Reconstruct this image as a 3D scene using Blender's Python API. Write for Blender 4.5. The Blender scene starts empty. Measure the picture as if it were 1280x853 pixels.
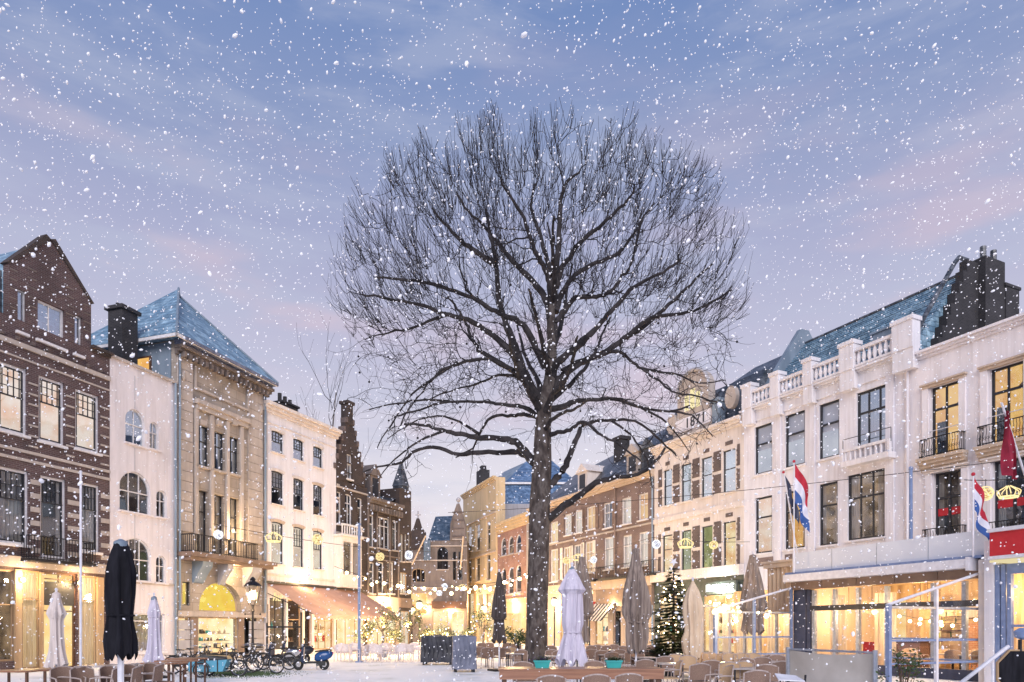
import bpy, math, random
from mathutils import Vector, Matrix
# ---------------------------------------------------------------- camera, sky, sun, exposure
S = bpy.context.scene
COL = S.collection
PI = math.pi
R = math.radians
F, CX, HY, EYE = 889.0, 640.0, 785.0, 1.7      # focal length in photo pixels, centre column, eye-level row, eye height
cam_data = bpy.data.cameras.new('camera'); cam = bpy.data.objects.new('camera', cam_data); COL.objects.link(cam)
cam.location = (0, 0, EYE); cam.rotation_euler = (PI/2, 0, 0)
cam_data.sensor_width = 36; cam_data.lens = 36*F/1280; cam_data.shift_y = (HY-426.5)/1280
cam_data.clip_start = .1; cam_data.clip_end = 3000
S.camera = cam
S.view_settings.view_transform = 'Standard'; S.view_settings.look = 'None'; S.view_settings.gamma = 1
S.view_settings.exposure = .75
K = 2**-.75
try:
    S.cycles.use_denoising = True; S.cycles.denoiser = 'OPENIMAGEDENOISE'
except Exception: pass
S.cycles.max_bounces = 6; S.cycles.diffuse_bounces = 3; S.cycles.glossy_bounces = 3; S.cycles.transmission_bounces = 4
S.cycles.transparent_max_bounces = 16; S.cycles.sample_clamp_indirect = 4; S.cycles.caustics_reflective = False; S.cycles.caustics_refractive = False

W = bpy.data.worlds.new('World'); S.world = W; W.use_nodes = True
nt = W.node_tree; nt.nodes.clear()
def N(t, **kw):
    n = nt.nodes.new(t)
    for k, v in kw.items(): setattr(n, k, v)
    return n
def ramp(node, stops, interp='LINEAR'):
    r = node.color_ramp; r.interpolation = interp
    while len(r.elements) > 1: r.elements.remove(r.elements[-1])
    r.elements[0].position = stops[0][0]; r.elements[0].color = (*stops[0][1], 1)
    for p, c in stops[1:]:
        e = r.elements.new(p); e.color = (*c, 1)
out = N('ShaderNodeOutputWorld'); bg = N('ShaderNodeBackground'); nt.links.new(bg.outputs[0], out.inputs[0])
tc = N('ShaderNodeTexCoord'); sep = N('ShaderNodeSeparateXYZ'); nt.links.new(tc.outputs['Generated'], sep.inputs[0])
cr = N('ShaderNodeValToRGB')
ramp(cr, [(0, (.86, .75, .76)), (.06, (.87, .78, .80)), (.2, (.79, .745, .81)), (.33, (.56, .545, .69)), (.46, (.405, .425, .615)), (.56, (.27, .335, .55)), (.66, (.175, .265, .515)), (.85, (.14, .20, .42)), (1, (.12, .18, .39))])
nt.links.new(sep.outputs['Z'], cr.inputs[0])
# cloud layers: two noises stretched along the horizon
mp = N('ShaderNodeMapping'); mp.inputs['Scale'].default_value = (1.6, 1.6, 7.5); mp.inputs['Rotation'].default_value = (0, R(3), 0); nt.links.new(tc.outputs['Generated'], mp.inputs[0])
nz = N('ShaderNodeTexNoise'); nz.inputs['Scale'].default_value = 3.4; nz.inputs['Detail'].default_value = 6; nz.inputs['Roughness'].default_value = .58; nz.inputs['Distortion'].default_value = .25
nt.links.new(mp.outputs[0], nz.inputs[0])
r1 = N('ShaderNodeValToRGB'); ramp(r1, [(.42, (0, 0, 0)), (.68, (1, 1, 1))], 'EASE'); nt.links.new(nz.outputs[0], r1.inputs[0])
mp2 = N('ShaderNodeMapping'); mp2.inputs['Scale'].default_value = (2.2, 2.2, 8); mp2.inputs['Location'].default_value = (3.1, 1.7, .9); nt.links.new(tc.outputs['Generated'], mp2.inputs[0])
nz2 = N('ShaderNodeTexNoise'); nz2.inputs['Scale'].default_value = 1.9; nz2.inputs['Detail'].default_value = 5; nt.links.new(mp2.outputs[0], nz2.inputs[0])
r2 = N('ShaderNodeValToRGB'); ramp(r2, [(.5, (0, 0, 0)), (.7, (1, 1, 1))], 'EASE'); nt.links.new(nz2.outputs[0], r2.inputs[0])
lowm = N('ShaderNodeValToRGB'); ramp(lowm, [(0, (.2, .2, .2)), (.2, (.5, .5, .5)), (.42, (.45, .45, .45)), (.53, (.18, .18, .18)), (.66, (.05, .05, .05))]); nt.links.new(sep.outputs['Z'], lowm.inputs[0])
m1 = N('ShaderNodeMix', data_type='RGBA'); mul1 = N('ShaderNodeMath', operation='MULTIPLY'); mul1.inputs[1].default_value = .38
nt.links.new(r1.outputs[0], mul1.inputs[0]); nt.links.new(mul1.outputs[0], m1.inputs[0]); nt.links.new(cr.outputs[0], m1.inputs[6]); m1.inputs[7].default_value = (.50, .535, .69, 1)
m2 = N('ShaderNodeMix', data_type='RGBA'); mul2 = N('ShaderNodeMath', operation='MULTIPLY')
nt.links.new(r2.outputs[0], mul2.inputs[0]); nt.links.new(lowm.outputs[0], mul2.inputs[1]); nt.links.new(mul2.outputs[0], m2.inputs[0]); nt.links.new(m1.outputs[2], m2.inputs[6]); m2.inputs[7].default_value = (.74, .56, .63, 1)
sky = N('ShaderNodeTexSky', sky_type='NISHITA'); sky.sun_disc = False; sky.sun_elevation = R(28); sky.sun_rotation = R(190)
skm = N('ShaderNodeMix', data_type='RGBA'); skm.blend_type = 'ADD'; skm.inputs[0].default_value = .006
nt.links.new(m2.outputs[2], skm.inputs[6]); nt.links.new(sky.outputs[0], skm.inputs[7])
nt.links.new(skm.outputs[2], bg.inputs[0]); bg.inputs[1].default_value = K

sun_d = bpy.data.lights.new('sun', 'SUN'); sun = bpy.data.objects.new('sun', sun_d); COL.objects.link(sun)
sun_d.energy = 1.5; sun_d.angle = R(40); sun_d.color = (1.0, .955, .97)
sun.rotation_euler = Vector((-.05, 1, -.52)).to_track_quat('-Z', 'Y').to_euler()

# ---------------------------------------------------------------- helpers
rnd = random.Random(11)
def srgb(r, g, b):
    f = lambda c: (c/255/12.92) if c/255 <= .04045 else ((c/255+.055)/1.055)**2.4
    return (f(r), f(g), f(b))
class MB:
    def __init__(s): s.v = []; s.f = []
    def add(s, vs, fs):
        b = len(s.v); s.v += [tuple(v) for v in vs]; s.f += [tuple(b+i for i in f) for f in fs]; return s
    def box(s, x0, x1, y0, y1, z0, z1):
        return s.add([(x0,y0,z0),(x1,y0,z0),(x1,y1,z0),(x0,y1,z0),(x0,y0,z1),(x1,y0,z1),(x1,y1,z1),(x0,y1,z1)],
                     [(0,3,2,1),(4,5,6,7),(0,1,5,4),(1,2,6,5),(2,3,7,6),(3,0,4,7)])
    def quad(s, a, b, c, d): return s.add([a,b,c,d], [(0,1,2,3)])
    def prism(s, pts, y0, y1):            # outline in x,z pushed from y0 to y1
        n = len(pts); vs = [(x,y0,z) for x,z in pts]+[(x,y1,z) for x,z in pts]
        fs = [tuple(range(n)), tuple(range(2*n-1, n-1, -1))]+[(i,(i+1)%n+0 if 0 else (i+1)%n,(i+1)%n+n,i+n)[::-1] for i in range(n)]
        return s.add(vs, fs)
    def tube(s, pts, rad, n=6, cap=True):
        pts = [Vector(p) for p in pts]; m = len(pts)
        rr = rad if isinstance(rad, (list, tuple)) else [rad]*m
        ref = Vector((.31, .17, 1)).normalized(); vs = []; 
        for i, p in enumerate(pts):
            t = (pts[min(i+1, m-1)]-pts[max(i-1, 0)])
            t = t.normalized() if t.length > 1e-9 else Vector((0,0,1))
            a = t.cross(ref if abs(t.dot(ref)) < .95 else Vector((1,0,0))).normalized(); b = t.cross(a)
            for k in range(n):
                th = 2*PI*k/n; vs.append(p+rr[i]*(math.cos(th)*a+math.sin(th)*b))
        fs = [(i*n+k, i*n+(k+1)%n, (i+1)*n+(k+1)%n, (i+1)*n+k) for i in range(m-1) for k in range(n)]
        if cap: fs += [tuple(range(n-1,-1,-1)), tuple((m-1)*n+k for k in range(n))]
        return s.add(vs, fs)
    def lathe(s, prof, n=16, c=(0,0), close=True):  # prof [(r,z)...]
        vs = [(c[0]+r*math.cos(2*PI*k/n), c[1]+r*math.sin(2*PI*k/n), z) for r, z in prof for k in range(n)]
        m = len(prof); fs = [(i*n+k, i*n+(k+1)%n, (i+1)*n+(k+1)%n, (i+1)*n+k) for i in range(m-1) for k in range(n)]
        if close: fs += [tuple(range(n-1,-1,-1)), tuple((m-1)*n+k for k in range(n))]
        return s.add(vs, fs)
    def ball(s, c, r, n=10, m=6, sz=1):
        prof = [(max(r*math.sin(PI*i/m), r*.02), c[2]-r*sz*math.cos(PI*i/m)) for i in range(m+1)]
        return s.lathe(prof, n, (c[0], c[1]))
    def torus(s, c, Rr, r, axis='y', n=24, m=6):
        vs = []
        for i in range(n):
            a = 2*PI*i/n
            for j in range(m):
                b = 2*PI*j/m; q = Rr+r*math.cos(b)
                p = (q*math.cos(a), r*math.sin(b), q*math.sin(a)) if axis == 'y' else (q*math.cos(a), q*math.sin(a), r*math.sin(b))
                vs.append((c[0]+p[0], c[1]+p[1], c[2]+p[2]))
        fs = [(i*m+j, i*m+(j+1)%m, ((i+1)%n)*m+(j+1)%m, ((i+1)%n)*m+j) for i in range(n) for j in range(m)]
        return s.add(vs, fs)
    def ribbon(s, x0, x1, z0, z1, y, amp, waves, n=24):      # hanging cloth with folds
        vs = []
        for i in range(n+1):
            t = i/n; yy = y+amp*math.sin(2*PI*waves*t)
            vs += [(x0+(x1-x0)*t, yy, z0), (x0+(x1-x0)*t, yy, z1)]
        return s.add(vs, [(2*i, 2*i+2, 2*i+3, 2*i+1) for i in range(n)])
def obj(name, mb, mat=None, parent=None, smooth=False, label=None, kind=None):
    me = bpy.data.meshes.new(name); me.from_pydata(mb.v, [], mb.f)
    if smooth:
        me.polygons.foreach_set('use_smooth', [True]*len(me.polygons))
        try: me.set_sharp_from_angle(angle=R(40))
        except Exception: pass
    me.update()
    if mat: me.materials.append(mat)
    o = bpy.data.objects.new(name, me); COL.objects.link(o)
    if parent: o.parent = parent
    if label: o['label'] = label
    if kind: o['kind'] = kind
    return o
def thing(name, label, cat, loc=(0,0,0), rz=0, group=None):
    o = bpy.data.objects.new(name, None); COL.objects.link(o); o.empty_display_size = .2
    o.location = loc; o.rotation_euler = (0,0,rz); o['label'] = label; o['category'] = cat
    if group: o['group'] = group
    return o
def tag(o, label, cat, group=None):
    o['label'] = label; o['category'] = cat
    if group: o['group'] = group
    return o
def kids(o): return [c for c in list(COL.objects) if c.parent == o]
def dup(root, loc, rz, label, scale=None):
    r = root.copy(); COL.objects.link(r); r.location = loc; r.rotation_euler = (0,0,rz); r['label'] = label
    if scale: r.scale = scale
    for ch in root.children:
        c = ch.copy(); COL.objects.link(c); c.parent = r
        for g in ch.children:
            d = g.copy(); COL.objects.link(d); d.parent = c
    return r
def lamp(loc, watts, parent=None, color=(1, .66, .32), radius=.08):
    watts *= 1.4
    l = bpy.data.lights.new('lamp_light', 'POINT'); l.energy = watts; l.color = color; l.shadow_soft_size = radius
    o = bpy.data.objects.new('lamp_light', l); COL.objects.link(o); o.location = loc
    if parent: o.parent = parent
    return o
def P(px, py, d): return Vector(((px-CX)*d/F, d, EYE+(HY-py)*d/F))
def G(px, d): return Vector(((px-CX)*d/F, d, 0))
def Z(py, d): return EYE+(HY-py)*d/F

def lettering(body, size, parent, loc, mat, space=1.0, shear=0):
    c = bpy.data.curves.new('lettering', 'FONT'); c.body = body; c.size = size; c.extrude = .02; c.space_character = space; c.shear = shear
    o = bpy.data.objects.new('tmp', c); me = bpy.data.meshes.new_from_object(o); bpy.data.objects.remove(o)
    o = bpy.data.objects.new('lettering', me); COL.objects.link(o); o.parent = parent; o.location = loc; o.rotation_euler = (PI/2,0,0); me.materials.clear(); me.materials.append(mat); return o
# ---------------------------------------------------------------- materials
MATS = {}
def base_mat(name):
    m = bpy.data.materials.new(name); m.use_nodes = True
    b = m.node_tree.nodes['Principled BSDF']; MATS[name] = m
    return m, m.node_tree, b
def coords(t, sx=1, sy=1, sz=1, xz=False):
    tc = t.nodes.new('ShaderNodeTexCoord')
    if xz:
        sp = t.nodes.new('ShaderNodeSeparateXYZ'); t.links.new(tc.outputs['Object'], sp.inputs[0])
        ad = t.nodes.new('ShaderNodeMath'); t.links.new(sp.outputs[0], ad.inputs[0]); t.links.new(sp.outputs[1], ad.inputs[1])
        cb = t.nodes.new('ShaderNodeCombineXYZ'); t.links.new(ad.outputs[0], cb.inputs[0]); t.links.new(sp.outputs[2], cb.inputs[1])
        return cb.outputs[0]
    mp = t.nodes.new('ShaderNodeMapping'); mp.inputs['Scale'].default_value = (sx, sy, sz); t.links.new(tc.outputs['Object'], mp.inputs[0])
    return mp.outputs[0]
def bump(t, b, sock, strength=.3, dist=.02):
    bp = t.nodes.new('ShaderNodeBump'); bp.inputs['Strength'].default_value = strength; bp.inputs['Distance'].default_value = dist
    t.links.new(sock, bp.inputs['Height']); t.links.new(bp.outputs[0], b.inputs['Normal']); return bp
def noise_mat(name, c1, c2, scale=3, rough=.8, detail=6, st=(1,1,1), bs=.25, bd=.02, metal=0, lo=.35, hi=.65, spec=.4):
    m, t, b = base_mat(name); v = coords(t, *st)
    n = t.nodes.new('ShaderNodeTexNoise'); n.inputs['Scale'].default_value = scale; n.inputs['Detail'].default_value = detail; t.links.new(v, n.inputs[0])
    r = t.nodes.new('ShaderNodeValToRGB'); ramp(r, [(lo, c1), (hi, c2)]); t.links.new(n.outputs[0], r.inputs[0]); t.links.new(r.outputs[0], b.inputs['Base Color'])
    b.inputs['Roughness'].default_value = rough; b.inputs['Metallic'].default_value = metal; b.inputs['Specular IOR Level'].default_value = spec
    if bs: bump(t, b, n.outputs[0], bs, bd)
    return m
def plaster(name, c, dirt=.75, scale=1.2):
    m, t, b = base_mat(name); v = coords(t, 1, 1, .35)
    n = t.nodes.new('ShaderNodeTexNoise'); n.inputs['Scale'].default_value = scale; n.inputs['Detail'].default_value = 8; n.inputs['Roughness'].default_value = .65; t.links.new(v, n.inputs[0])
    r = t.nodes.new('ShaderNodeValToRGB'); ramp(r, [(.3, tuple(x*dirt for x in c)), (.55, c), (.75, tuple(min(1, x*1.06) for x in c))]); t.links.new(n.outputs[0], r.inputs[0])
    n2 = t.nodes.new('ShaderNodeTexNoise'); n2.inputs['Scale'].default_value = 25; n2.inputs['Detail'].default_value = 4; t.links.new(coords(t), n2.inputs[0])
    n3 = t.nodes.new('ShaderNodeTexNoise'); n3.inputs['Scale'].default_value = 2.2; n3.inputs['Detail'].default_value = 5; t.links.new(coords(t, 2.6, 2.6, .12), n3.inputs[0])
    r3_ = t.nodes.new('ShaderNodeValToRGB'); ramp(r3_, [(.34, (.80,.78,.76)), (.52, (1,1,1))]); t.links.new(n3.outputs[0], r3_.inputs[0])
    mx = t.nodes.new('ShaderNodeMix'); mx.data_type = 'RGBA'; mx.blend_type = 'MULTIPLY'; mx.inputs[0].default_value = .5; t.links.new(r.outputs[0], mx.inputs[6]); t.links.new(r3_.outputs[0], mx.inputs[7])
    t.links.new(mx.outputs[2], b.inputs['Base Color']); b.inputs['Roughness'].default_value = .85; b.inputs['Specular IOR Level'].default_value = .25
    bump(t, b, n2.outputs[0], .25, .01); return m
def brick(name, c1, c2, mortar, bw=.22, bh=.075, mortar_size=.012, bd=.01, rough=.85, dirt=True):
    m, t, b = base_mat(name); v = coords(t, xz=True)
    br = t.nodes.new('ShaderNodeTexBrick'); br.inputs['Scale'].default_value = 1; br.inputs['Brick Width'].default_value = bw; br.inputs['Row Height'].default_value = bh
    br.inputs['Mortar Size'].default_value = mortar_size; br.inputs['Color1'].default_value = (*c1, 1); br.inputs['Color2'].default_value = (*c2, 1); br.inputs['Mortar'].default_value = (*mortar, 1)
    t.links.new(v, br.inputs[0])
    n = t.nodes.new('ShaderNodeTexNoise'); n.inputs['Scale'].default_value = .9; n.inputs['Detail'].default_value = 7; t.links.new(v, n.inputs[0])
    mx = t.nodes.new('ShaderNodeMix'); mx.data_type = 'RGBA'; mx.blend_type = 'MULTIPLY'; mx.inputs[0].default_value = .7
    r = t.nodes.new('ShaderNodeValToRGB'); ramp(r, [(.3, (.55, .55, .55)), (.6, (1.1, 1.1, 1.1))]); t.links.new(n.outputs[0], r.inputs[0])
    t.links.new(br.outputs[0], mx.inputs[6]); t.links.new(r.outputs[0], mx.inputs[7]); t.links.new(mx.outputs[2], b.inputs['Base Color'])
    inv = t.nodes.new('ShaderNodeMath'); inv.operation = 'SUBTRACT'; inv.inputs[0].default_value = 1; t.links.new(br.outputs['Fac'], inv.inputs[1])
    b.inputs['Roughness'].default_value = rough; bump(t, b, inv.outputs[0], .5, bd); return m
def emit(name, c, s, c2=None, scale=1.5, st=(1,1,1), lo=.35, hi=.65, nee=False, stripes=0):
    m = bpy.data.materials.new(name); m.use_nodes = True; t = m.node_tree; t.nodes.clear(); MATS[name] = m
    o = t.nodes.new('ShaderNodeOutputMaterial'); e = t.nodes.new('ShaderNodeEmission'); t.links.new(e.outputs[0], o.inputs[0])
    e.inputs[1].default_value = s*K; e.inputs[0].default_value = (*c, 1)
    if c2:
        v = coords(t, *st); n = t.nodes.new('ShaderNodeTexNoise'); n.inputs['Scale'].default_value = scale; n.inputs['Detail'].default_value = 4; t.links.new(v, n.inputs[0])
        r = t.nodes.new('ShaderNodeValToRGB'); ramp(r, [(lo, c2), (hi, c)]); t.links.new(n.outputs[0], r.inputs[0]); t.links.new(r.outputs[0], e.inputs[0])
    m.cycles.emission_sampling = 'AUTO' if nee else 'NONE'
    return m
def glass(name, refl, tint=(.95, .97, 1), rough=.03):
    m = bpy.data.materials.new(name); m.use_nodes = True; t = m.node_tree; t.nodes.clear(); MATS[name] = m
    o = t.nodes.new('ShaderNodeOutputMaterial'); mx = t.nodes.new('ShaderNodeMixShader'); tr = t.nodes.new('ShaderNodeBsdfTransparent'); gl = t.nodes.new('ShaderNodeBsdfGlossy')
    tr.inputs[0].default_value = (*tint, 1); gl.inputs['Roughness'].default_value = rough; gl.inputs[0].default_value = (.9, .95, 1, 1)
    lw = t.nodes.new('ShaderNodeLayerWeight'); lw.inputs[0].default_value = .5; fr = t.nodes.new('ShaderNodeMath'); fr.operation = 'POWER'; fr.inputs[1].default_value = 4; t.links.new(lw.outputs['Facing'], fr.inputs[0])
    ad = t.nodes.new('ShaderNodeMath'); ad.operation = 'ADD'; ad.use_clamp = True; ad.inputs[1].default_value = refl; t.links.new(fr.outputs[0], ad.inputs[0])
    t.links.new(ad.outputs[0], mx.inputs[0]); t.links.new(tr.outputs[0], mx.inputs[1]); t.links.new(gl.outputs[0], mx.inputs[2]); t.links.new(mx.outputs[0], o.inputs[0])
    n = t.nodes.new('ShaderNodeTexNoise'); n.inputs['Scale'].default_value = .8; t.links.new(coords(t), n.inputs[0])
    bp = t.nodes.new('ShaderNodeBump'); bp.inputs['Strength'].default_value = .12; bp.inputs['Distance'].default_value = .05; t.links.new(n.outputs[0], bp.inputs['Height']); t.links.new(bp.outputs[0], gl.inputs['Normal'])
    return m
def slate(name, c1, c2, row=.28):
    m = brick(name, c1, c2, tuple(x*.45 for x in c1), bw=.34, bh=row, mortar_size=.018, bd=.03, rough=.34)
    t = m.node_tree; b = t.nodes['Principled BSDF']; src = b.inputs['Base Color'].links[0].from_socket
    n = t.nodes.new('ShaderNodeTexNoise'); n.inputs['Scale'].default_value = 1.6; n.inputs['Detail'].default_value = 9; n.inputs['Roughness'].default_value = .72; t.links.new(coords(t, 1, 1, 1.6), n.inputs[0])
    r = t.nodes.new('ShaderNodeValToRGB'); ramp(r, [(.48, (0,0,0)), (.66, (1,1,1))]); t.links.new(n.outputs[0], r.inputs[0]); k = t.nodes.new('ShaderNodeMath'); k.operation = 'MULTIPLY'; k.inputs[1].default_value = .55; t.links.new(r.outputs[0], k.inputs[0])
    mx = t.nodes.new('ShaderNodeMix'); mx.data_type = 'RGBA'; t.links.new(k.outputs[0], mx.inputs[0]); t.links.new(src, mx.inputs[6]); mx.inputs[7].default_value = (*[min(1, .18+1.9*x) for x in c2], 1); t.links.new(mx.outputs[2], b.inputs['Base Color']); return m
M = dict(
 brick_plum=brick('plum_brick', (.065,.034,.036), (.105,.056,.056), (.14,.115,.115)),
 brick_dark=brick('dark_brick', (.032,.021,.02), (.056,.036,.032), (.07,.058,.054)),
 brick_red=brick('red_brick', (.30,.12,.085), (.38,.17,.12), (.42,.32,.27)),
 brick_rose=brick('rose_brick', (.15,.095,.085), (.195,.125,.11), (.25,.21,.2)),
 brick_brown=brick('brown_brick', (.085,.062,.058), (.125,.09,.085), (.17,.14,.135)),
 brick_black=brick('black_brick', (.022,.02,.024), (.04,.036,.04), (.05,.05,.055)),
 slate_navy=slate('navy_slate', (.035,.065,.11), (.06,.10,.16)), grim_stone=plaster('soot_darkened_stone', (.20,.165,.15), .55), stone=plaster('pale_stone', (.47,.41,.37)), ashlar=brick('ashlar', (.34,.29,.25), (.39,.335,.285), (.24,.20,.17), bw=1.1, bh=.5, mortar_size=.012, bd=.01),  # grim stone: dark brown tone with random variation
 cream=plaster('cream_plaster', (.72,.67,.685), .84), cool_cream=plaster('cool_cream_plaster', (.80,.755,.775), .88), white=plaster('white_plaster', (.76,.735,.765), .86), warmwhite=plaster('warm_white_plaster', (.72,.65,.61), .84),
 yellow=plaster('yellow_plaster', (.62,.47,.29), .8), sand=plaster('sand_plaster', (.56,.45,.36), .8), grey_plaster=plaster('grey_plaster', (.42,.41,.44)),
 lilac_white=plaster('lilac_white_plaster', (.77,.75,.80), .86),
 slate=slate('blue_slate', (.12,.225,.33), (.22,.35,.46)), slate_dark=slate('dark_slate', (.035,.045,.06), (.06,.07,.09)), slate_royal=slate('royal_blue_slate', (.06,.12,.23), (.11,.19,.32), .5),
 zinc=noise_mat('zinc', (.16,.21,.27), (.24,.30,.37), 1.5, .55, st=(1,1,.3), bs=.05),
 dark_frame=noise_mat('dark_painted_wood', (.02,.022,.03), (.035,.037,.045), 8, .45, bs=.05), white_frame=noise_mat('white_painted_wood', (.62,.6,.62), (.75,.73,.74), 6, .5, bs=.05),
 iron=noise_mat('wrought_iron', (.012,.012,.016), (.03,.03,.036), 14, .5, bs=.1, metal=.4), steel=noise_mat('brushed_steel', (.30,.33,.4), (.42,.46,.54), 10, .4, bs=.03, metal=.6),
 blue_steel=noise_mat('blue_painted_steel', (.16,.22,.38), (.21,.28,.46), 5, .4, bs=.03), navy=noise_mat('navy_panel', (.03,.04,.08), (.05,.06,.11), 4, .45, bs=.03),
 white_metal=noise_mat('white_painted_metal', (.6,.6,.66), (.72,.72,.78), 5, .45, bs=.03), grey_panel=noise_mat('grey_fascia', (.64,.67,.74), (.71,.74,.80), 1.2, .5, bs=.02),
 brown_fascia=noise_mat('brown_fascia', (.16,.11,.09), (.23,.16,.125), 2, .6, bs=.05), green_black=noise_mat('green_black_paint', (.05,.065,.06), (.08,.10,.09), 3, .5, bs=.04),
 wood=noise_mat('warm_wood', (.34,.22,.125), (.48,.34,.20), 3, .5, st=(1,1,.15), bs=.1), wood_dark=noise_mat('dark_wood', (.08,.04,.025), (.14,.07,.045), 4, .5, st=(.3,3,3), bs=.15),
 table_wood=noise_mat('table_wood', (.22,.10,.06), (.34,.17,.10), 5, .35, st=(.25,4,4), bs=.15, spec=.5), table_grey=noise_mat('table_top', (.32,.28,.27), (.44,.4,.39), 6, .35, bs=.05),
 rattan=noise_mat('rattan', (.16,.10,.075), (.30,.20,.15), 60, .65, st=(1,1,3), bs=.5, bd=.01), rattan_light=noise_mat('pale_rattan', (.42,.28,.16), (.56,.39,.24), 60, .65, st=(1,1,3), bs=.5, bd=.01),
 cane=noise_mat('cane_frame', (.34,.27,.24), (.48,.4,.37), 20, .5, bs=.1), white_chair=noise_mat('white_chair_paint', (.62,.54,.53), (.74,.66,.65), 10, .5, bs=.05),
 cloth_cream=noise_mat('cream_canvas', (.56,.49,.46), (.68,.60,.57), 2.5, .9, st=(9,9,.5), bs=.55), cloth_lilac=noise_mat('lilac_canvas', (.48,.45,.55), (.62,.58,.68), 2.5, .9, st=(9,9,.5), bs=.55),
 cloth_black=noise_mat('black_canvas', (.005,.005,.008), (.014,.014,.02), 3, .85, st=(3,3,.6), bs=.3, spec=.2), cloth_taupe=noise_mat('taupe_canvas', (.15,.115,.10), (.31,.25,.215), 2.5, .9, st=(9,9,.5), bs=.55),
 cloth_brown=noise_mat('brown_canvas', (.13,.10,.085), (.22,.17,.145), 2.5, .9, st=(9,9,.5), bs=.55), cloth_beige=noise_mat('beige_canvas', (.58,.44,.31), (.70,.55,.4), 2.5, .9, st=(9,9,.5), bs=.55),
 cloth_charcoal=noise_mat('charcoal_canvas', (.05,.04,.04), (.10,.08,.075), 2.5, .9, st=(9,9,.5), bs=.55),
 awning=noise_mat('brown_awning', (.38,.235,.19), (.46,.29,.235), 1.5, .9, bs=.1), stripe_white=noise_mat('white_stripe', (.7,.62,.55), (.75,.68,.6), 3, .9, bs=0), stripe_red=noise_mat('red_stripe', (.35,.05,.04), (.42,.07,.05), 3, .9, bs=0),
 tarp=noise_mat('dark_tarpaulin', (.007,.008,.015), (.022,.025,.042), 2, .45, bs=.6, bd=.06, spec=.5), tarp_grey=noise_mat('grey_tarpaulin', (.10,.115,.17), (.19,.205,.28), 2, .5, bs=.5, bd=.05),
 curtain=noise_mat('pale_curtain', (.5,.45,.42), (.66,.6,.56), 2, .95, st=(6,1,.3), bs=.1), blind=noise_mat('pale_blind', (.50,.50,.54), (.60,.60,.64), 1, .9, bs=.05),
 dark_room=noise_mat('dark_room', (.02,.018,.02), (.06,.05,.05), 2, .9, bs=0), dim_room=noise_mat('dim_room', (.08,.07,.07), (.2,.17,.16), 1.5, .9, bs=0),
 red_paint=noise_mat('red_paint', (.50,.018,.03), (.58,.03,.045), 2, .45, bs=.02), flag_red=noise_mat('flag_red', (.42,.02,.04), (.5,.035,.06), 3, .85, bs=.1), flag_white=noise_mat('flag_white', (.65,.65,.75), (.75,.75,.82), 3, .85, bs=.1),
 flag_blue=noise_mat('flag_blue', (.03,.08,.28), (.05,.12,.36), 3, .85, bs=.1), flag_maroon=noise_mat('flag_maroon', (.20,.01,.03), (.28,.018,.045), 3, .85, bs=.1),
 teal=noise_mat('teal_glaze', (.03,.32,.33), (.05,.42,.42), 3, .35, bs=.05), leaf=noise_mat('green_leaf', (.03,.055,.02), (.07,.11,.035), 8, .6, bs=0), needle=noise_mat('fir_needle', (.022,.04,.018), (.05,.075,.03), 8, .6, bs=0),
 olive=noise_mat('olive_leaf', (.07,.085,.05), (.13,.14,.08), 8, .6, bs=0), heather=noise_mat('heather_flower', (.10,.06,.18), (.2,.12,.3), 8, .7, bs=0),
 box_blue=noise_mat('sky_blue_box', (.08,.30,.44), (.11,.36,.50), 3, .4, bs=.05), scooter_blue=noise_mat('scooter_blue', (.01,.055,.19), (.015,.08,.25), 3, .2, bs=0, spec=.6), rubber=noise_mat('rubber', (.012,.012,.012), (.03,.028,.028), 12, .7, bs=.1),
 black_plastic=noise_mat('black_plastic', (.012,.012,.014), (.028,.028,.03), 8, .4, bs=.05), chrome=noise_mat('chrome', (.5,.5,.52), (.65,.65,.67), 8, .2, bs=0, metal=.9), saddle=noise_mat('brown_saddle', (.10,.05,.03), (.16,.09,.06), 8, .5, bs=.05),
 snow=noise_mat('snowflake', (.86,.86,.9), (.95,.95,.97), 5, .9, bs=0), canvas_screen=noise_mat('windscreen_canvas', (.46,.42,.37), (.58,.54,.49), 1.4, .9, bs=.4, bd=.05), bulb_glass=None)
M['win'] = glass('window_glass', .10); M['blue'] = glass('reflecting_window_glass', .42, (.8,.9,1)); M['clear'] = glass('clear_glass', .02, (.97,.98,1))
M['lit_peach'] = emit('lit_peach_room', (1, .82, .66), 1.0, (.92, .52, .30), 1.0, lo=.3, hi=.58); M['lit_orange'] = emit('lit_orange_room', (1, .60, .18), .95, (.80, .36, .10), 1.1, lo=.3, hi=.6)
M['lit_yellow'] = emit('lit_yellow_room', (1, .80, .38), 1.15, (1, .58, .18), 1.3, nee=True); M['lit_cream'] = emit('lit_cream_room', (1, .86, .66), .95, (.85,.66,.48), 1.5)
M['lit_blind'] = emit('pale_blind_behind_window', (.60, .60, .63), .9, (.46,.47,.52), .9); M['lit_gold'] = emit('lit_gold_room', (1, .74, .12), 1.0, (.95,.6,.08), 1.5); M['lit_green'] = emit('lit_green_room', (.62, .64, .25), .7, (.35,.35,.15), 1.2)  # the pale blinds are no lamp; their brightness is put in as emission
M['lit_shop'] = emit('lit_shop_room', (1, .80, .46), 1.15, (.85, .48, .2), 1.3, lo=.35, hi=.6, nee=True); M['lit_dim'] = emit('dim_warm_room', (.55, .36, .2), .6, (.12,.08,.05), 1.6)
M['lit_spark'] = emit('bright_shop_room', (1, .84, .52), 1.3, (1, .62, .26), 1.1, lo=.35, hi=.6, nee=True)
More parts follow.
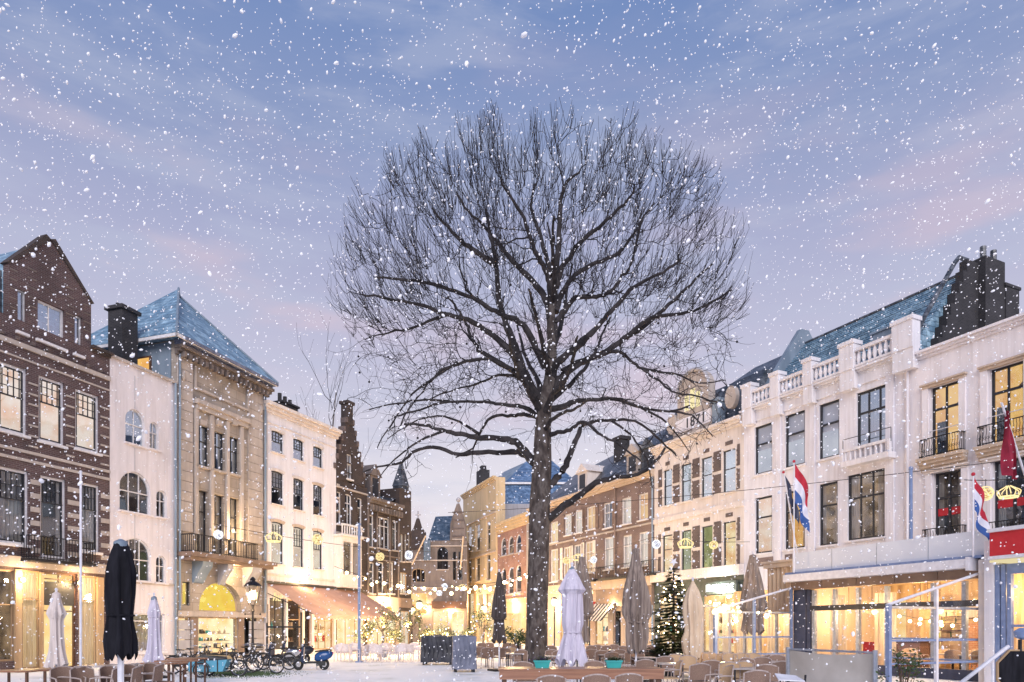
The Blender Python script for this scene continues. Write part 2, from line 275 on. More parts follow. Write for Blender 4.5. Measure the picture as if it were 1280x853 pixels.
M['bulb'] = emit('warm_bulb', (1, .74, .36), 14); M['bulb_white'] = emit('white_bulb', (1, .93, .85), 2.4); M['lantern'] = emit('lantern_flame', (1, .78, .42), 5); M['sign_white'] = emit('lit_sign', (.95, 1, .92), 4)
M['tube_gold'] = emit('gold_light_tube', (1, .78, .38), 1.35); M['tube_white'] = emit('white_light_tube', (.85, .88, 1), 1.6)
def sheer():
    m = bpy.data.materials.new('sheer_curtain'); m.use_nodes = True; t = m.node_tree; t.nodes.clear()
    o = t.nodes.new('ShaderNodeOutputMaterial'); mx = t.nodes.new('ShaderNodeMixShader'); d = t.nodes.new('ShaderNodeBsdfDiffuse'); tl = t.nodes.new('ShaderNodeBsdfTranslucent')
    n = t.nodes.new('ShaderNodeTexNoise'); n.inputs['Scale'].default_value = 3; t.links.new(coords(t, 6, 1, .3), n.inputs[0]); r = t.nodes.new('ShaderNodeValToRGB'); ramp(r, [(.35, (.62,.55,.47)), (.65, (.82,.76,.68))]); t.links.new(n.outputs[0], r.inputs[0])
    t.links.new(r.outputs[0], d.inputs[0]); t.links.new(r.outputs[0], tl.inputs[0]); mx.inputs[0].default_value = .62; t.links.new(d.outputs[0], mx.inputs[1]); t.links.new(tl.outputs[0], mx.inputs[2]); t.links.new(mx.outputs[0], o.inputs[0]); return m
M['curtain'] = M['sheer'] = sheer()
# mottled plane bark
def bark():
    m, t, b = base_mat('plane_bark'); v = coords(t, 1, 1, .45)
    n = t.nodes.new('ShaderNodeTexNoise'); n.inputs['Scale'].default_value = 5; n.inputs['Detail'].default_value = 4; t.links.new(v, n.inputs[0])
    r = t.nodes.new('ShaderNodeValToRGB'); ramp(r, [(.34, (.035,.027,.025)), (.46, (.062,.048,.044)), (.56, (.115,.098,.09)), (.64, (.08,.066,.06)), (.72, (.045,.035,.032))]); t.links.new(n.outputs[0], r.inputs[0]); t.links.new(r.outputs[0], b.inputs['Base Color'])
    n2 = t.nodes.new('ShaderNodeTexNoise'); n2.inputs['Scale'].default_value = 14; n2.inputs['Detail'].default_value = 6; t.links.new(coords(t, 1, 1, .3), n2.inputs[0])
    b.inputs['Roughness'].default_value = .9; bump(t, b, n2.outputs[0], .7, .04); return m
M['bark'] = bark(); M['limb_bark'] = noise_mat('limb_bark', (.015,.013,.015), (.055,.048,.05), 2.5, .9, bs=.4, bd=.03); M['twig'] = noise_mat('twig_bark', (.010,.009,.012), (.024,.020,.024), 5, .85, bs=0)
def snowy_ground():
    m, t, b = base_mat('snowy_paving'); v = coords(t)
    n = t.nodes.new('ShaderNodeTexNoise'); n.inputs['Scale'].default_value = .45; n.inputs['Detail'].default_value = 8; n.inputs['Roughness'].default_value = .6; t.links.new(v, n.inputs[0])
    r = t.nodes.new('ShaderNodeValToRGB'); ramp(r, [(.30, (.30,.33,.27)), (.36, (.66,.68,.66)), (.46, (.86,.87,.88)), (.8, (.93,.93,.94))]); t.links.new(n.outputs[0], r.inputs[0])
    t.links.new(r.outputs[0], b.inputs['Base Color']); b.inputs['Roughness'].default_value = .7
    n2 = t.nodes.new('ShaderNodeTexVoronoi'); n2.inputs['Scale'].default_value = 6; t.links.new(v, n2.inputs[0]); bump(t, b, n2.outputs[0], .25, .02); return m
M['ground'] = snowy_ground()
obj('ground', MB().quad((-300,-60,0),(300,-60,0),(300,700,0),(-300,700,0)), M['ground'], kind='structure')

# ---------------------------------------------------------------- facades
class Fac:
    def __init__(s, name, label, cat, x0, d0, x1, d1, group=None):
        s.A = Vector(((x0-CX)*d0/F, d0)); B = Vector(((x1-CX)*d1/F, d1)); s.u = (B-s.A).normalized(); s.L = (B-s.A).length; s.n = Vector((s.u.y, -s.u.x))
        s.root = thing(name, label, cat, (s.A.x, s.A.y, 0), math.atan2(s.u.y, s.u.x), group); s.holes = []
    def sz(s, px, py, off=0):
        r = (px-CX)/F; a = s.A+off*s.n
        q = (r*a.y-a.x)/(s.u.x-r*s.u.y); d = a.y+q*s.u.y
        return q, EYE+(HY-py)*d/F
    def S(s, px, off=0): return s.sz(px, 0, off)[0]
    def rect(s, x0, x1, yt, yb, off=0):
        xm = (x0+x1)/2; return s.S(x0, off), s.S(x1, off), s.sz(xm, yb, off)[1], s.sz(xm, yt, off)[1]
    def part(s, name, mb, mat, smooth=False, parent=None, label=None, kind=None): return obj(name, mb, M[mat] if isinstance(mat, str) else mat, parent or s.root, smooth, label, kind)
    def bx(s, name, x0, x1, yt, yb, out=.05, inn=0, mat='stone', parent=None, label=None):
        a, b, z0, z1 = s.rect(x0, x1, yt, yb, out); return s.part(name, MB().box(a, b, -out, inn, z0, z1), mat, parent=parent, label=label)
    def world(s, q, y, z): p = s.A+q*s.u-y*s.n; return Vector((p.x, p.y, z))
    def wall(s, mat, z1, z0=0, D=9, s0=None, s1=None, name='wall', top=True, rev=.2):
        s0 = 0 if s0 is None else s0; s1 = s.L if s1 is None else s1; mb = MB()
        hs = [h for h in s.holes if h[1] > s0 and h[0] < s1 and h[3] > z0 and h[2] < z1]
        xs = sorted({s0, s1, *[h[0] for h in hs], *[h[1] for h in hs]}); zs = sorted({z0, z1, *[h[2] for h in hs], *[h[3] for h in hs]})
        for i in range(len(xs)-1):
            for j in range(len(zs)-1):
                cx, cz = (xs[i]+xs[i+1])/2, (zs[j]+zs[j+1])/2
                if any(h[0] < cx < h[1] and h[2] < cz < h[3] for h in hs): continue
                mb.quad((xs[i],0,zs[j]),(xs[i+1],0,zs[j]),(xs[i+1],0,zs[j+1]),(xs[i],0,zs[j+1]))
        for a, b, c, d, arch in hs:
            mb.quad((a,0,c),(b,0,c),(b,rev,c),(a,rev,c))
            ar = arch_pts(a, b, d, arch); sp = ar[0][1]
            mb.quad((a,rev,c),(a,rev,sp),(a,0,sp),(a,0,c)); mb.quad((b,0,c),(b,0,sp),(b,rev,sp),(b,rev,c))
            for k in range(len(ar)-1):
                p, q = ar[k], ar[k+1]; mb.quad((p[0],0,p[1]),(p[0],rev,p[1]),(q[0],rev,q[1]),(q[0],0,q[1]))
            if arch:
                for k in range(len(ar)-1):
                    p, q = ar[k], ar[k+1]; mb.quad((p[0],0,p[1]),(q[0],0,q[1]),(q[0],0,d),(p[0],0,d))
                    mb.quad((p[0],rev+.01,p[1]),(q[0],rev+.01,q[1]),(q[0],rev+.01,d+.02),(p[0],rev+.01,d+.02))
        mb.quad((s0,0,z0),(s0,0,z1),(s0,D,z1),(s0,D,z0)); mb.quad((s1,0,z0),(s1,D,z0),(s1,D,z1),(s1,0,z1)); mb.quad((s0,D,z0),(s0,D,z1),(s1,D,z1),(s1,D,z0))
        if top: mb.quad((s0,0,z1),(s1,0,z1),(s1,D,z1),(s0,D,z1))
        return s.part(name, mb, mat)
    def win(s, x0, x1, yt, yb, cols=1, rows=(), grid=None, room='dark_room', fr='dark_frame', gl='win', arch=0, sill='stone', curt=0, dep=.14, fw=.06, bw=.04, name='window', depth=.9, sx=.08, sillh=.1, sash=None):
        a, b, c, d = s.rect(x0, x1, yt, yb); return s.winl(a, b, c, d, cols, rows, grid, room, fr, gl, arch, sill, curt, dep, fw, bw, name, depth, sx, sillh, sash)
    def winl(s, a, b, c, d, cols=1, rows=(), grid=None, room='dark_room', fr='dark_frame', gl='win', arch=0, sill='stone', curt=0, dep=.14, fw=.06, bw=.04, name='window', depth=.9, sx=.08, sillh=.1, sash=None):
        s.holes.append((a, b, c, d, arch)); mb = MB(); y0, y1 = dep-.05, dep+.03; w, h = b-a, d-c
        fw = min(fw, w*.12); ar = arch_pts(a, b, d, arch); sp = ar[0][1]
        mb.box(a, a+fw, y0, y1, c, sp); mb.box(b-fw, b, y0, y1, c, sp); mb.box(a+fw, b-fw, y0, y1, c, c+fw)
        if not arch: mb.box(a+fw, b-fw, y0, y1, d-fw, d)
        else:
            cx = (a+b)/2; inner = [(cx+(x-cx)*(1-2*fw/w), z-fw) for x, z in ar]
            for k in range(len(ar)-1): mb.prism([inner[k], inner[k+1], ar[k+1], ar[k]], y0, y1)
        def topz(x):
            if not arch: return d
            for k in range(len(ar)-1):
                if ar[k][0] <= x <= ar[k+1][0]: t = (x-ar[k][0])/max(1e-6, ar[k+1][0]-ar[k][0]); return ar[k][1]*(1-t)+ar[k+1][1]*t
            return sp
        vx = [a+w*i/cols for i in range(1, cols)] if isinstance(cols, int) else [a+w*f for f in cols]
        for x in vx: mb.box(x-bw/2, x+bw/2, y0+.012, y1-.012, c+fw*.9, topz(x)-fw*.5)
        hz = [c+h*f for f in rows]
        fmb = mb; mb = MB() if sash else mb
        if sash: mb.box(a+fw,a+fw+.05,y0+.005,y1-.005,c+fw,d-fw).box(b-fw-.05,b-fw,y0+.005,y1-.005,c+fw,d-fw).box(a+fw+.05,b-fw-.05,y0+.005,y1-.005,c+fw,c+fw+.06).box(a+fw+.05,b-fw-.05,y0+.005,y1-.005,d-fw-.05,d-fw)
        for z in hz:
            e = 0
            if z > sp:   # chord of the arch at this height
                xs_ = [x for x, zz in ar if zz >= z]; e = (min(xs_)-a) if xs_ else 0
            mb.box(a+fw*.9+e, b-fw*.9-e, y0-.004, y1-.006, z-bw*.6, z+bw*.6)
        if grid:
            g0, g1, nc, nr = grid; ga, gb = c+h*g0, c+h*g1
            for i in range(1, nc): x = a+w*i/nc; mb.box(x-.014, x+.014, y0+.02, y1-.02, ga, gb)
            for j in range(1, nr): z = ga+(gb-ga)*j/nr; mb.box(a+fw, b-fw, y0+.024, y1-.024, z-.014, z+.014)
        f = s.part(name, fmb, fr)
        if sash: s.part('sash', mb, sash, parent=f)
        ex = [a+fw*.5]+vx+[b-fw*.5]; ez = [c+fw*.5]+[z for z in hz if z < sp-.05]+[sp-(0 if arch else fw*.5)]
        yp = dep
        for i in range(len(ex)-1):
            for j in range(len(ez)-1):
                if ez[j+1]-ez[j] > .05: s.part('pane', MB().box(ex[i], ex[i+1], yp-.004, yp+.004, ez[j], ez[j+1]), gl, parent=f)
        if arch: s.part('pane', MB().prism([(x, z-.02) for x, z in ar], yp-.004, yp+.004), gl, parent=f)
        if sill: s.part('sill', MB().box(a-sx, b+sx, -.12, dep-.06, c-sillh, c+.004), sill, parent=f)
        yb_ = dep+.1; yd = yb_+depth; e = .12
        if arch and sp > c: rt = d
        else: rt = d
        s.part('room', MB().add([(a-e,yb_,c-.1),(b+e,yb_,c-.1),(b+e,yb_,rt+.1),(a-e,yb_,rt+.1),(a-e,yd,c-.1),(b+e,yd,c-.1),(b+e,yd,rt+.1),(a-e,yd,rt+.1)],
               [(0,1,5,4),(1,2,6,5),(2,3,7,6),(3,0,4,7),(4,5,6,7)]), room, parent=f)
        if curt:
            cw = w*(.5 if curt >= 2 else curt if curt < 1 else .24)
            hgt = d-.03
            if curt == 3: s.part('blind', MB().ribbon(a, b, d-h*.5, hgt, dep+.08, .004, 2, 8), 'blind', parent=f)
            else:
                s.part('curtain', MB().ribbon(a-.02, a+cw, c, hgt, dep+.1, .03, 4), 'curtain', parent=f)
                s.part('curtain', MB().ribbon(b-cw, b+.02, c, hgt, dep+.1, .03, 4), 'curtain', parent=f)
        return f
def arch_pts(a, b, d, arch, n=12):
    if not arch: return [(a, d), (b, d)]
    w = (b-a)/2; rise = w if arch == 1 else w*arch
    cx = (a+b)/2
    return [(cx-w*math.cos(PI*k/n), d-rise+rise*math.sin(PI*k/n)) for k in range(n+1)]
def railing(fc, x0, x1, z0, z1, out, mat='iron', step=.13, curl=False, name='balcony_railing', slab=True, slabmat='iron', slabh=.12):
    """iron balcony in the facade's own metres; bars joined as one part, rails as one"""
    mb = MB(); n = max(2, int((x1-x0)/step))
    for i in range(n+1):
        x = x0+(x1-x0)*i/n
        if curl: mb.tube([(x,-out,z0),(x,-out-.05,z0+.3*(z1-z0)),(x,-out+.03,z0+.7*(z1-z0)),(x,-out-.02,z1)], .011, 4)
        else: mb.box(x-.011, x+.011, -out-.011, -out+.011, z0, z1)
    for i in range(1, int(out/step)+1):
        for x in (x0, x1): mb.box(x-.011, x+.011, -out+i*step-.011, -out+i*step+.011, z0, z1)
    if curl:
        for i in range(n):
            x = x0+(x1-x0)*(i+.5)/n; mb.torus((x, -out, z0+.35*(z1-z0)), min(.055, .45*(x1-x0)/n), .009, n=8, m=3)
    p = fc.part(name, mb, mat)
    r = MB()
    for z in (z0+.05, z1):
        r.box(x0-.02, x1+.02, -out-.02, -out+.02, z-.02, z+.02)
        for x in (x0, x1): r.box(x-.02, x+.02, -out+.02, 0, z-.021, z+.019)
    fc.part('rail', r, mat, parent=p)
    if slab: fc.part('balcony_slab', MB().box(x0-.06, x1+.06, -out-.08, 0, z0-slabh, z0), slabmat)
    return p
def goods(fc, x0, x1, yt, yb, seed=0, y=.55, rows=3, n=9):
    """shelves of goods standing in a shop window"""
    r_ = random.Random(seed); a, b, z0, z1 = fc.rect(x0, x1, yt, yb); z0 = max(z0, .45)
    for j in range(rows):
        z = z0+(z1-z0)*(.08+.72*j/rows); sh = fc.part('display_shelf', MB().box(a+.05, b-.05, y, y+.25, z, z+.03), 'wood')
        for k in range(n):
            if r_.random() < .25: continue
            x = a+.12+(b-a-.24)*(k+r_.uniform(.2,.8))/n; h = r_.uniform(.1,.26)*(z1-z0)/rows*1.6; w_ = r_.uniform(.03,.09)
            m = r_.choice(['wood_dark','red_paint','stripe_white','leaf','cloth_beige','rattan','teal','wood','tarp'])
            fc.part('display_item', MB().lathe([(w_,z+.03),(w_*1.1,z+.03+h*.5),(w_*.5,z+.03+h*.8),(w_*.5,z+.03+h)],8,(x,y+.12)) if k%2 else MB().box(x-w_,x+w_,y+.04,y+.18,z+.03,z+.03+h), m, parent=sh)
def cornice(fc, x0, x1, z0, z1, out, mat, steps=3, name='cornice'):
    mb = MB(); h = (z1-z0)/steps
    for i in range(steps): mb.box(x0-(.0 if i < steps-1 else .03), x1+(.0 if i < steps-1 else .03), -out*(i+1)/steps, 0.002*i+.01, z0+h*i+(.001 if i else 0), z0+h*(i+1))
    return fc.part(name, mb, mat)
# ================================================================ LEFT ROW
VL = 950
dl = lambda px, p0, d0, V: d0*(p0-V)/(px-V)
# ---- plum brick house with gable
b = Fac('brick_house', 'dark plum brick house with pointed gable and a bright yellow shop below', 'house', -70, dl(-70,137,32,VL), 137, 32)
def pier_bands(x0, x1, ys, h, outp=.03):
    for y in ys: b.bx('stone_band', x0, x1, y-h/2, y+h/2, outp, 0, 'stone')
gk = dict(fr='white_frame', sill='white_frame', fw=.11)
for (x0,x1,yt,yb,tr,room,lab) in [(-50,-16,438,531,.55,'lit_peach',0),(-2,33.8,456.5,541,.55,'lit_peach',0),(48.4,80.5,474,554.5,.61,'lit_peach',0),(94.2,124,490.7,564,.6,'lit_peach',0)]:
    f = b.win(x0,x1,yt,yb,1,(tr,),(tr,.97,5,3),room,'white_frame','win',sill='white_frame',fw=.1,sash='dark_frame')
for (x0,x1,yt,yb,tr) in [(-50,-14,570,677,.58),(-3,36,586,680,.6),(50.6,82.5,597,698,.68),(101,124.6,605,690,.62)]:
    f = b.win(x0,x1,yt,yb,1,(tr,),(tr,.97,6,2),'dim_room','white_frame','win',sill='white_frame',fw=.1,curt=2 if yb != 698 else 1,sash='dark_frame')
zc = b.sz(137, 447)[1]
# shop openings
for (x0,x1,yt,yb,room,rows,cols) in [(-60,19,710,828,'lit_dim',(.62,),2),(28.5,51,713.5,836,'lit_yellow',(.71,),1),(98.5,122,720,833,'lit_yellow',(.73,),1)]:
    b.win(x0,x1,yt,yb,cols,rows,None,room,'wood','clear',sill=0,fw=.07,curt=2 if room == 'lit_yellow' else 0,name='shop_window',depth=1.2)
f = b.win(55,97,716,836,(.5,),(.60,.93),None,'lit_yellow','wood_dark','clear',sill=0,fw=.09,name='shop_door',dep=.18,depth=1.4)
a_,b_,z0_,z1_ = b.rect(57,95,728,757); b.part('transom_panel', MB().box(a_,b_,.1,.2,z0_,z1_), 'dark_frame')
b.wall('brick_plum', zc, D=11)
for (x0,x1,yt,yb) in [(19.5,28,712,838),(51,55,716,836),(122.5,130,722,834)]: b.bx('wooden_pilaster', x0,x1,yt,yb,.06,.05,'wood')
b.bx('shop_plinth', 28.5, 130, 836, 842, .04, 0, 'sand')
# stone fascia over shop, string courses
z = b.sz(60, 706)[1]; zt = b.sz(60, 700)[1]
for nm, ya, yb_, o, m in [('stone_fascia', 699, 712, .1, 'stone'), ('string_course', 569.5, 573, .06, 'stone'), ('string_course', 580, 583.5, .05, 'stone'), ('string_course', 556.5, 559, .09, 'stone'), ('string_course', 441, 446.5, .09, 'stone'), ('string_course', 459, 461, .04, 'stone')]:
    z0_ = b.sz(60, yb_, o)[1]; z1_ = b.sz(60, ya, o)[1]
    if nm == 'string_course' and ya > 550 and ya < 558: continue
    b.part(nm, MB().box(0, b.L, -o, 0, z0_, z1_), m)
piers_u = [(-14,-3.5),(35.5,47),(82.5,92.5),(125.5,136)]; piers_l = [(-13,-4),(38,49.5),(84.5,99.5),(126,136.5)]
for x0, x1 in piers_u:
    s0, s1 = b.S(x0), b.S(x1)
    for k in range(7): zz = 8.95+k*.42; b.part('stone_band', MB().box(s0, s1, -.035, 0, zz, zz+.07), 'stone')
for x0, x1 in piers_l:
    s0, s1 = b.S(x0), b.S(x1)
    for k in range(6): zz = 4.72+k*.55; b.part('stone_band', MB().box(s0, s1, -.035, 0, zz, zz+.2), 'stone')
# parapet blocks at cornice
for k in range(int(b.L/.62)):
    b.part('cornice_bracket', MB().box(k*.62+.1, k*.62+.22, -.12, 0, b.sz(60,440)[1], b.sz(60,436)[1]), 'brick_brown')
cornice(b, b.S(113), b.L, zc-.05, zc+.18, .22, 'brick_dark', 2)
# gable wall: local polygon with windows in front of it
gl_, gr_ = b.S(10.7), b.S(113.5); zsh = b.sz(113.5, 379)[1]; zap = b.sz(62, 300)[1]; xap = b.S(62)
zshl = zsh
gp = [(gl_, zc-.02), (gr_, zc-.02), (gr_, zsh), (gr_-.12, zsh+.04), (xap+.16, zap), (xap-.16, zap), (gl_+.12, zshl+.04), (gl_, zshl)]
# gable with real openings: strips
hs = []
for (x0,x1,yt,yb,c,room) in [(21.7,32.6,363,416,1,'dim_room'),(46.7,80.5,381,430.5,(.47,),'dim_room'),(93,102.4,395.5,444,1,'dim_room')]:
    f = b.win(x0,x1,yt,yb,c,(),None,room,'white_frame','blue',sill='white_frame',fw=.08)
    hs.append(b.holes[-1])
top = max(h[3] for h in hs); bot = zc
mb = MB(); xs = sorted({gl_, gr_, *[h[0] for h in hs], *[h[1] for h in hs]})
zs_ = sorted({bot, top, *[h[2] for h in hs if h[2] > bot], *[h[3] for h in hs]})
for i in range(len(xs)-1):
    for j in range(len(zs_)-1):
        cx, cz = (xs[i]+xs[i+1])/2, (zs_[j]+zs_[j+1])/2
        if any(h[0] < cx < h[1] and h[2] < cz < h[3] for h in hs): continue
        mb.box(xs[i], xs[i+1], -.02, .3, zs_[j], zs_[j+1])
up = [(gl_, top), (gr_, top), (gr_, max(top, zsh)), (xap+.16, zap), (xap-.16, zap), (gl_, max(top, zsh))]
mb.prism(up, -.02, .3); b.part('gable', mb, 'brick_plum')
b.part('gable_coping', MB().prism([(gr_-.02, zsh), (gr_+.1, zsh), (xap+.2, zap+.12), (xap, zap+.02)], -.09, .36).prism([(gl_-.1, zsh), (gl_+.02, zsh), (xap, zap+.01), (xap-.2, zap+.12)], -.09, .36), 'brick_dark')
for x0, x1 in [(12,20.5),(34,45),(82,91.5),(104,113)]:
    s0, s1 = b.S(x0), b.S(x1)
    for k in range(6): zz = zc+.35+k*.37; b.part('stone_band', MB().box(s0, s1, -.04, -.02, zz, zz+.045), 'grim_stone')
D = 9
b.part('roof', MB().add([(gl_,.3,zsh),(gr_,.3,zsh),(xap,.3,zap-.1),(gl_,D,zsh),(gr_,D,zsh),(xap,D,zap-.1)], [(0,2,5,3),(1,4,5,2),(3,5,4),(0,1,2)]).box(gl_,gr_,.3,D,zc,zsh), 'slate')
b.part('dormer_side', MB().box(0, gl_-.02, .35, 5, zc, zsh-.25), 'slate_dark')
railing(b, b.S(39,.6), b.S(119,.6), 4.45, 5.35, .6)
for px, py in [(29,725),(100,729)]:
    q, z = b.sz(px, py, .2); p = thing('wall_lamp', 'small glowing wall lamp on the %s side of the yellow shop front' % ('left' if px < 50 else 'right'), 'wall lamp', b.world(q, -.2, z), math.atan2(b.u.y, b.u.x))
    obj('bracket', MB().box(-.03,.03,.0,.2,-.02,.02), M['iron'], p); obj('bulb', MB().ball((0,0,0), .09), M['bulb'], p, True); lamp((0,-.25,0), 70, p)

# ---- plain cream house
d2 = dl(220,137,32,VL)
c = Fac('plain_house', 'plain cream plastered house with pairs of arched windows', 'house', 137.4, 32.02, 220, d2)
wk = dict(fr='white_frame', sill='cream', fw=.05, bw=.035)
for (x0,x1,yt,yb,a,room,gl,rows) in [(156.7,181,512,556,1,'dim_room','blue',(.55,)),(187,198.5,528,562,1,'dim_room','blue',(.6,)),(149.5,188,590,641,.9,'dark_room','win',(.5,)),(195.5,208.5,613,647,1,'dark_room','win',(.6,)),(149.5,189,673,726,.85,'dark_room','win',(.5,)),(195,207.5,695,729,1,'dark_room','win',(.62,))]:
    c.win(x0,x1,yt,yb,(3 if x1-x0 > 30 else 2),rows,None,room,arch=a,gl=gl,sillh=.07,**wk)
c.win(164,206,767,815,(.78,),(.8,),None,'dim_room','white_frame','win',sill='white',fw=.07,name='shop_window',curt=2)
zt2 = c.sz(180, 464)[1]
c.wall('cream', zt2, D=7)
c.part('parapet_coping', MB().box(-.0, c.L, -.12, .3, zt2, zt2+.12), 'stone')
c.part('string_course', MB().box(0, c.L, -.06, 0, c.sz(190,731,.06)[1], c.sz(190,728,.06)[1]), 'stone')
for px in (168.5,): c.part('wall_joint', MB().box(c.S(px)-.015, c.S(px)+.015, -.012, 0, c.sz(168,727)[1]+.3, c.sz(168,672)[1]+0) , 'grey_plaster')
for (ya,yb_) in [(470,511),(560,588),(644,672)]: c.part('wall_joint', MB().box(c.S(168.5)-.012, c.S(168.5)+.012, -.01, 0, c.sz(168.5,yb_)[1], c.sz(168.5,ya)[1]), 'grey_plaster')
c.part('drainpipe', MB().tube([(c.L-.12,-.1,.2),(c.L-.12,-.1,zt2)], .06, 8), 'zinc')

# ---- stone house with pyramid roof
e = Fac('stone_house', 'tall grey beige stone house with blue pyramid roof and iron balcony', 'house', 220.3, d2+.02, 330, dl(330,220,d2,940))
for (x0,x1,yt,yb) in [(243.8,261.5,532,583),(264.6,280.8,540,588),(284.4,298.8,546.5,592.5)]:
    e.win(x0,x1,yt,yb,2,(.62,),None,'dim_room','dark_frame','blue',sill='stone',dep=.2)
for (x0,x1,yt,yb) in [(243.8,260.5,613,690),(264.8,280.5,618.5,692),(284.6,299,622.5,694)]:
    e.win(x0,x1,yt,yb,2,(.66,),None,'lit_dim','dark_frame','win',sill=0,dep=.25,curt=1)
e.win(249,302,728,765,1,(),None,'lit_gold','sand','clear',arch=.82,sill=0,dep=.35,name='arched_window',depth=.3)
e.win(228,237.6,727.5,757,1,(),None,'lit_gold','dark_frame','win',sill=0,name='slit_window')
for (x0,x1,room,nm) in [(223,236.5,'lit_spark','shop_window'),(248,297,'lit_spark','shop_window'),(305.5,321,'dark_room','shop_door')]:
    e.win(x0,x1,772,817,1,(),None,room,'wood' if nm == 'shop_window' else 'dark_frame','clear',sill=0,name=nm,depth=1.6,dep=.1)
zt3 = e.sz(275, 452)[1]
e.wall('ashlar', zt3, D=7, rev=.3)
for (x0,x1) in [(222.5,241),(311,328.5)]:      # stacked blocks of the corner piers
    s0, s1 = e.S(x0,.08), e.S(x1,.08); z = 6.6; k = 0
    while z < zt3-.8: e.part('stone_block', MB().box(s0, s1, -.08-.006*(k%2), 0, z+.012, z+.5), 'stone'); z += .512; k += 1
    s0, s1 = e.S(x0), e.S(x1); z = .1
    while z < 2.1: e.part('stone_block', MB().box(s0, s1, -.05, 0, z+.012, z+.48), 'grey_plaster'); z += .5
e.bx('stone_pier', 237.5, 247, 772, 822, .05, 0, 'brown_fascia'); e.bx('stone_pier', 298, 305, 772, 820, .05, 0, 'brown_fascia')
s0, s1 = e.S(242.5), e.S(309.5)
e.part('window_hood', MB().box(s0, s1, -.28, 0, e.sz(275,517)[1], e.sz(275,512)[1]).box(s0+.1, s1-.1, -.16, 0, e.sz(275,523)[1], e.sz(275,517)[1]), 'stone')
e.part('attic_panel', MB().box(s0, s1, -.1, 0, e.sz(275,500)[1], e.sz(275,497)[1]).box(s0, s0+.1, -.1, 0, e.sz(275,497)[1], zt3-.9).box(s1-.1, s1, -.1, 0, e.sz(275,497)[1], zt3-.9), 'stone')
for px in (242.2, 262.0, 281.6, 299.4):
    q = e.S(px); e.part('pilaster', MB().box(q, q+.22, -.12, 0, 6.55, e.sz(275,524)[1]), 'stone')
for px in (252, 272.5, 291.5):
    q = e.S(px); e.part('carved_keystone', MB().prism([(q-.16, e.sz(px,532)[1]), (q+.16, e.sz(px,532)[1]), (q+.24, e.sz(px,526)[1]), (q-.24, e.sz(px,526)[1])], -.17, 0), 'stone')
for q in (.35, e.L-.45): e.part('carved_ornament', MB().ball((q, -.1, zt3-1.7), .12, 8, 5, 2.2), 'stone', True)
cornice(e, -.1, e.L+.3, zt3-.75, zt3-.3, .5, 'grim_stone', 3); cornice(e, -.1, e.L+.3, zt3-.3, zt3, .78, 'tarp_grey', 2)
for k in range(18): e.part('cornice_bracket', MB().box(.1+k*e.L/18, .25+k*e.L/18, -.45, -.2, zt3-.85, zt3-.6), 'grim_stone')
Dp = 7; ov = .7
e.part('roof', MB().add([(-ov,-ov,zt3+.02),(e.L+ov*.6,-ov,zt3+.02),(e.L+ov*.6,Dp+.3,zt3+.02),(-ov,Dp+.3,zt3+.02),(e.L*.44,2.7,zt3+4.3),(e.L*.56,3.4,zt3+4.3)], [(0,1,5,4),(1,2,5),(2,3,4,5),(3,0,4),(3,2,1,0)]), 'slate')
e.part('hip_ridge', MB().tube([(-ov,-ov,zt3+.06),(e.L*.44,2.7,zt3+4.34)], .06, 6).tube([(e.L+ov*.6,-ov,zt3+.06),(e.L*.56,3.4,zt3+4.34),(e.L*.44,2.7,zt3+4.34)], .06, 6), 'zinc')
e.part('eave_board', MB().box(-ov,-ov+.08,-ov,Dp+.3,zt3-.15,zt3).box(-ov,e.L+.4,-ov,-ov+.08,zt3-.15,zt3), 'white_frame')
# zinc side wall seen over the cream house, with its lit hatch
e.part('side_wall', MB().box(-.06,-.01,0.3,Dp,zt2-1,zt3-.1), 'zinc')
f = e.part('side_window', MB().box(-.12,-.06,1.5,2.7,zt2+.75,zt2+1.6), 'wood_dark'); e.part('pane', MB().box(-.14,-.12,1.62,2.58,zt2+.83,zt2+1.5), 'lit_orange', parent=f)
e.part('roof_extension', MB().box(-.1,-3.5,5.5,7.2,zt2-.5,zt3-.6), 'zinc')
ch = MB(); cx_, cy_ = -1.25, 2.1
q = e.part('chimney', ch.box(cx_-.46,cx_+.46,cy_-.45,cy_+.45,zt2-.6,zt3+1.25).box(cx_-.58,cx_+.58,cy_-.57,cy_+.57,zt3+1.1,zt3+1.27), 'brick_black')
for k in range(3): e.part('chimney_pot', MB().tube([(cx_-.3+.3*k,cy_,zt3+1.25),(cx_-.3+.3*k,cy_,zt3+1.45)], .1, 8), 'brick_black', parent=q)
goods(e, 248, 297, 776, 816, 1, .5, 3, 10); goods(e, 224, 236, 776, 814, 2, .5, 3, 4)
# balcony of the stone house
zb = e.sz(280, 697, .9)[1]
railing(e, e.S(243,.9), e.S(323,.9), zb+.12, zb+1.0, .85, slab=False)
e.part('balcony_slab', MB().box(.0, e.L, -.95, 0, zb-.12, zb+.1).box(.15, e.L-.1, -.75, 0, zb-.3, zb-.12), 'brown_fascia')
for (x0,x1,m) in [(240,253,'zinc'),(272,279,'grey_plaster'),(303,315,'grey_plaster')]:
    s0, s1 = e.S(x0), e.S(x1); mb = MB()
    pts = [(0,zb-.3),(-.7,zb-.3),(-.66,zb-.55),(-.35,zb-.95),(-.12,zb-1.35),(0,zb-1.4)]
    n = len(pts); vs = [(s0,y,z) for y,z in pts]+[(s1,y,z) for y,z in pts]
    mb.add(vs, [tuple(range(n)), tuple(range(2*n-1,n-1,-1))]+[(i,(i+1)%n,(i+1)%n+n,i+n) for i in range(n)]); e.part('balcony_bracket', mb, m)
e.part('lintel_band', MB().box(0, e.L, -.14, 0, e.sz(275,771.5,.14)[1], e.sz(275,765,.14)[1]), 'stone')
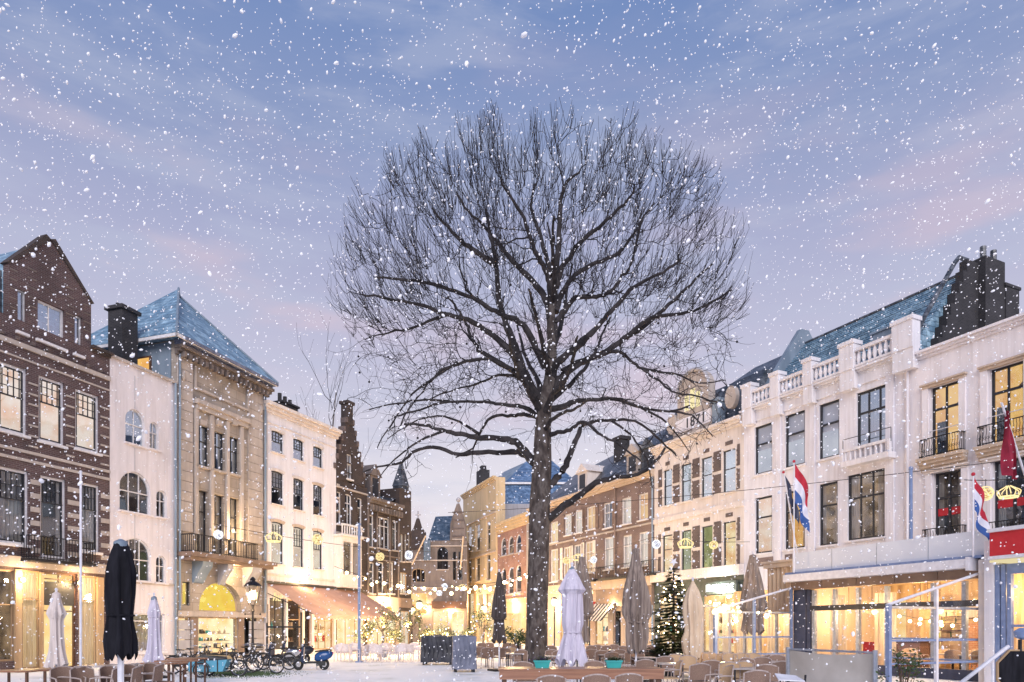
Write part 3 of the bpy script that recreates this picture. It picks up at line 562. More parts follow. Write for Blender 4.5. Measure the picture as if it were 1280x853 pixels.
e.part('drainpipe', MB().tube([(.1,-.14,2.6),(.1,-.14,zt3-.7)], .055, 8), 'zinc')
e.part('drainpipe', MB().tube([(e.L-.05,-.14,2.6),(e.L-.05,-.14,zt3-.7)], .055, 8), 'zinc')

# ---- white house with nine small windows and the brown awning
d4 = dl(330,220,d2,940); d4e = dl(420,330,d4,1010)
w = Fac('white_house', 'white house with nine segmental windows above a brown awning', 'house', 330.3, d4+.02, 420, d4e)
cols = [(339.2,354.2),(366.6,379.6),(391.5,403.2)]
for ci, (x0,x1) in enumerate(cols):
    for (yt,yb,room,gl) in [((539.5,549.4,559)[ci],(566.7,575.7,584.8)[ci],'dim_room','blue'),((589.4,598.7,606.7)[ci],(631,638,644.6)[ci],'dark_room','win'),((652.6,659,664)[ci],(705.4,709,712)[ci],'lit_cream','win')]:
        w.win(x0,x1,yt,yb,1,(.52,),(.52,.94,4,3),room,'dark_frame',gl,arch=.18,sill='warmwhite',sillh=.07,curt=3 if room == 'dark_room' else 0)
        a,b2,c2,d2_ = w.rect(x0,x1,yt,yb); ap = arch_pts(a-.14, b2+.14, d2_+.16, .18); ai = arch_pts(a, b2, d2_+.002, .18); mb = MB()
        for k in range(len(ap)-1): mb.prism([ai[k], ai[k+1], ap[k+1], ap[k]], -.05, 0)
        w.part('window_hood', mb, 'sand' if yt > 600 else 'warmwhite')
zt4 = w.sz(372, 520)[1]
w.win(337,358,748,812,2,(.55,),None,'lit_dim','dark_frame','clear',sill=0,name='shop_window',depth=1.6,dep=.25)
w.win(360,378,750,812,1,(.6,),None,'lit_dim','wood','clear',sill=0,name='shop_window',depth=1.6,dep=.25)
w.win(381,390,750,812,1,(),None,'dark_room','wood_dark','clear',sill=0,name='shop_door',depth=1.6,dep=.25)
w.win(393,418,752,812,3,(.6,),None,'lit_shop','wood','clear',sill=0,name='shop_window',depth=1.6,dep=.25)
w.wall('white', zt4, D=9, rev=.25)
cornice(w, -.1, w.L+.1, zt4-.5, zt4+.05, .45, 'warmwhite', 3)
w.part('frieze', MB().box(0,w.L,-.05,0,zt4-1.15,zt4-1.08), 'warmwhite')
for y0_, y1_, o in [(719,716.5,.08),(726,725,.04),(733,731.5,.1)]: w.part('string_course', MB().box(0,w.L,-o,0,w.sz(372,y0_+4)[1],w.sz(372,y1_+4)[1]), 'warmwhite')
w.part('roof', MB().add([(0,.3,zt4),(w.L,.3,zt4),(w.L,8,zt4),(0,8,zt4),(1,4,zt4+.9),(w.L-1,4,zt4+.9)], [(0,1,5,4),(1,2,5),(2,3,4,5),(3,0,4)]), 'slate_dark')
q, zch = w.sz(357, 505); ch = w.part('chimney', MB().box(3.7,5.2,1.8,2.7,zt4,zt4+1.45).box(3.6,5.3,1.7,2.8,zt4+1.3,zt4+1.42), 'brick_black')
for k in range(3): w.part('chimney_pot', MB().tube([(3.95+.5*k,2.25,zt4+1.45),(3.95+.5*k,2.25,zt4+2.0-.08*k)], .13, 8), 'brick_black', parent=ch)
w.part('drainpipe', MB().tube([(.07,-.1,2),(.07,-.1,zt4-.5)], .06, 8), 'grey_plaster')
goods(w, 338, 357, 762, 806, 3, .6, 2, 5); goods(w, 361, 377, 762, 806, 4, .6, 2, 5); goods(w, 395, 417, 764, 806, 5, .6, 2, 7)
# awning
t = thing('awning', 'large brown fabric awning sloping out from the white house', 'awning', w.root.location, w.root.rotation_euler.z)
za, zf, o = w.sz(378, 733)[1], 2.45, 3.6; n = 8; x0_, x1_ = .1, w.L+2.6
for i in range(n):
    a_, b_ = x0_+(x1_-x0_)*i/n, x0_+(x1_-x0_)*(i+1)/n
    obj('fabric_strip', MB().add([(a_,-.05,za),(b_,-.05,za),(b_,-o,zf),(a_,-o,zf),(a_,-.05,za-.03),(b_,-.05,za-.03),(b_,-o,zf-.03),(a_,-o,zf-.03)], [(0,3,2,1),(4,5,6,7),(0,4,7,3),(1,2,6,5),(2,3,7,6)]), M['awning'], t)
mb = MB()
for i in range(n*2):
    a_, b_ = x0_+(x1_-x0_)*i/n/2, x0_+(x1_-x0_)*(i+1)/n/2
    mb.prism([(a_,zf),(b_,zf),(b_,zf-.2),((a_+b_)/2,zf-.26),(a_,zf-.2)], -o-.02, -o)
obj('valance', mb, M['awning'], t); obj('housing', MB().box(x0_-.1,x1_+.1,-.2,0,za,za+.14), M['dark_frame'], t)
obj('arm', MB().tube([(x0_+.2,0,za-.6),(x0_+.2,-o,zf-.05)], .03, 6), M['dark_frame'], t); obj('arm', MB().tube([(x1_-.2,0,za-.6),(x1_-.2,-o,zf-.05)], .03, 6), M['dark_frame'], t)
bulbs = [lamp((x0_+(x1_-x0_)*(k+.5)/3,-2.2,2.35), 60) for k in range(3)]
for l in bulbs: l.parent = t
for k in range(14): obj('bulb', MB().ball((x0_+.3+(x1_-x0_-.6)*k/13,-o+.25,zf-.2), .05, 6, 4), M['bulb'], t)
# glazed terrace under the awning
t = thing('terrace_screen', 'dark framed glass terrace screen under the brown awning', 'screen', w.root.location, w.root.rotation_euler.z)
for x in (0.2,): 
    obj('frame', MB().box(x-.04,x+.04,-2.6,-2.5,0,2.6).box(x-.04,x+.04,-.1,0,0,3.1).box(x-.04,x+.04,-2.5,-.1,1.7,1.8).box(x-.04,x+.04,-1.3,-1.2,0,2.9).prism([(x-.04,0),(x-.04,0.01),(x+.04,0)],0,.001), M['dark_frame'], t)
    obj('pane', MB().box(x-.01,x+.01,-2.5,-.1,0.1,2.5), M['clear'], t)
q, z = w.sz(340.5, 751, .05); lettering('hu', .75, w.root, (q, -.06, z), M['tube_gold'], 1, .3)

# ---- dark step gable house
d5 = d4e; g5 = Fac('gable_house', 'narrow dark brick house with ornate stepped gable and white bay window', 'house', 420.3, d5, 459, dl(459,420,d5,1040))
for (x0,x1,yt,yb,n) in [(421,426.5,615,655,1),(431.5,440,618,656,2),(447,452.8,623,663,1)]:
    g5.win(x0,x1,yt,yb,n,(.7,),None,'dark_room','white_frame','win',sill='white_frame',arch=.3 if n == 2 else 0)
g5.win(433,440,568,599,2,(.6,),None,'dim_room','white_frame','blue',sill='white_frame')
g5.win(421.5,428,700,730,1,(.7,),None,'dim_room','warmwhite','win'); g5.win(447,452,701,731,1,(.7,),None,'dim_room','warmwhite','win')
g5.win(421,457,752,806,3,(.75,),None,'lit_spark','wood','clear',sill=0,name='shop_window',depth=1.4)
zt5 = g5.sz(438, 604)[1]; zg = g5.sz(436.5, 503)[1]
g5.holes = [h for h in g5.holes]
g5.wall('brick_dark', zt5, D=10)
L5 = g5.L; gs = []; cxg = g5.S(436.8); steps = 6; hw = L5*.5
for k in range(steps):
    hwk = hw*(1-k/steps*.86); z0_ = zt5+(zg-zt5-1.5)*k/steps; z1_ = zt5+(zg-zt5-1.5)*(k+1)/steps
    h = g5.holes[3]; xa_, xb_ = max(0,cxg-hwk), min(L5,cxg+hwk)
    if z0_ < h[3]: g5.part('gable_step', MB().box(xa_, h[0], -.04, .35, z0_, z1_).box(h[1], xb_, -.04, .35, z0_, z1_).box(h[0], h[1], -.04, .35, max(z0_, min(z1_-.01, h[3])), z1_), 'brick_dark')
    else: g5.part('gable_step', MB().box(xa_, xb_, -.04, .35, z0_, z1_), 'brick_dark')
    for sg in (-1,1): g5.part('step_pinnacle', MB().box(cxg+sg*(hwk-.12)-.1, cxg+sg*(hwk-.12)+.1, -.1, .4, z1_, z1_+.35), 'brick_brown')
g5.part('gable_chimney', MB().box(cxg-.3, cxg+.3, -.08, .5, zg-1.6, zg).box(cxg-.4, cxg+.4, -.18, .6, zg-.15, zg+.05), 'brick_dark')
g5.part('roof', MB().add([(0,.3,zt5),(L5,.3,zt5),(cxg,.3,zg-2.2),(0,14,zt5),(L5,14,zt5),(cxg,14,zg-2.2)], [(0,2,5,3),(1,4,5,2),(3,5,4),(0,1,2)]), 'slate_dark')
for y in (612, 668): g5.part('string_course', MB().box(0,L5,-.1,0,g5.sz(438,y+2)[1],g5.sz(438,y)[1]), 'stone')
for k in range(9): g5.part('stone_band', MB().box(.05,.35,-.03,0,6+.9*k,6.15+.9*k), 'stone')
zb5 = g5.sz(441,735,.8)[1]; zb6 = g5.sz(441,672,.8)[1]; sb0, sb1 = g5.S(428,.7), g5.S(452,.7)
bay = g5.part('bay_window', MB().box(sb0,sb1,-.7,0,zb5,zb5+.9).box(sb0,sb1,-.7,0,zb6-.35,zb6).box(sb0-.1,sb1+.1,-.82,0,zb6,zb6+.15).box(sb0,sb0+.12,-.7,0,zb5+.9,zb6-.35).box(sb1-.12,sb1,-.7,0,zb5+.9,zb6-.35).box((sb0+sb1)/2-.07,(sb0+sb1)/2+.07,-.7,-.6,zb5+.9,zb6-.35), 'warmwhite')
for k in range(2): a_ = sb0+.14+(sb1-sb0)*.5*k; g5.part('pane', MB().box(a_,a_+(sb1-sb0)*.5-.22,-.62,-.6,zb5+.92,zb6-.37), 'win', parent=bay)
g5.part('bay_room', MB().box(sb0+.13,sb1-.13,-.1,-.05,zb5+.9,zb6-.36), 'lit_dim', parent=bay)
mb = MB(); nb = 9
for k in range(nb): xx = sb0+(sb1-sb0)*k/(nb-1); mb.box(xx-.035,xx+.035,-.72,-.66,zb6+.15,zb6+.75)
mb.box(sb0-.05,sb1+.05,-.76,-.62,zb6+.75,zb6+.86); g5.part('balcony_rail', mb, 'white_frame')
# ---- dark brick house with ornate cornice
d6 = dl(459,420,d5,1040); d6e = dl(500,459,d6,1050)
h6 = Fac('cornice_house', 'dark brown brick house with pale ornate cornice and tall window bays', 'house', 459.2, d6, 499, d6e)
for (x0,x1,yt,yb,n) in [(462,467.5,644,684,1),(471,487,647,686,3),(490.5,496,651,688,1)]:
    h6.win(x0,x1,yt,yb,n,(.72,),None,'dark_room','white_frame','win',sill='stone')
for (x0,x1) in [(461,468),(471.5,480),(484,492)]: h6.win(x0,x1,703,742,1,(.7,),None,'dark_room','white_frame','win',sill='stone')
h6.win(468,491,758,768,1,(),None,'lit_gold','wood','clear',sill=0,name='shop_window'); h6.win(462,496,773,806,3,(),None,'lit_spark','wood','clear',sill=0,name='shop_window')
zt6 = h6.sz(479, 627)[1]; z744 = h6.sz(479, 746)[1]
h6.wall('brick_dark', zt6, D=10, z0=z744); h6.wall('sand', z744, D=10, name='shop_wall', top=False)
cornice(h6, 0, h6.L, zt6-.6, zt6, .5, 'grim_stone', 3)
for k in range(11): h6.part('cornice_bracket', MB().box(.15+k*h6.L/11,.3+k*h6.L/11,-.42,-.15,zt6-.95,zt6-.55), 'grim_stone')
for y in (640, 694, 700): h6.part('string_course', MB().box(0,h6.L,-.09,0,h6.sz(479,y+1.2)[1],h6.sz(479,y)[1]), 'grim_stone')
for q in (.0, h6.L*.27, h6.L*.66, h6.L-.2): h6.part('pilaster', MB().box(q,q+.08,-.11,0,z744,zt6-.6), 'grim_stone')
h6.part('roof', MB().add([(0,.3,zt6),(h6.L,.3,zt6),(h6.L,6,zt6+3.4),(0,6,zt6+3.4),(0,9,zt6),(h6.L,9,zt6)], [(0,1,2,3),(1,5,2),(0,3,4),(3,2,5,4)]), 'slate')
q = h6.S(474); dm = h6.part('dormer', MB().box(q,q+1.3,.8,3.5,zt6+.1,zt6+2.0).prism([(q-.15,zt6+2),(q+1.45,zt6+2),(q+.65,zt6+2.9)],.7,3.6), 'grim_stone')
h6.part('dormer_window', MB().box(q+.3,q+1.0,.76,.8,zt6+.5,zt6+1.8), 'dark_frame', parent=dm)
# ---- dark tower house and its pale lower neighbour
d7 = dl(514,499,d6e,1060); h7 = Fac('tower_house', 'dark narrow house with a pointed turret and pale tall windows', 'house', 499.2, d6e, 514, d7)
for x0, x1 in [(501,504.3),(506,508.8),(510.3,512.8)]: h7.win(x0,x1,668,702,1,(.6,),None,'lit_cream','stone','win',sill='stone',fw=.1)
h7.win(500.5,509,716,742,2,(),None,'lit_cream','wood','win',sill='stone'); h7.win(501,512.5,764,806,2,(),None,'lit_cream','wood','clear',sill=0,name='shop_window')
zt7 = h7.sz(506, 612)[1]; h7.wall('brick_dark', zt7, D=8)
h7.part('fascia', MB().box(0,h7.L,-.1,0,h7.sz(506,760)[1],h7.sz(506,748)[1]), 'brown_fascia')
q = h7.S(507); h7.part('turret', MB().box(q-.3,q+.6,.1,1.0,zt7,zt7+.3).add([(q-.35,.05,zt7+.3),(q+.65,.05,zt7+.3),(q+.65,1.05,zt7+.3),(q-.35,1.05,zt7+.3),(q+.15,.5,Z(580,h7.A.y+3))], [(0,1,4),(1,2,4),(2,3,4),(3,0,4)]), 'slate_dark')
h7.part('roof', MB().add([(-.8,.3,zt7-1.2),(h7.L,.3,zt7),(h7.L,5,zt7+.6),(-.8,5,zt7+.6)], [(0,1,2,3)]), 'slate_dark')
# distant silhouettes behind: roof block
# ================================================================ STREET END
dE = 84
en = Fac('corner_building', 'ornate grey building with steep blue roof closing the far end of the street', 'building', 508, dE, 584, dE)
en.win(515,531.5,711,728,3,(),None,'dark_room','wood','win',arch=.5,sill=0)
en.win(546.5,560,684,712,2,(.4,),None,'dark_room','dark_frame','win',arch=1,sill='stone')
en.win(566,579,664,674,2,(),None,'dark_room','dark_frame','win',arch=1,sill='stone'); en.win(566,570,690,725,1,(),None,'dark_room','dark_frame','win',sill=0); en.win(573,578,690,725,1,(),None,'dark_room','dark_frame','win',sill=0)
en.win(513,534,742,768,2,(.4,),None,'lit_yellow','wood','clear',sill=0,name='shop_window'); en.win(541,560,764,800,2,(),None,'lit_spark','wood','clear',sill=0,name='shop_window'); en.win(564,580,764,800,2,(.5,),None,'lit_spark','wood','clear',sill=0,name='shop_window')
zE = en.sz(546,676)[1]
en.wall('grim_stone', zE, D=10, rev=.3)
s = en.S
en.part('gable', MB().prism([(s(562.5),zE),(s(582),zE),(s(582),en.sz(582,655)[1]),(s(579.5),en.sz(580,645)[1]),(s(574.5),en.sz(574,630)[1]),(s(571),en.sz(571,630)[1]),(s(566),en.sz(566,645)[1]),(s(563),en.sz(563,655)[1])],-.1,.5), 'grim_stone')
for y in (640,650,660,670): en.part('stone_band', MB().box(s(565.5)-.0,s(580),-.16,-.1,en.sz(570,y+1.6)[1],en.sz(570,y)[1]), 'brick_brown')
en.part('finial', MB().tube([(s(572.8),.2,en.sz(572,631)[1]),(s(572.8),.2,en.sz(572,625)[1])],.1,6).ball((s(572.8),.2,en.sz(572,624.5)[1]),.28), 'grey_plaster')
en.part('roof', MB().add([(s(534),.2,zE),(s(566),.2,zE),(s(564),3,en.sz(550,640)[1]),(s(541),3,en.sz(550,641)[1]),(s(534),8,zE),(s(566),8,zE)], [(0,1,2,3),(0,3,4),(1,5,2),(3,2,5,4)]), 'slate_navy')
en.part('small_gable', MB().prism([(s(513),zE-1),(s(532),zE-1),(s(532),zE+1),(s(527),zE+1.6),(s(524),zE+2.6),(s(521),zE+2.6),(s(517),zE+1.4),(s(513),zE+.9)],-.25,.5), 'brick_dark')
en.part('finial', MB().tube([(s(522.5),.1,zE+2.6),(s(522.5),.1,zE+3.5)],.09,6).box(s(522.5)-.3,s(522.5)+.3,.02,.18,zE+3,zE+3.14), 'grey_plaster')
for y in (682, 700, 734, 756): en.part('string_course', MB().box(0,en.L,-.14,0,en.sz(546,y+1.4)[1],en.sz(546,y)[1]), 'stone' if y < 750 else 'wood_dark')
en.part('drape', MB().ribbon(s(530),s(538.5),en.sz(534,701)[1],en.sz(534,676)[1],-.35,.08,3), 'zinc')
en.part('shop_fascia', MB().box(s(540),en.L,-.5,0,en.sz(560,761)[1],en.sz(560,752)[1]), 'wood_dark')
for (xa,ya,xb,yb) in [(515,706,532,670),(575.5,712,579,671)]:
    t = thing('leaning_pole', 'pale bare flagpole slanting from the %s of the far grey building' % ('arched doorway' if xa < 550 else 'gabled right wing'), 'flagpole'); obj('pole', MB().tube([P(xa,ya,dE-.3),P(xb,yb,dE-2.2)],.09,6), M['cloth_beige'], t)
# ================================================================ RIGHT ROW, far to near
VR = 205
dr = lambda px, p0, d0, V=VR: d0*(p0-V)/(px-V)
D0 = 35.0
dR1l = dr(930,1130,D0); dR3l = dr(818,930,dR1l,210); dR4l = dr(664,818,dR3l,210); dR5l = 82
# ---- yellow corner house
y_ = Fac('yellow_house', 'warm yellow lit corner house with tall windows left of the plane tree', 'house', 579, 92, 620, 80)
for (x0,x1) in [(584,589.5),(594.5,600),(608,613)]:
    for (yt,yb) in [(658,690),(700,728)]: y_.win(x0,x1,yt-(x0-584)*.3,yb-(x0-584)*.1,1,(.7,),None,'lit_dim','sand','win',sill='sand',fw=.12)
for (x0,x1) in [(583,592),(596,604),(608,617)]: y_.win(x0,x1,742,805,1,(.4,),None,'lit_spark','wood','clear',sill=0,name='shop_window',depth=1.5)
zy = y_.sz(600, 608)[1]; y_.wall('yellow', zy, D=1.1)
cornice(y_, 0, y_.L, zy-.4, zy+.1, .4, 'yellow', 3)
for y in (648, 694, 735): y_.part('string_course', MB().box(0,y_.L,-.12,0,y_.sz(600,y+2)[1],y_.sz(600,y)[1]), 'sand')
y_.part('chimney', MB().box(y_.S(586),y_.S(591),1,2.2,zy,y_.sz(588,588)[1]).box(y_.S(586)+.4,y_.S(591)-.4,1.3,1.9,zy,y_.sz(588,582)[1]), 'brick_black')
# ---- big blue mansard behind
m_ = Fac('mansard_building', 'large building with bright blue two tier mansard roof behind the tree', 'building', 619, 86.5, 735, 86.5)
zm0, zm1, zm2 = Z(630,86.5), Z(602,86.5), Z(568,90)
m_.wall('grey_plaster', zm0, D=14)
Lm = m_.L
m_.part('lower_roof', MB().add([(0,0,zm0),(Lm,0,zm0),(Lm-1.2,1.5,zm1),(1.2,1.5,zm1),(0,14,zm0),(Lm,14,zm0),(Lm-1.2,12.5,zm1),(1.2,12.5,zm1)], [(0,1,2,3),(1,5,6,2),(5,4,7,6),(4,0,3,7)]), 'slate_royal')
m_.part('upper_roof', MB().add([(1,1.3,zm1),(Lm-1,1.3,zm1),(Lm-4,7,zm2),(4,7,zm2),(1,12.7,zm1),(Lm-1,12.7,zm1)], [(0,1,2,3),(1,5,2),(5,4,3,2),(4,0,3)]), 'slate_royal')
m_.part('ridge_band', MB().box(.8,Lm-.8,1.1,1.4,zm1-.1,zm1+.15), 'white_frame')
m_.part('side_roof', MB().add([(-1.4,3,zm1-.2),(1.4,1.4,zm1),(4.2,7,zm2),(1,9,zm2-1),(-1.4,12,zm1-.2)], [(0,1,2,3),(0,3,4)]), 'zinc')
# ---- arched window red brick house
r5 = Fac('arched_brick_house', 'small red brick house with arched windows just left of the tree trunk', 'house', 622, 80, 662, 71.5)
for (x0,x1,ya,yb,yc,yd) in [(625.7,632.7,672,695,710,744),(634.7,642,670,693,709,743),(644.3,651.5,668,691,706,741)]:
    r5.win(x0,x1,ya,yb,1,(.5,),None,'dim_room','white_frame','win',arch=1,sill='stone',fw=.12); r5.win(x0,x1,yc,yd,1,(.5,),None,'dim_room','white_frame','win',arch=1,sill='stone',fw=.12)
r5.win(627,652,767,806,2,(.5,),None,'lit_yellow','wood','clear',sill=0,name='shop_window',depth=1.5)
z5t = r5.sz(640,662)[1]; z5g = r5.sz(640,752)[1]
r5.wall('brick_red', z5t, D=9, z0=z5g); r5.wall('yellow', z5g, D=9, name='shop_wall', top=False)
cornice(r5, 0, r5.L, z5t, z5t+1.1, .5, 'yellow', 4); r5.part('pilaster', MB().box(r5.L-.6,r5.L,-.1,0,0,z5t), 'stone')
r5.part('string_course', MB().box(0,r5.L,-.15,0,z5g-.1,z5g+.3), 'yellow')
# ---- rose brick row
r4 = Fac('rose_brick_house', 'long rose brick house with many tall warm windows right of the tree trunk', 'house', 664, dR4l, 818, dR3l)
c1 = [(688,697.5,652.5,678),(705.7,715,642.5,669),(718.6,728,638,666),(733,744.4,633,662),(754.5,765.5,628,660),(777,789,622,655),(798,810,617,650)]
c2_ = [(688,697.5,686.6,727.6),(704,712,684,724),(717,726,681,720),(731,741,677,716),(755,766.7,671.5,712),(778.4,789.5,669,709),(798.5,810,665,707)]
rooms = ['lit_yellow','lit_cream','lit_cream','lit_orange','dim_room','lit_cream','lit_orange']
for i, (x0,x1,ya,yb) in enumerate(c1): r4.win(x0,x1,ya,yb,2,(.6,),None,rooms[i],'white_frame','win',sill='white_frame',fw=.1,curt=1 if i in (4,5) else 0)
rooms = ['lit_yellow','lit_orange','lit_dim','lit_orange','lit_cream','lit_cream','lit_cream']
for i, (x0,x1,ya,yb) in enumerate(c2_): r4.win(x0,x1,ya,yb,2,(.66,),None,rooms[i],'white_frame','win',sill='white_frame',fw=.12,curt=1 if i > 3 else 0)
for (x0,x1) in [(667,684),(700,716),(722,738),(744,760)]: r4.win(x0,x1,764,806,2,(.8,),None,'lit_spark' if x0 != 700 else 'lit_yellow','wood','clear',sill=0,name='shop_window',depth=1.6)
r4.win(766,776,764,808,1,(.85,),None,'dark_room','green_black','clear',sill=0,name='shop_door'); r4.win(781,806,762,808,3,(.8,),None,'lit_shop','wood','clear',sill=0,name='shop_window')
z4t = r4.sz(740, 617)[1]; z4g = r4.sz(740, 728)[1]
r4.wall('brick_rose', z4t, D=9, z0=z4g); r4.wall('sand', z4g, D=9, name='shop_wall', top=False)
for i, (x0,x1,ya,yb) in enumerate(c1+c2_):
    a,b2,c0,c9 = r4.rect(x0,x1,ya,yb)
    if i in (1,2,3,4,8,9,10): 
        for sg, q in ((-1,a-.48),(1,b2+.06)): r4.part('shutter', MB().box(q,q+.42,-.07,-.02,c0,c9), 'brown_fascia' if i < 7 else 'stripe_white')
cornice(r4, 0, r4.L, z4t-.2, z4t+.35, .55, 'sand', 3)
r4.part('shop_fascia', MB().box(0,r4.L,-.35,0,r4.sz(740,738,.3)[1],z4g+.05), 'sand'); r4.part('shop_fascia', MB().box(r4.S(748),r4.L,-.25,0,r4.sz(785,758)[1],r4.sz(785,730)[1]), 'brown_fascia')
r4.part('string_course', MB().box(0,r4.L,-.07,0,r4.sz(740,671)[1],r4.sz(740,669)[1]), 'stone')
zq = r4.sz(770, 722,.6)[1]
for (x0,x1) in [(748,790),(798,817),(728,742)]: railing(r4, r4.S(x0,.6), r4.S(x1,.6), zq, zq+1, .6, step=.2)
r4.part('drainpipe', MB().tube([(r4.S(770),-.12,0),(r4.S(770),-.12,z4t)],.08,6), 'brown_fascia'); r4.part('drainpipe', MB().tube([(r4.L-.1,-.12,0),(r4.L-.1,-.12,z4t)],.07,6), 'zinc')
zr = Z(560, r4.A.y-8)
r4.part('roof', MB().add([(0,.1,z4t+.3),(r4.L,.1,z4t+.3),(r4.L,5,z4t+5.6),(0,5,z4t+4.2),(0,10,z4t+.3),(r4.L,10,z4t+.3)], [(0,1,2,3),(1,5,2),(0,3,4),(3,2,5,4)]), 'slate_dark')
for i,(px,m) in enumerate([(722,'warmwhite'),(784,'stone'),(803,'slate_dark')]):
    q = r4.S(px); dm = r4.part('dormer', MB().box(q-.8,q+.8,.5,3.5,z4t+.4,z4t+2.3).prism([(q-1,z4t+2.3),(q+1,z4t+2.3),(q,z4t+3.1)],.35,3.7), m)
    r4.part('dormer_window', MB().box(q-.45,q+.45,.45,.5,z4t+.9,z4t+2.1), 'dark_frame', parent=dm)
q = r4.S(741); r4.part('chimney', MB().box(q-.55,q+.55,2.5,3.4,z4t+2,z4t+5.0).box(q-.65,q+.65,2.4,3.5,z4t+4.8,z4t+5.1), 'brick_black')
for i_, (x0,x1) in enumerate([(667,684),(700,716),(722,738),(744,760),(782,805)]): goods(r4, x0, x1, 772, 804, 10+i_, .6, 2, 6)
# striped awning and red awning below
for (x0,x1,mats,lab,nm) in [(737,762,['stripe_white','dark_frame'],'black and white striped shop awning below the rose brick house','awning'),(716,735,['red_paint'],'small red shop awning beside the striped one','awning')]:
    t = thing('awning', lab, nm, r4.root.location, r4.root.rotation_euler.z); a_, b_ = r4.S(x0,.8), r4.S(x1,.8); n = 12 if len(mats) > 1 else 3; zt_, zf_ = r4.sz(750,752,0)[1], r4.sz(750,776,1.6)[1]
    for k in range(n):
        p0, p1 = a_+(b_-a_)*k/n, a_+(b_-a_)*(k+1)/n
        obj('fabric_strip', MB().add([(p0,-.02,zt_),(p1,-.02,zt_),(p1,-1.6,zf_),(p0,-1.6,zf_),(p0,-.02,zt_-.03),(p1,-.02,zt_-.03),(p1,-1.6,zf_-.03),(p0,-1.6,zf_-.03)], [(0,3,2,1),(4,5,6,7),(0,4,7,3),(1,2,6,5),(2,3,7,6)]), M[mats[k % len(mats)]], t)
# ---- striped stone and brick house with rounded dormer
r3 = Fac('dormer_house', 'cream and brown banded house with rounded attic gable and black mansard', 'house', 818, dR3l, 930, dR1l)
c1 = [(829.5,840,587,632),(851.5,864,580,627),(876.6,890,571.5,621),(903.6,919.5,562,615)]
c2_ = [(828,840.5,669,719),(851.5,864,663,716),(877,890.7,657.5,713),(904,919.5,652,710)]
for i,(x0,x1,ya,yb) in enumerate(c1): r3.win(x0,x1,ya,yb,1,(.55,),None,'lit_peach' if i > 1 else 'lit_cream','dark_frame','blue',sill='warmwhite',fw=.07,curt=0)
for i,(x0,x1,ya,yb) in enumerate(c2_): r3.win(x0,x1,ya,yb,1,(.64,),None,['lit_shop','lit_green','lit_green','lit_shop'][i],'dark_frame','win',sill='warmwhite',fw=.07)
for (x0,x1,room) in [(824,846,'lit_shop'),(879,920,'lit_yellow')]: r3.win(x0,x1,744,815,2 if x1-x0 < 30 else 3,(.72,),None,room,'wood','clear',sill=0,name='shop_window',depth=2)
z3t = r3.sz(870,543)[1]; z3g = r3.sz(870,722)[1]
r3.wall('warmwhite', z3t, D=9, z0=z3g); r3.wall('green_black', z3g, D=9, name='shop_wall', top=False)
for cc in (c1, c2_):
    for i in range(4):
        x0, x1, ya, yb = cc[i]; a,b2,c0,c9 = r3.rect(x0,x1,ya,yb)
        nx = r3.S(cc[i+1][0]) if i < 3 else r3.L-.35
        for q0, q1 in ([(b2+.17, nx-.17)] if i < 3 else [(b2+.17, nx)])+([(.5, a-.17)] if i == 0 else []):
            if q1-q0 < .1: continue
            hh = (c9-c0)
            for za_, zb_ in ((c0+.05, c0+hh*.48), (c0+hh*.56, c9+.15)): r3.part('brick_panel', MB().box(q0,q1,-.035,0,za_,zb_), 'brick_brown')
        for za_, zb_ in ((c9+.3,c9+.55),): r3.part('brick_panel', MB().box(a+.25,b2-.25,-.035,0,za_,zb_), 'brick_brown')
        for k in range(9): 
            r3.part('quoin', MB().box(b2+.1, b2+.175, -.03, 0, c0+k*hh/9+.02, c0+k*hh/9+hh/18), 'brick_brown')
cornice(r3, 0, r3.L, z3t-.45, z3t+.05, .5, 'warmwhite', 3)
z_ = r3.sz(870,645)[1]; r3.part('string_course', MB().box(0,r3.L,-.12,0,z_,z_+.35), 'warmwhite'); r3.part('shop_cornice', MB().box(0,r3.L,-.4,0,z3g-.1,z3g+.55), 'warmwhite')
LL = r3.L
r3.part('mansard_roof', MB().add([(0,.15,z3t),(LL,.15,z3t),(LL,1.8,z3t+3.3),(0.6,1.8,z3t+3.3),(0,9,z3t),(LL,9,z3t),(LL,8,z3t+3.3),(0.6,8,z3t+3.3)], [(0,1,2,3),(1,5,6,2),(5,4,7,6),(4,0,3,7),(3,2,6,7)]), 'slate_dark')
r3.part('upper_roof', MB().add([(3.5,2.5,z3t+3.3),(LL-.1,2.5,z3t+3.3),(LL-.1,7,z3t+3.3),(3.5,7,z3t+3.3),(5.5,4.5,z3t+5.0),(LL-1.2,4.5,z3t+5.0)], [(0,1,5,4),(1,2,5),(2,3,4,5),(3,0,4)]), 'slate_dark')
ga, gb = r3.S(848), r3.S(887); gz1 = r3.sz(868, 463)[1]; gcx = (ga+gb)/2; gw = (gb-ga)/2; gz0 = z3t+.1; rr_ = gw*.8; gzs = gz1-rr_*1.15
pts = [(ga-.5,gz0),(gb+.6,gz0),(gb+.4,gz0+1.2),(gb,gz0+1.5)]+[(gcx+gw*math.cos(PI*k/12)*(.98), gzs+rr_*1.15*math.sin(PI*k/12)) for k in range(13)]+[(ga,gz0+1.5),(ga-.3,gz0+1.2)]
g_ = r3.part('attic_gable', MB().prism(pts, -.1, .5), 'stone')
r3.part('gable_moulding', MB().tube([(gcx+(gw+.02)*math.cos(PI*k/16), -.14, gzs+(rr_*1.15+.02)*math.sin(PI*k/16)) for k in range(17)], .12, 6), 'grey_plaster', parent=g_)
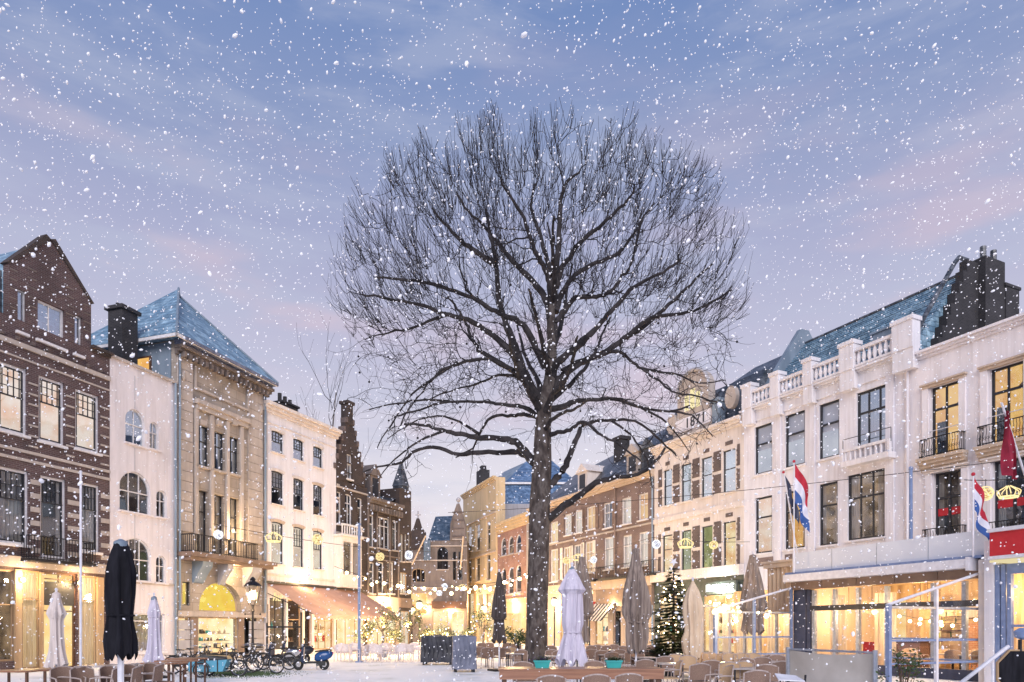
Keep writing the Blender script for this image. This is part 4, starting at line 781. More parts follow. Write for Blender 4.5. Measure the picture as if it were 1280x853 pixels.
fw_ = r3.part('attic_window', MB().box(gcx-.85,gcx-.78,-.16,-.1,gz0+1.7,gz1-1.7).box(gcx-.28,gcx-.2,-.16,-.1,gz0+1.7,gz1-1.5).box(gcx+.3,gcx+.38,-.16,-.1,gz0+1.7,gz1-1.5).box(gcx+.85,gcx+.92,-.16,-.1,gz0+1.7,gz1-1.7), 'white_frame')
for q0,q1,dz in [(-.78,-.28,1.6),(-.2,.3,1.3),(.38,.85,1.6)]: r3.part('pane', MB().box(gcx+q0,gcx+q1,-.13,-.11,gz0+1.7,gz1-dz), M.setdefault('lit_pale', emit('pale_lit_attic', (1,.86,.48), 1.0)), parent=fw_)
r3.part('inscription_panel', MB().box(ga-.2,gb+.3,-.14,-.1,gz0+.35,gz0+1.25), 'lilac_white')
lettering('1871', .95, r3.root, (gcx-.7, -.16, gz0+.5), M['dark_frame'], 1.15)
for px, py in [(840.5,531),(914.5,497)]:
    q, z = r3.sz(px,py,.1); fo = r3.part('oval_window', MB().add(*(lambda: (lambda t: (t.v, t.f))(MB().lathe([(.30,-.1),(.50,-.1),(.50,.22),(.30,.22)],16)))()), 'stone'); 
    me = fo.data; me.transform(Matrix.Translation((q,0,z)) @ Matrix.Scale(1.45,4,(0,0,1)) @ Matrix.Rotation(PI/2,4,'X'))
    r3.part('pane', MB().add([(q+.30*math.cos(PI*k/8), -.02, z+.43*math.sin(PI*k/8)) for k in range(16)], [tuple(range(16))]), M['lit_pale'], parent=fo)
q = r3.S(893); r3.part('stone_post', MB().box(q,q+.6,-.2,.4,z3t,z3t+1.6).box(q-.1,q+.7,-.3,.5,z3t+1.6,z3t+1.8), 'zinc')
q0,q1,z0_,z1_ = r3.rect(884,919,729,740,.4); sg = r3.part('sign_box', MB().box(q0-.1,q1+.1,-.42,-.3,z0_-.1,z1_+.1), 'green_black')
zw = z1_-z0_
for k in range(9):
    a0 = q0+(q1-q0)*k/9; gl_mb = MB().box(a0,a0+.05,-.5,-.42,z0_+.08,z1_-.06)
    if k%3 != 1: gl_mb.box(a0+.05,a0+.2,-.5,-.42,z1_-.14,z1_-.06)
    if k%2: gl_mb.box(a0+.18,a0+.23,-.5,-.42,z0_+.08,z1_-.14)
    else: gl_mb.box(a0+.05,a0+.2,-.5,-.42,z0_+.08,z0_+.15).box(a0+.05,a0+.16,-.5,-.42,z0_+zw*.45,z0_+zw*.55)
    r3.part('sign_letter', gl_mb, 'sign_white', parent=sg)
lamp((0,0,0), 150, r3.root, (.95,1,.9), .3).location = ((q0+q1)/2, -.9, z0_)
goods(r3, 880, 919, 756, 812, 20, .7, 3, 9); goods(r3, 825, 845, 756, 812, 21, .7, 3, 5)
# ---- white balustrade house
r1 = Fac('balustrade_house', 'large white house with roof balustrade, blue slate roof and black windows', 'house', 930, dR1l, 1130, D0)
rk = dict(fr='dark_frame', sill='white', fw=.11, bw=.08)
for (x0,x1,ya,yb,n) in [(943.5,965,531,592,1),(981.3,1006,516,583,1),(1023.8,1049,502.5,572.5,1),(1070.8,1113,485,556,3)]:
    r1.win(x0,x1,ya,yb,n,(.62,),None,'lit_blind' if n == 1 else 'dim_room',gl='win' if n == 1 else 'blue',curt=3 if n == 1 else 2,**rk)
for (x0,x1,ya,yb,n,room) in [(944,965,621,691.6,1,'lit_peach'),(981,1006,613,686,1,'lit_orange'),(1024,1047,603.5,681.6,1,'lit_dim'),(1059.5,1105.7,590,673.7,3,'lit_dim')]:
    r1.win(x0,x1,ya,yb,n,(.64,),None,room,gl='win',curt=1 if room != 'lit_peach' else 0,**rk)
z1t = r1.sz(1030, 481)[1]
for (x0,x1) in [(953,975),(1000,1030),(1040,1070),(1080,1110)]: pass
r1.wall('lilac_white', z1t, D=11, rev=.3)
r1.part('frieze', MB().box(0,r1.L,-.1,0,z1t-.75,z1t-.15), 'white'); cornice(r1, 0, r1.L, z1t-.2, z1t+.12, .4, 'white', 3)
posts = [(928.5,939.5,474.5,529),(963.5,974,462,513),(1004.5,1015.5,446,498),(1050,1068,427,486),(1116,1142,396,466)]
pq = []
for (x0,x1,yt,yb) in posts:
    a_,b_,z0_,z1_ = r1.rect(x0,x1,yt,yb,.4); a_ = max(a_,-.3)
    pq.append((a_, b_)); r1.part('balustrade_post', MB().box(a_,b_,-.5,.1,z1t+.1,z1t+1.42).box(a_-.06,b_+.06,-.56,.16,z1t+1.42,z1t+1.62).box(a_,b_,-.44,0,z1t-.9,z1t+.1), 'white')
zb0, zb1 = z1t+.14, z1t+1.12
prof = [(.10,zb0+.1),(.06,zb0+.2),(.12,zb0+.38),(.11,zb0+.5),(.055,zb0+.78),(.09,zb0+.86)]
for i in range(4):
    q0, q1 = pq[i][1], pq[i+1][0]; r1.part('balustrade_rail', MB().box(q0,q1,-.42,-.1,zb1-.16,zb1).box(q0,q1,-.42,-.1,zb0,zb0+.12), 'white')
    n = max(4, round((q1-q0)/.31))
    for k in range(n): xx = q0+(q1-q0)*(k+.5)/n; r1.part('baluster', MB().lathe(prof, 8, (xx,-.26)), 'white', True)
# small balustrade below the triple window
q0,q1,z0_,z1_ = r1.rect(1052,1112,559,571,.5); r1.part('balcony_ledge', MB().box(q0,q1,-.6,0,z0_-.3,z0_).box(q0,q1,-.55,-.35,z1_,z1_+.14).box(q0,q0+.12,-.55,-.35,z0_,z1_).box(q1-.12,q1,-.55,-.35,z0_,z1_), 'white')
for k in range(9): xx = q0+.2+(q1-q0-.4)*k/8; r1.part('baluster', MB().tube([(xx,-.45,z0_),(xx,-.45,z1_)], .065, 6), 'white')
r1.part('hand_rail', MB().tube([(q0,-.4,z1_+.7),(q1,-.4,z1_+.7)], .02, 5).tube([(q0,-.4,z1_),(q0,-.4,z1_+.7)], .02, 5).tube([(q1,-.4,z1_),(q1,-.4,z1_+.7)], .02, 5), 'dark_frame')
for (x0,x1,ya,yb) in [(944,966,697,708),(981,1007,692,704),(1024,1047,688,700),(1053,1109,682,694)]: r1.bx('brick_apron', x0,x1,ya,yb,.03,0,'brick_rose')
for x in (973,1015,1113): r1.part('pilaster', MB().box(r1.S(x)-.22,r1.S(x)+.22,-.08,0,4,z1t-.7), 'lilac_white')
# roof: ridge 5 m behind the facade
zr = 20.3
r1.part('roof', MB().add([(.3,.4,z1t+.1),(r1.L-.2,.4,z1t+.1),(r1.L-.2,5,zr),(.3,5,zr),(.3,9.6,z1t+.1),(r1.L-.2,9.6,z1t+.1)], [(0,1,2,3),(1,5,2),(0,3,4),(3,2,5,4)]), 'slate')
mb = MB(); nrow = 26
for k in range(nrow):
    t0 = k/nrow; yy = .4+4.6*t0; zz = z1t+.1+(zr-z1t-.1)*t0; mb.box(.3,r1.L-.2,yy-.03,yy+.14,zz+.0,zz+.045)
r1.part('slate_row', mb, 'slate', kind='stuff')
r1.part('ridge', MB().tube([(.3,5,zr+.03),(r1.L-.2,5,zr+.03)], .09, 6), 'slate_dark')
r1.part('end_wall', MB().add([(0,.2,z1t),(0,10,z1t),(0,5.3,zr+.9),(0,4.6,zr+.9),(.35,.2,z1t),(.35,10,z1t),(.35,5.3,zr+.9),(.35,4.6,zr+.9)], [(0,1,2,3),(7,6,5,4),(0,3,7,4),(1,5,6,2),(3,2,6,7)]), 'zinc')
LB = r1.L; pr = [(.3,z1t)]
ns = 9; mb = MB()
for k in range(ns):
    y0_ = 2.0+3.0*k/ns; y1_ = 8.5-2.0*k/ns; za_ = z1t+(zr+.5-z1t)*k/ns; zb_ = z1t+(zr+.5-z1t)*(k+1)/ns
    mb2 = MB().box(LB-.18,LB+.22+.002*k,y0_,y1_,za_,zb_); r1.part('gable_step', mb2, 'brick_black')
r1.part('verge', MB().tube([(LB-.15,.3,z1t+.3),(LB-.15,4.2,zr+.35),(LB-.15,4.6,zr+.75),(LB-.15,5.3,zr+.75)], .12, 8), 'slate_dark')
cs = r1.part('chimney', MB().box(LB-.2,LB+.6,5.6,7.3,z1t,zr+.75).box(LB-.2,LB+.65,7.3,8.5,z1t,zr-.5).box(LB-.25,LB+.7,7.2,8.6,zr-.5,zr-.35), 'brick_black')
for yy in (5.9,6.8): r1.part('chimney_pot', MB().tube([(LB+.3,yy,zr+.7),(LB+.3,yy,zr+1.4)], .15, 8), 'slate_dark', parent=cs)
r1.part('roof_hatch', MB().box(LB-2.2,LB-.3,.6,2.2,z1t+.3,z1t+1.9).box(LB-2.3,LB-.2,.5,2.3,z1t+1.9,z1t+2.0), 'zinc')
# ---- cream house on the right edge
r2 = Fac('cream_house', 'cream house at the right edge with orange lit windows and iron balconies', 'house', 1130.3, D0-.02, 1480, dr(1480,1130,D0))
for (x0,x1,ya,yb,room) in [(1163,1198,480,569,'lit_orange'),(1237,1279,456,553,'lit_orange'),(1330,1380,425,534,'lit_orange')]:
    fo_ = r2.win(x0,x1,ya,yb,2,(.68,),None,room,'dark_frame','win',sill=0,fw=.1,bw=.09,dep=.22); a,b2,c0,c9 = r2.holes[-1][:4]; r2.part('dark_drape', MB().ribbon(a+.06,a+.5,c0+.05,c0+1.7,.42,.04,3,18), 'tarp', parent=fo_); r2.part('hanging_lamp', MB().tube([(a+.95,.75,c9),(a+.95,.75,c9-.75)],.012,4).lathe([(.03,c9-.7),(.18,c9-.9),(.16,c9-.92)],10,(a+.95,.75)), 'wood_dark', parent=fo_)
for (x0,x1,ya,yb) in [(1167,1201,589,683),(1241,1290,573,676),(1335,1388,556,672)]:
    f = r2.win(x0,x1,ya,yb,2,(.66,),None,'dim_room','dark_frame','win',sill=0,fw=.1,bw=.1,dep=.22,curt=1)
    a,b2,c0,c9 = r2.holes[-1][:4]; hh = c9-c0
    for k in range(2): r2.part('red_strip', MB().box(a+.1+(b2-a)*.5*k,a+(b2-a)*(.5*k+.5)-.06,.19,.2,c0+hh*.42,c0+hh*.52), 'red_paint', parent=f)
z2t = r2.sz(1206, 424)[1]
r2.wall('cool_cream', z2t, D=11, rev=.3)
cornice(r2, -.1, r2.L, z2t-.25, z2t+.1, .35, 'cool_cream', 3); r2.part('roof', MB().add([(0,.4,z2t+.1),(r2.L,.4,z2t+.1),(r2.L,6,z2t+2.2),(0.2,6,z2t+2.2)], [(0,1,2,3)]), 'zinc')
for h in list(r2.holes):
    a,b2,c0,c9 = h[:4]; upn = c0 > 8
    r2.part('window_hood', MB().box(a-.42,b2+.42,-.22,0,c9+.12,c9+.2).box(a-.36,b2+.36,-.14,0,c9+.0,c9+.12), 'sand' if upn else 'warmwhite')
    for q in (a-.36, b2+.06): r2.part('window_pilaster', MB().box(q,q+.3,-.1,0,c0+(.9 if upn else 0),c9), 'cool_cream')
    if upn: cornice(r2, a-.42, b2+.42, c0-.62, c0-.02, .45, 'sand', 4, 'balcony_ledge')
    else: cornice(r2, a-.42, b2+.42, c0-.4, c0-.02, .4, 'sand', 3, 'balcony_ledge')
    railing(r2, a-.3, b2+.3, c0, c0+.85, .36, curl=True, slab=False, step=.12)
    if upn: r2.part('rail', MB().tube([(a-.1,-.03,c0+1.25),(b2+.1,-.03,c0+1.25)], .02, 5), 'white_metal')
r2.part('drainpipe', MB().tube([(.25,-.12,4),(.25,-.12,z2t-.3)], .06, 8), 'lilac_white')
# ================================================================ PAVILION restaurant in front of the white house
pv = Fac('restaurant_pavilion', 'low glazed restaurant pavilion with pale fascia, navy column and warm lit interior', 'pavilion', 993, 29.3, 1238, 22.05)
L = pv.L; ZR = 3.9; H0 = 3.2
pv.part('fascia_panel', MB().box(0,L,-.1,.05,ZR+.05,ZR+.85), 'grey_panel')
for k in range(1,4): pv.part('panel_joint', MB().box(L*k/4-.01,L*k/4+.01,-.106,-.1,ZR+.05,ZR+.85), 'steel')
pv.part('gutter', MB().box(-.1,L,-.42,0,ZR-.04,ZR+.05), 'blue_steel')
pv.part('awning_cassette', MB().box(.0,L-.35,-.62,-.2,ZR-.34,ZR-.05).box(L-.35,L-.25,-.66,-.1,ZR-.42,ZR+.0), 'white_metal')
for k in range(5): pv.part('soffit_board', MB().box(L*k/5+.01,L*(k+1)/5-.01,-.2,.1,H0+.05,ZR-.06), 'brown_fascia')
pv.part('roof', MB().box(-.1,L,0,6.3,ZR-.12,ZR+.0).box(-.1,0.02,.05,6.3,ZR,ZR+.8), 'zinc')
pv.part('navy_column', MB().box(0,.62,-.05,.35,0,H0+.04).box(.68,.86,-.03,.2,0,H0+.04), 'navy')
# glazing posts
qs = [pv.S(x) for x in (1017,1043,1072,1108,1166,1205,1226)]
for q in qs: pv.part('glazing_post', MB().box(q-.07,q+.07,-.02,.12,0,H0), 'steel')
pv.part('transom', MB().box(.86,L,-.04,.13,2.38,2.58), 'dark_frame'); pv.part('sill_rail', MB().box(.86,L,-.03,.12,0,.35), 'navy')
pv.part('mid_rail', MB().box(qs[3],L,-.03,.1,1.3,1.36), 'blue_steel'); pv.part('mid_rail', MB().box(qs[3],L,-.03,.1,.62,.68), 'blue_steel')
ed = [.86]+qs+[L]
for i in range(len(ed)-1):
    pv.part('pane', MB().box(ed[i]+.07,ed[i+1]-.07,.03,.045,.36,2.38), 'clear'); pv.part('upper_pane', MB().box(ed[i]+.07,ed[i+1]-.07,.03,.045,2.58,H0), 'clear')
inner = noise_mat('ochre_interior_wall', (.36,.24,.13), (.66,.5,.3), 2.2, .8, st=(2,2,.4), bs=.1); M['inner'] = inner
M['floorwood'] = noise_mat('oak_floor', (.2,.11,.06), (.3,.17,.09), 3, .4, st=(.3,3,3))
pv.part('interior_wall', MB().box(0,L,5.6,5.7,0,ZR-.2), 'inner'); pv.part('interior_floor', MB().box(0,L,.13,5.6,0,.06), 'floorwood'); pv.part('interior_ceiling', MB().box(0,L,.13,5.6,ZR-.35,ZR-.25), 'inner')
pv.part('end_wall', MB().box(-.12,-.02,.1,5.7,0,ZR-.15), 'sand'); pv.part('end_wall', MB().box(L+.02,L+.1,.1,5.7,0,ZR-.15), 'warmwhite')
b_in = brick('glowing_interior_brick', (.36,.14,.07), (.45,.2,.1), (.5,.36,.25)); M['inner_brick'] = b_in  # plain diffuse brick in red-brown colours
pv.part('brick_panel', MB().box(L*.45,L,5.3,5.5,0,1.9), 'inner_brick'); pv.part('bar_counter', MB().box(L*.12,L*.4,3.8,4.4,0.06,1.15).box(L*.11,L*.41,3.7,4.5,1.15,1.2), 'wood_dark')
pv.part('bright_doorway', MB().box(L*.24,L*.3,5.55,5.6,.1,2.2), 'lit_yellow'); pv.part('bright_window', MB().box(L*.05,L*.1,5.5,5.6,.5,2.9).box(L*.63,L*.68,5.2,5.3,.8,2.2), 'lit_yellow')
pv.part('curtain', MB().ribbon(qs[2]+.15,qs[3]-.15,.3,3,.7,.09,3,30), 'sheer'); pv.part('curtain', MB().ribbon(1.1,1.9,.3,3,.8,.06,5,30), 'sheer')
for k in range(6): pv.part('shelf', MB().box(L*.3,L*.42,5.2,5.5,1.3+.28*k,1.33+.28*k), 'wood_dark')
r_ = random.Random(4)
for k in range(16): pv.part('bottle', MB().lathe([(.035,0),(.035,.16),(.012,.2),(.012,.25)],6,(L*.3+.1+.1*k,5.35)), 'leaf' if k%2 else 'lit_gold'); COL.objects[-1].location.z = 1.33+.28*(k%5)
for i,(x,y,z,wt) in enumerate([(L*.12,2,2.5,90),(L*.3,1.6,2.6,110),(L*.3,4.8,2.6,90),(L*.5,2.2,2.5,110),(L*.66,1.5,2.3,90),(L*.8,2.4,2.5,110),(L*.92,1.3,2.4,80)]):
    p = thing('pendant_lamp', 'round glowing pendant lamp inside the pavilion, number %s from its navy column' % ['one','two','three at the back','four','five','six','seven'][i], 'pendant lamp', pv.world(x,y,z), 0, 'pendant lamps in the pavilion')
    obj('globe', MB().ball((0,0,0),.11,12,8), M['lantern'], p, True); obj('cord', MB().tube([(0,0,.1),(0,0,ZR-.3-z)],.012,4), M['iron'], p); lamp((0,0,-.25), wt*.62, p, (1,.68,.36), .12)
sc_ = thing('light_string', 'string of warm bulbs hanging behind the pavilion glass', 'string lights', pv.world(qs[3],.5,2.2), pv.root.rotation_euler.z)
obj('cable', MB().tube([((L-qs[3])*k/10,0,.0-.25*math.sin(PI*k/10)) for k in range(11)],.008,3), M['iron'], sc_)
for k in range(14): obj('bulb', MB().ball(((L-qs[3])*(k+.5)/14,.2*(k%3),-.25*math.sin(PI*(k+.5)/14)-.06-.12*(k%2)),.06,8,5), M['bulb'], sc_)
sc_ = thing('light_string', 'string of warm bulbs behind the glass terrace front left of the navy column', 'string lights', P(885,752,36)); q_ = P(985,752,31.5)-P(885,752,36)
obj('cable', MB().tube([q_*(k/12)-Vector((0,0,.3*math.sin(PI*k/12))) for k in range(13)],.01,3), M['iron'], sc_)
for k in range(16): obj('bulb', MB().ball(q_*((k+.5)/16)-Vector((0,0,.3*math.sin(PI*(k+.5)/16)+.1*(k%3))),.065,8,5), M['bulb'], sc_)
for k in range(5): 
    x = L*(.47+.11*k); f_ = pv.part('wall_picture', MB().box(x,x+.5,5.24,5.3,2.05,2.65+.1*(k%2)), 'wood_dark'); pv.part('picture', MB().box(x+.05,x+.45,5.22,5.24,2.1,2.6), ['cloth_cream','teal','red_paint','curtain','leaf'][k], parent=f_)
for k in range(7): pv.part('wall_board', MB().box(L*k/7+.02,L*(k+1)/7-.02,5.56,5.6,0.1,1.0), 'wood')
pv.part('red_sofa', MB().box(L*.27,L*.36,1.0,1.5,.06,.5).box(L*.27,L*.36,1.4,1.6,.5,1.15), 'red_paint')
# ---- side wind screens of glass running out to the square
def screen(x_in, d_in, ztop_in, ztop_out, Lo, label, full=True):
    A = Vector(((x_in-CX)*d_in/F, d_in)); t = thing('glass_wind_screen', label, 'wind screen', (A.x, A.y, 0), math.atan2(pv.n.y, pv.n.x))
    a = .045
    obj('post', MB().box(0,.09,-a,a,0,ztop_in), M['blue_steel'], t); obj('post', MB().box(Lo-.12,Lo,-.06,.06,0,ztop_out+.02), M['blue_steel'], t); obj('post', MB().box(Lo*.5-.045,Lo*.5+.045,-a,a,0,(ztop_in+ztop_out)/2-.03), M['white_metal'] if full else M['blue_steel'], t)
    obj('sloping_beam', MB().tube([(0,0,ztop_in),(Lo,0,ztop_out)],.045,6), M['white_metal'], t); obj('horizontal_beam', MB().box(.09,Lo-.12,-.035,.035,ztop_out-.1,ztop_out-.03), M['steel'], t)
    for z in (1.3,.62): obj('rail', MB().box(.09,Lo-.12,-.03,.03,z,z+.06), M['blue_steel'], t)
    for q0,q1 in ((.09,Lo*.5-.045),(Lo*.5+.045,Lo-.12)):
        obj('pane', MB().box(q0,q1,-.006,.006,.68,ztop_out-.1), M['clear'], t)
    obj('pane', MB().prism([(.09,ztop_out-.03),(Lo-.3,ztop_out-.03),(.09,ztop_in-.08)],-.006,.006), M['clear'], t)
    return t
screen(990, 29.2, Z(735,29.2), 2.38, 4.0, 'glass wind screen with sloping bar at the left end of the pavilion', False)
screen(1227, 22.2, Z(716,22.2), 2.36, 4.2, 'glass wind screen with sloping bar at the right end of the pavilion')
bl = [(P(899,763,27.6),60),(P(893,765,27.6),0),(P(905,762,27.7),0),(P(925,765,28),0),(P(948,766,28.4),0),(P(962,765,28.7),0)]
sc_ = thing('light_cluster', 'cluster of bright bulbs on the outer corner of the left wind screen', 'string lights', bl[0][0])
for k,(p,wt) in enumerate(bl): obj('bulb', MB().ball(p-bl[0][0], .09 if k < 3 else .05, 8, 5), M['bulb'], sc_)
lamp((0,-.3,0), 110, sc_)
# shop glazing between the dormer house and the pavilion: glass terrace front
tf = Fac('glazed_terrace_front', 'tall glass terrace front of a cafe behind the rattan chairs', 'glass front', 878, 36.5, 992, 31.5)
for k in range(7): q = tf.L*k/6; tf.part('post', MB().box(q-.05,q+.05,-.05,.05,0,2.75), 'steel' if k%2 else 'warmwhite')
tf.part('beam', MB().box(0,tf.L,-.06,.06,2.75,2.87), 'steel')
for k in range(6): tf.part('pane', MB().box(tf.L*k/6+.05,tf.L*(k+1)/6-.05,-.006,.006,.1,2.75), 'clear'); 
for k in range(6): tf.part('curtain', MB().ribbon(tf.L*k/6+.1,tf.L*k/6+.1+tf.L/6*(.5 if k%2 else .75),.1,2.7,.35,.05,4,20), 'sheer')
tf.part('interior_wall', MB().box(0,tf.L,2.2,2.3,0,3.6), 'inner'); tf.part('lit_doorway', MB().box(tf.L*.62,tf.L*.8,2.1,2.2,.1,2.6).box(tf.L*.15,tf.L*.3,2.1,2.2,.4,2.4), 'lit_yellow')
for k in range(3): lamp((tf.L*(k+.5)/3,1.1,2.4), 75, tf.root)
# drawn side curtain with carved top
t = thing('hanging_curtain', 'cream pleated curtain hanging from a gilded pelmet beside the pavilion roof', 'curtain', P(975,765,31.3), pv.root.rotation_euler.z)
obj('cloth', MB().ribbon(-.75,.75,-.1,1.95,0,.09,6,60), M['cloth_beige'], t, True); obj('pelmet', MB().box(-.85,.9,-.15,.15,1.95,2.15).box(-.95,1.0,-.22,.22,2.15,2.25), M['sand'], t)
# ---- right kiosk with red sign
kq = Fac('blue_framed_shop', 'blue framed glass shop with red sign box at the right edge', 'shop', 1239.5, 21.6, 1420, 18.2)
L2 = kq.L
kq.part('corner_pillar', MB().box(-.16,.12,-.1,.3,0,4.35), 'lilac_white'); kq.part('corner_pillar', MB().box(-.42,-.18,.02,.3,0,3.8), 'warmwhite')
kq.part('fascia', MB().box(.12,L2,-.35,.2,3.74,3.84).box(.12,L2,-.4,.2,4.55,4.66), 'white_metal'); sgn = kq.part('red_sign', MB().box(.14,L2,-.3,.15,3.84,4.55), 'red_paint')
kq.part('soffit', MB().box(.12,L2,-.28,.9,3.66,3.72), M.setdefault('lit_soft', emit('lit_soffit', (1,.86,.5), .8)))
for x in (.2,.36,.52): kq.part('frame_post', MB().box(x-.06,x+.06,-.08+.04*(x*3),.12,0,3.6), 'blue_steel')
kq.part('frame_head', MB().box(.58,L2,-.02,.12,3.3,3.6), 'blue_steel'); kq.part('frame_rail', MB().box(.58,L2,.0,.1,1.72,1.8), 'blue_steel'); kq.part('frame_post', MB().box(2.2,2.3,0,.1,0,3.3), 'blue_steel')
kq.part('pane', MB().box(.58,2.2,.04,.055,.1,3.3), 'clear'); kq.part('pane', MB().box(2.3,L2,.04,.055,.1,3.3), 'clear')
kq.part('interior_wall', MB().box(-.1,L2,3.4,3.5,0,3.7), 'inner_brick'); kq.part('interior_ceiling', MB().box(-.1,L2,.2,3.5,3.55,3.62), 'wood_dark'); kq.part('interior_floor', MB().box(-.1,L2,.15,3.4,0,.05), 'floorwood')
for k in range(5): kq.part('shelf_board', MB().box(.3,L2,3.1,3.4,.4+.38*k,.46+.38*k), 'wood')
kq.part('menu_board', MB().box(1.2,1.75,2.9,2.95,1.9,2.6), 'green_black'); kq.part('side_wall', MB().box(-.2,-.1,.3,3.5,0,3.7), 'inner')
for x in (.9,2.4): lamp((x,1.2,2.8), 85, kq.root, (1,.62,.28))
kq.part('glowing_ring', MB().torus((1.5,1.0,2.75),.28,.02,'y',20,5), 'tube_gold')
kq.part('back_building', MB().box(-.1,L2,3.6,9,0,4.6).box(0,L2,.2,3.6,4.0,4.5), 'warmwhite')
t = thing('hand_rail', 'white sloping handrail at the foot of the blue framed shop', 'handrail', G(1232,17))
obj('rail', MB().tube([(.75,.3,.95+.3),(-1.2,-.6,-.35+.9-.3)], .045, 6), M['white_metal'], t); obj('post', MB().tube([(.2,.05,0),(.2,.05,.85)], .035, 6), M['white_metal'], t)
t = thing('covered_sign', 'black octagonal board with orange edge standing at the right edge', 'sign board', G(1272,15))
oc = [(.48*math.cos(PI/8+PI*k/4), .78+.5*math.sin(PI/8+PI*k/4)) for k in range(8)]; oi = [(x*.93,.78+(z-.78)*.93) for x,z in oc]
obj('rim', MB().prism(oc,-.03,.03), M['wood'], t); obj('board', MB().prism(oi,-.05,.05), M['cloth_black'], t); obj('post', MB().tube([(.05,0,0),(.05,0,1.45)],.04,6), M['iron'], t)
obj('lamp_head', MB().lathe([(.03,1.45),(.14,1.5),(.17,1.62),(.05,1.7)],12,(.1,0)), M['blue_steel'], t, True)

# ================================================================ street furniture
def closed_parasol(px, d, zt, zb, prof, mat, label, hook=.12, folds=8, amp=.22, pole='white_metal', tie=None, seed=0, lean=0):
    t = thing('closed_parasol', label, 'parasol', G(px, d), seed*1.3); rr = random.Random(seed); n = folds*8; rows = 22; vs = []
    for i in range(rows+1):
        u = i/rows; z = zt-(zt-zb)*u
        k = max(j for j in range(len(prof)) if prof[j][0] <= u+1e-9); k = min(k, len(prof)-2); p, q = prof[k], prof[k+1]; r = p[1]+(q[1]-p[1])*(u-p[0])/(q[0]-p[0])
        for j in range(n):
            a = 2*PI*j/n; w_ = math.cos(folds*a+.9*math.sin(3*u+seed))*amp*min(1,u*3+.1)+.07*math.sin(3*a+5*u+seed)+.05*math.sin(13*a-4*u+2*seed)*min(1,u*2)
            hem = .09*math.cos(folds*a)*r/.3 if i == rows else 0
            vs.append((r*(1+w_)*math.cos(a)+lean*u, r*(1+w_)*math.sin(a), z+hem))
    fs = [(i*n+j, i*n+(j+1)%n, (i+1)*n+(j+1)%n, (i+1)*n+j) for i in range(rows) for j in range(n)]+[tuple(range(n))]
    obj('canopy', MB().add(vs, fs), M[mat], t, True)
    r0 = prof[1][1]; obj('top_cap', MB().lathe([(prof[0][1]*1.25,zt-.09),(prof[0][1]*1.2,zt+.0),(prof[0][1]*.7,zt+.03),(.03,zt+.05)],14), M['zinc' if mat in ('cloth_black','cloth_lilac') else mat], t, True)
    obj('pole', MB().tube([(0,0,0),(0,0,zt+hook)], .032 if pole != 'white_big' else .055, 8), M['white_metal' if pole == 'white_big' else pole], t)
    obj('base', MB().box(-.35,.35,-.35,.35,0,.08), M['iron'], t); obj('finial', MB().ball((0,0,zt+hook), .045), M[pole if pole != 'white_big' else 'white_metal'], t)
    if tie:
        k = max(j for j in range(len(prof)) if prof[j][0] <= tie); r = prof[k][1]
        obj('tie_strap', MB().torus((0,0,zt-(zt-zb)*tie), r*1.08, .02, 'z', 20, 5), M[mat], t)
    return t
closed_parasol(70.5, 20, 2.66, .62, [(0,.09),(.15,.14),(.3,.23),(.33,.14),(.6,.14),(.8,.17),(1,.25)], 'cloth_cream', 'cream closed parasol in front of the bright yellow shop', seed=1, tie=.33)
closed_parasol(151, 13, 3.27, 1.17, [(0,.10),(.1,.17),(.25,.23),(.45,.225),(.62,.2),(.66,.19),(.85,.25),(1,.24)], 'cloth_black', 'tall black closed parasol on a thick white pole', seed=2, pole='white_big', tie=.64, hook=.02, amp=.13)
closed_parasol(192.5, 24, 2.72, .55, [(0,.08),(.15,.15),(.25,.19),(.3,.15),(.6,.17),(.85,.2),(1,.29)], 'cloth_lilac', 'pale lilac closed parasol in front of the plain cream house', seed=3, tie=.3)
closed_parasol(624, 28, 3.85, 1.15, [(0,.07),(.15,.13),(.4,.22),(.65,.26),(.68,.17),(.85,.2),(1,.27)], 'cloth_charcoal', 'dark closed parasol just left of the plane tree', seed=4, tie=.67)
closed_parasol(715, 18, 3.2, .82, [(0,.06),(.1,.2),(.24,.36),(.25,.25),(.6,.25),(.67,.2),(.69,.2),(.8,.28),(1,.38)], 'cloth_lilac', 'large lilac closed parasol with cape right of the plane tree', seed=5, tie=.68, amp=.12)
closed_parasol(727.5, 25, 4.15, 1.2, [(0,.1),(.2,.2),(.45,.3),(.66,.36),(.7,.2),(.85,.2),(1,.24)], 'cloth_taupe', 'tall taupe closed parasol behind the lilac caped one', seed=6, tie=.69)
closed_parasol(795, 22, 4.12, .95, [(0,.1),(.15,.16),(.4,.33),(.62,.41),(.7,.28),(.72,.27),(.74,.3),(.88,.29),(1,.24)], 'cloth_taupe', 'broad taupe closed parasol left of the Christmas tree', seed=7, tie=.71)
closed_parasol(866, 22, 3.1, .72, [(0,.05),(.12,.2),(.28,.28),(.4,.27),(.62,.21),(.75,.3),(.9,.25),(1,.18)], 'cloth_beige', 'beige closed parasol right of the Christmas tree', seed=8, amp=.15)
closed_parasol(941, 30, 4.75, 1.5, [(0,.12),(.2,.25),(.5,.4),(.7,.5),(.74,.35),(1,.4)], 'cloth_taupe', 'tall taupe closed parasol behind the left glass wind screen', seed=9)
def post(name, px, d, z0, z1, r, mat, label, cat='pole'):
    t = thing(name, label, cat, G(px, d)+Vector((0,0,z0))); obj('shaft', MB().tube([(0,0,0),(0,0,z1-z0)], [r,r*.8], 8), M[mat], t); obj('cap', MB().ball((0,0,z1-z0), r*1.1, 8, 5), M[mat], t); obj('base', MB().box(-r*2,r*2,-r*2,r*2,0,.06), M[mat], t); return t
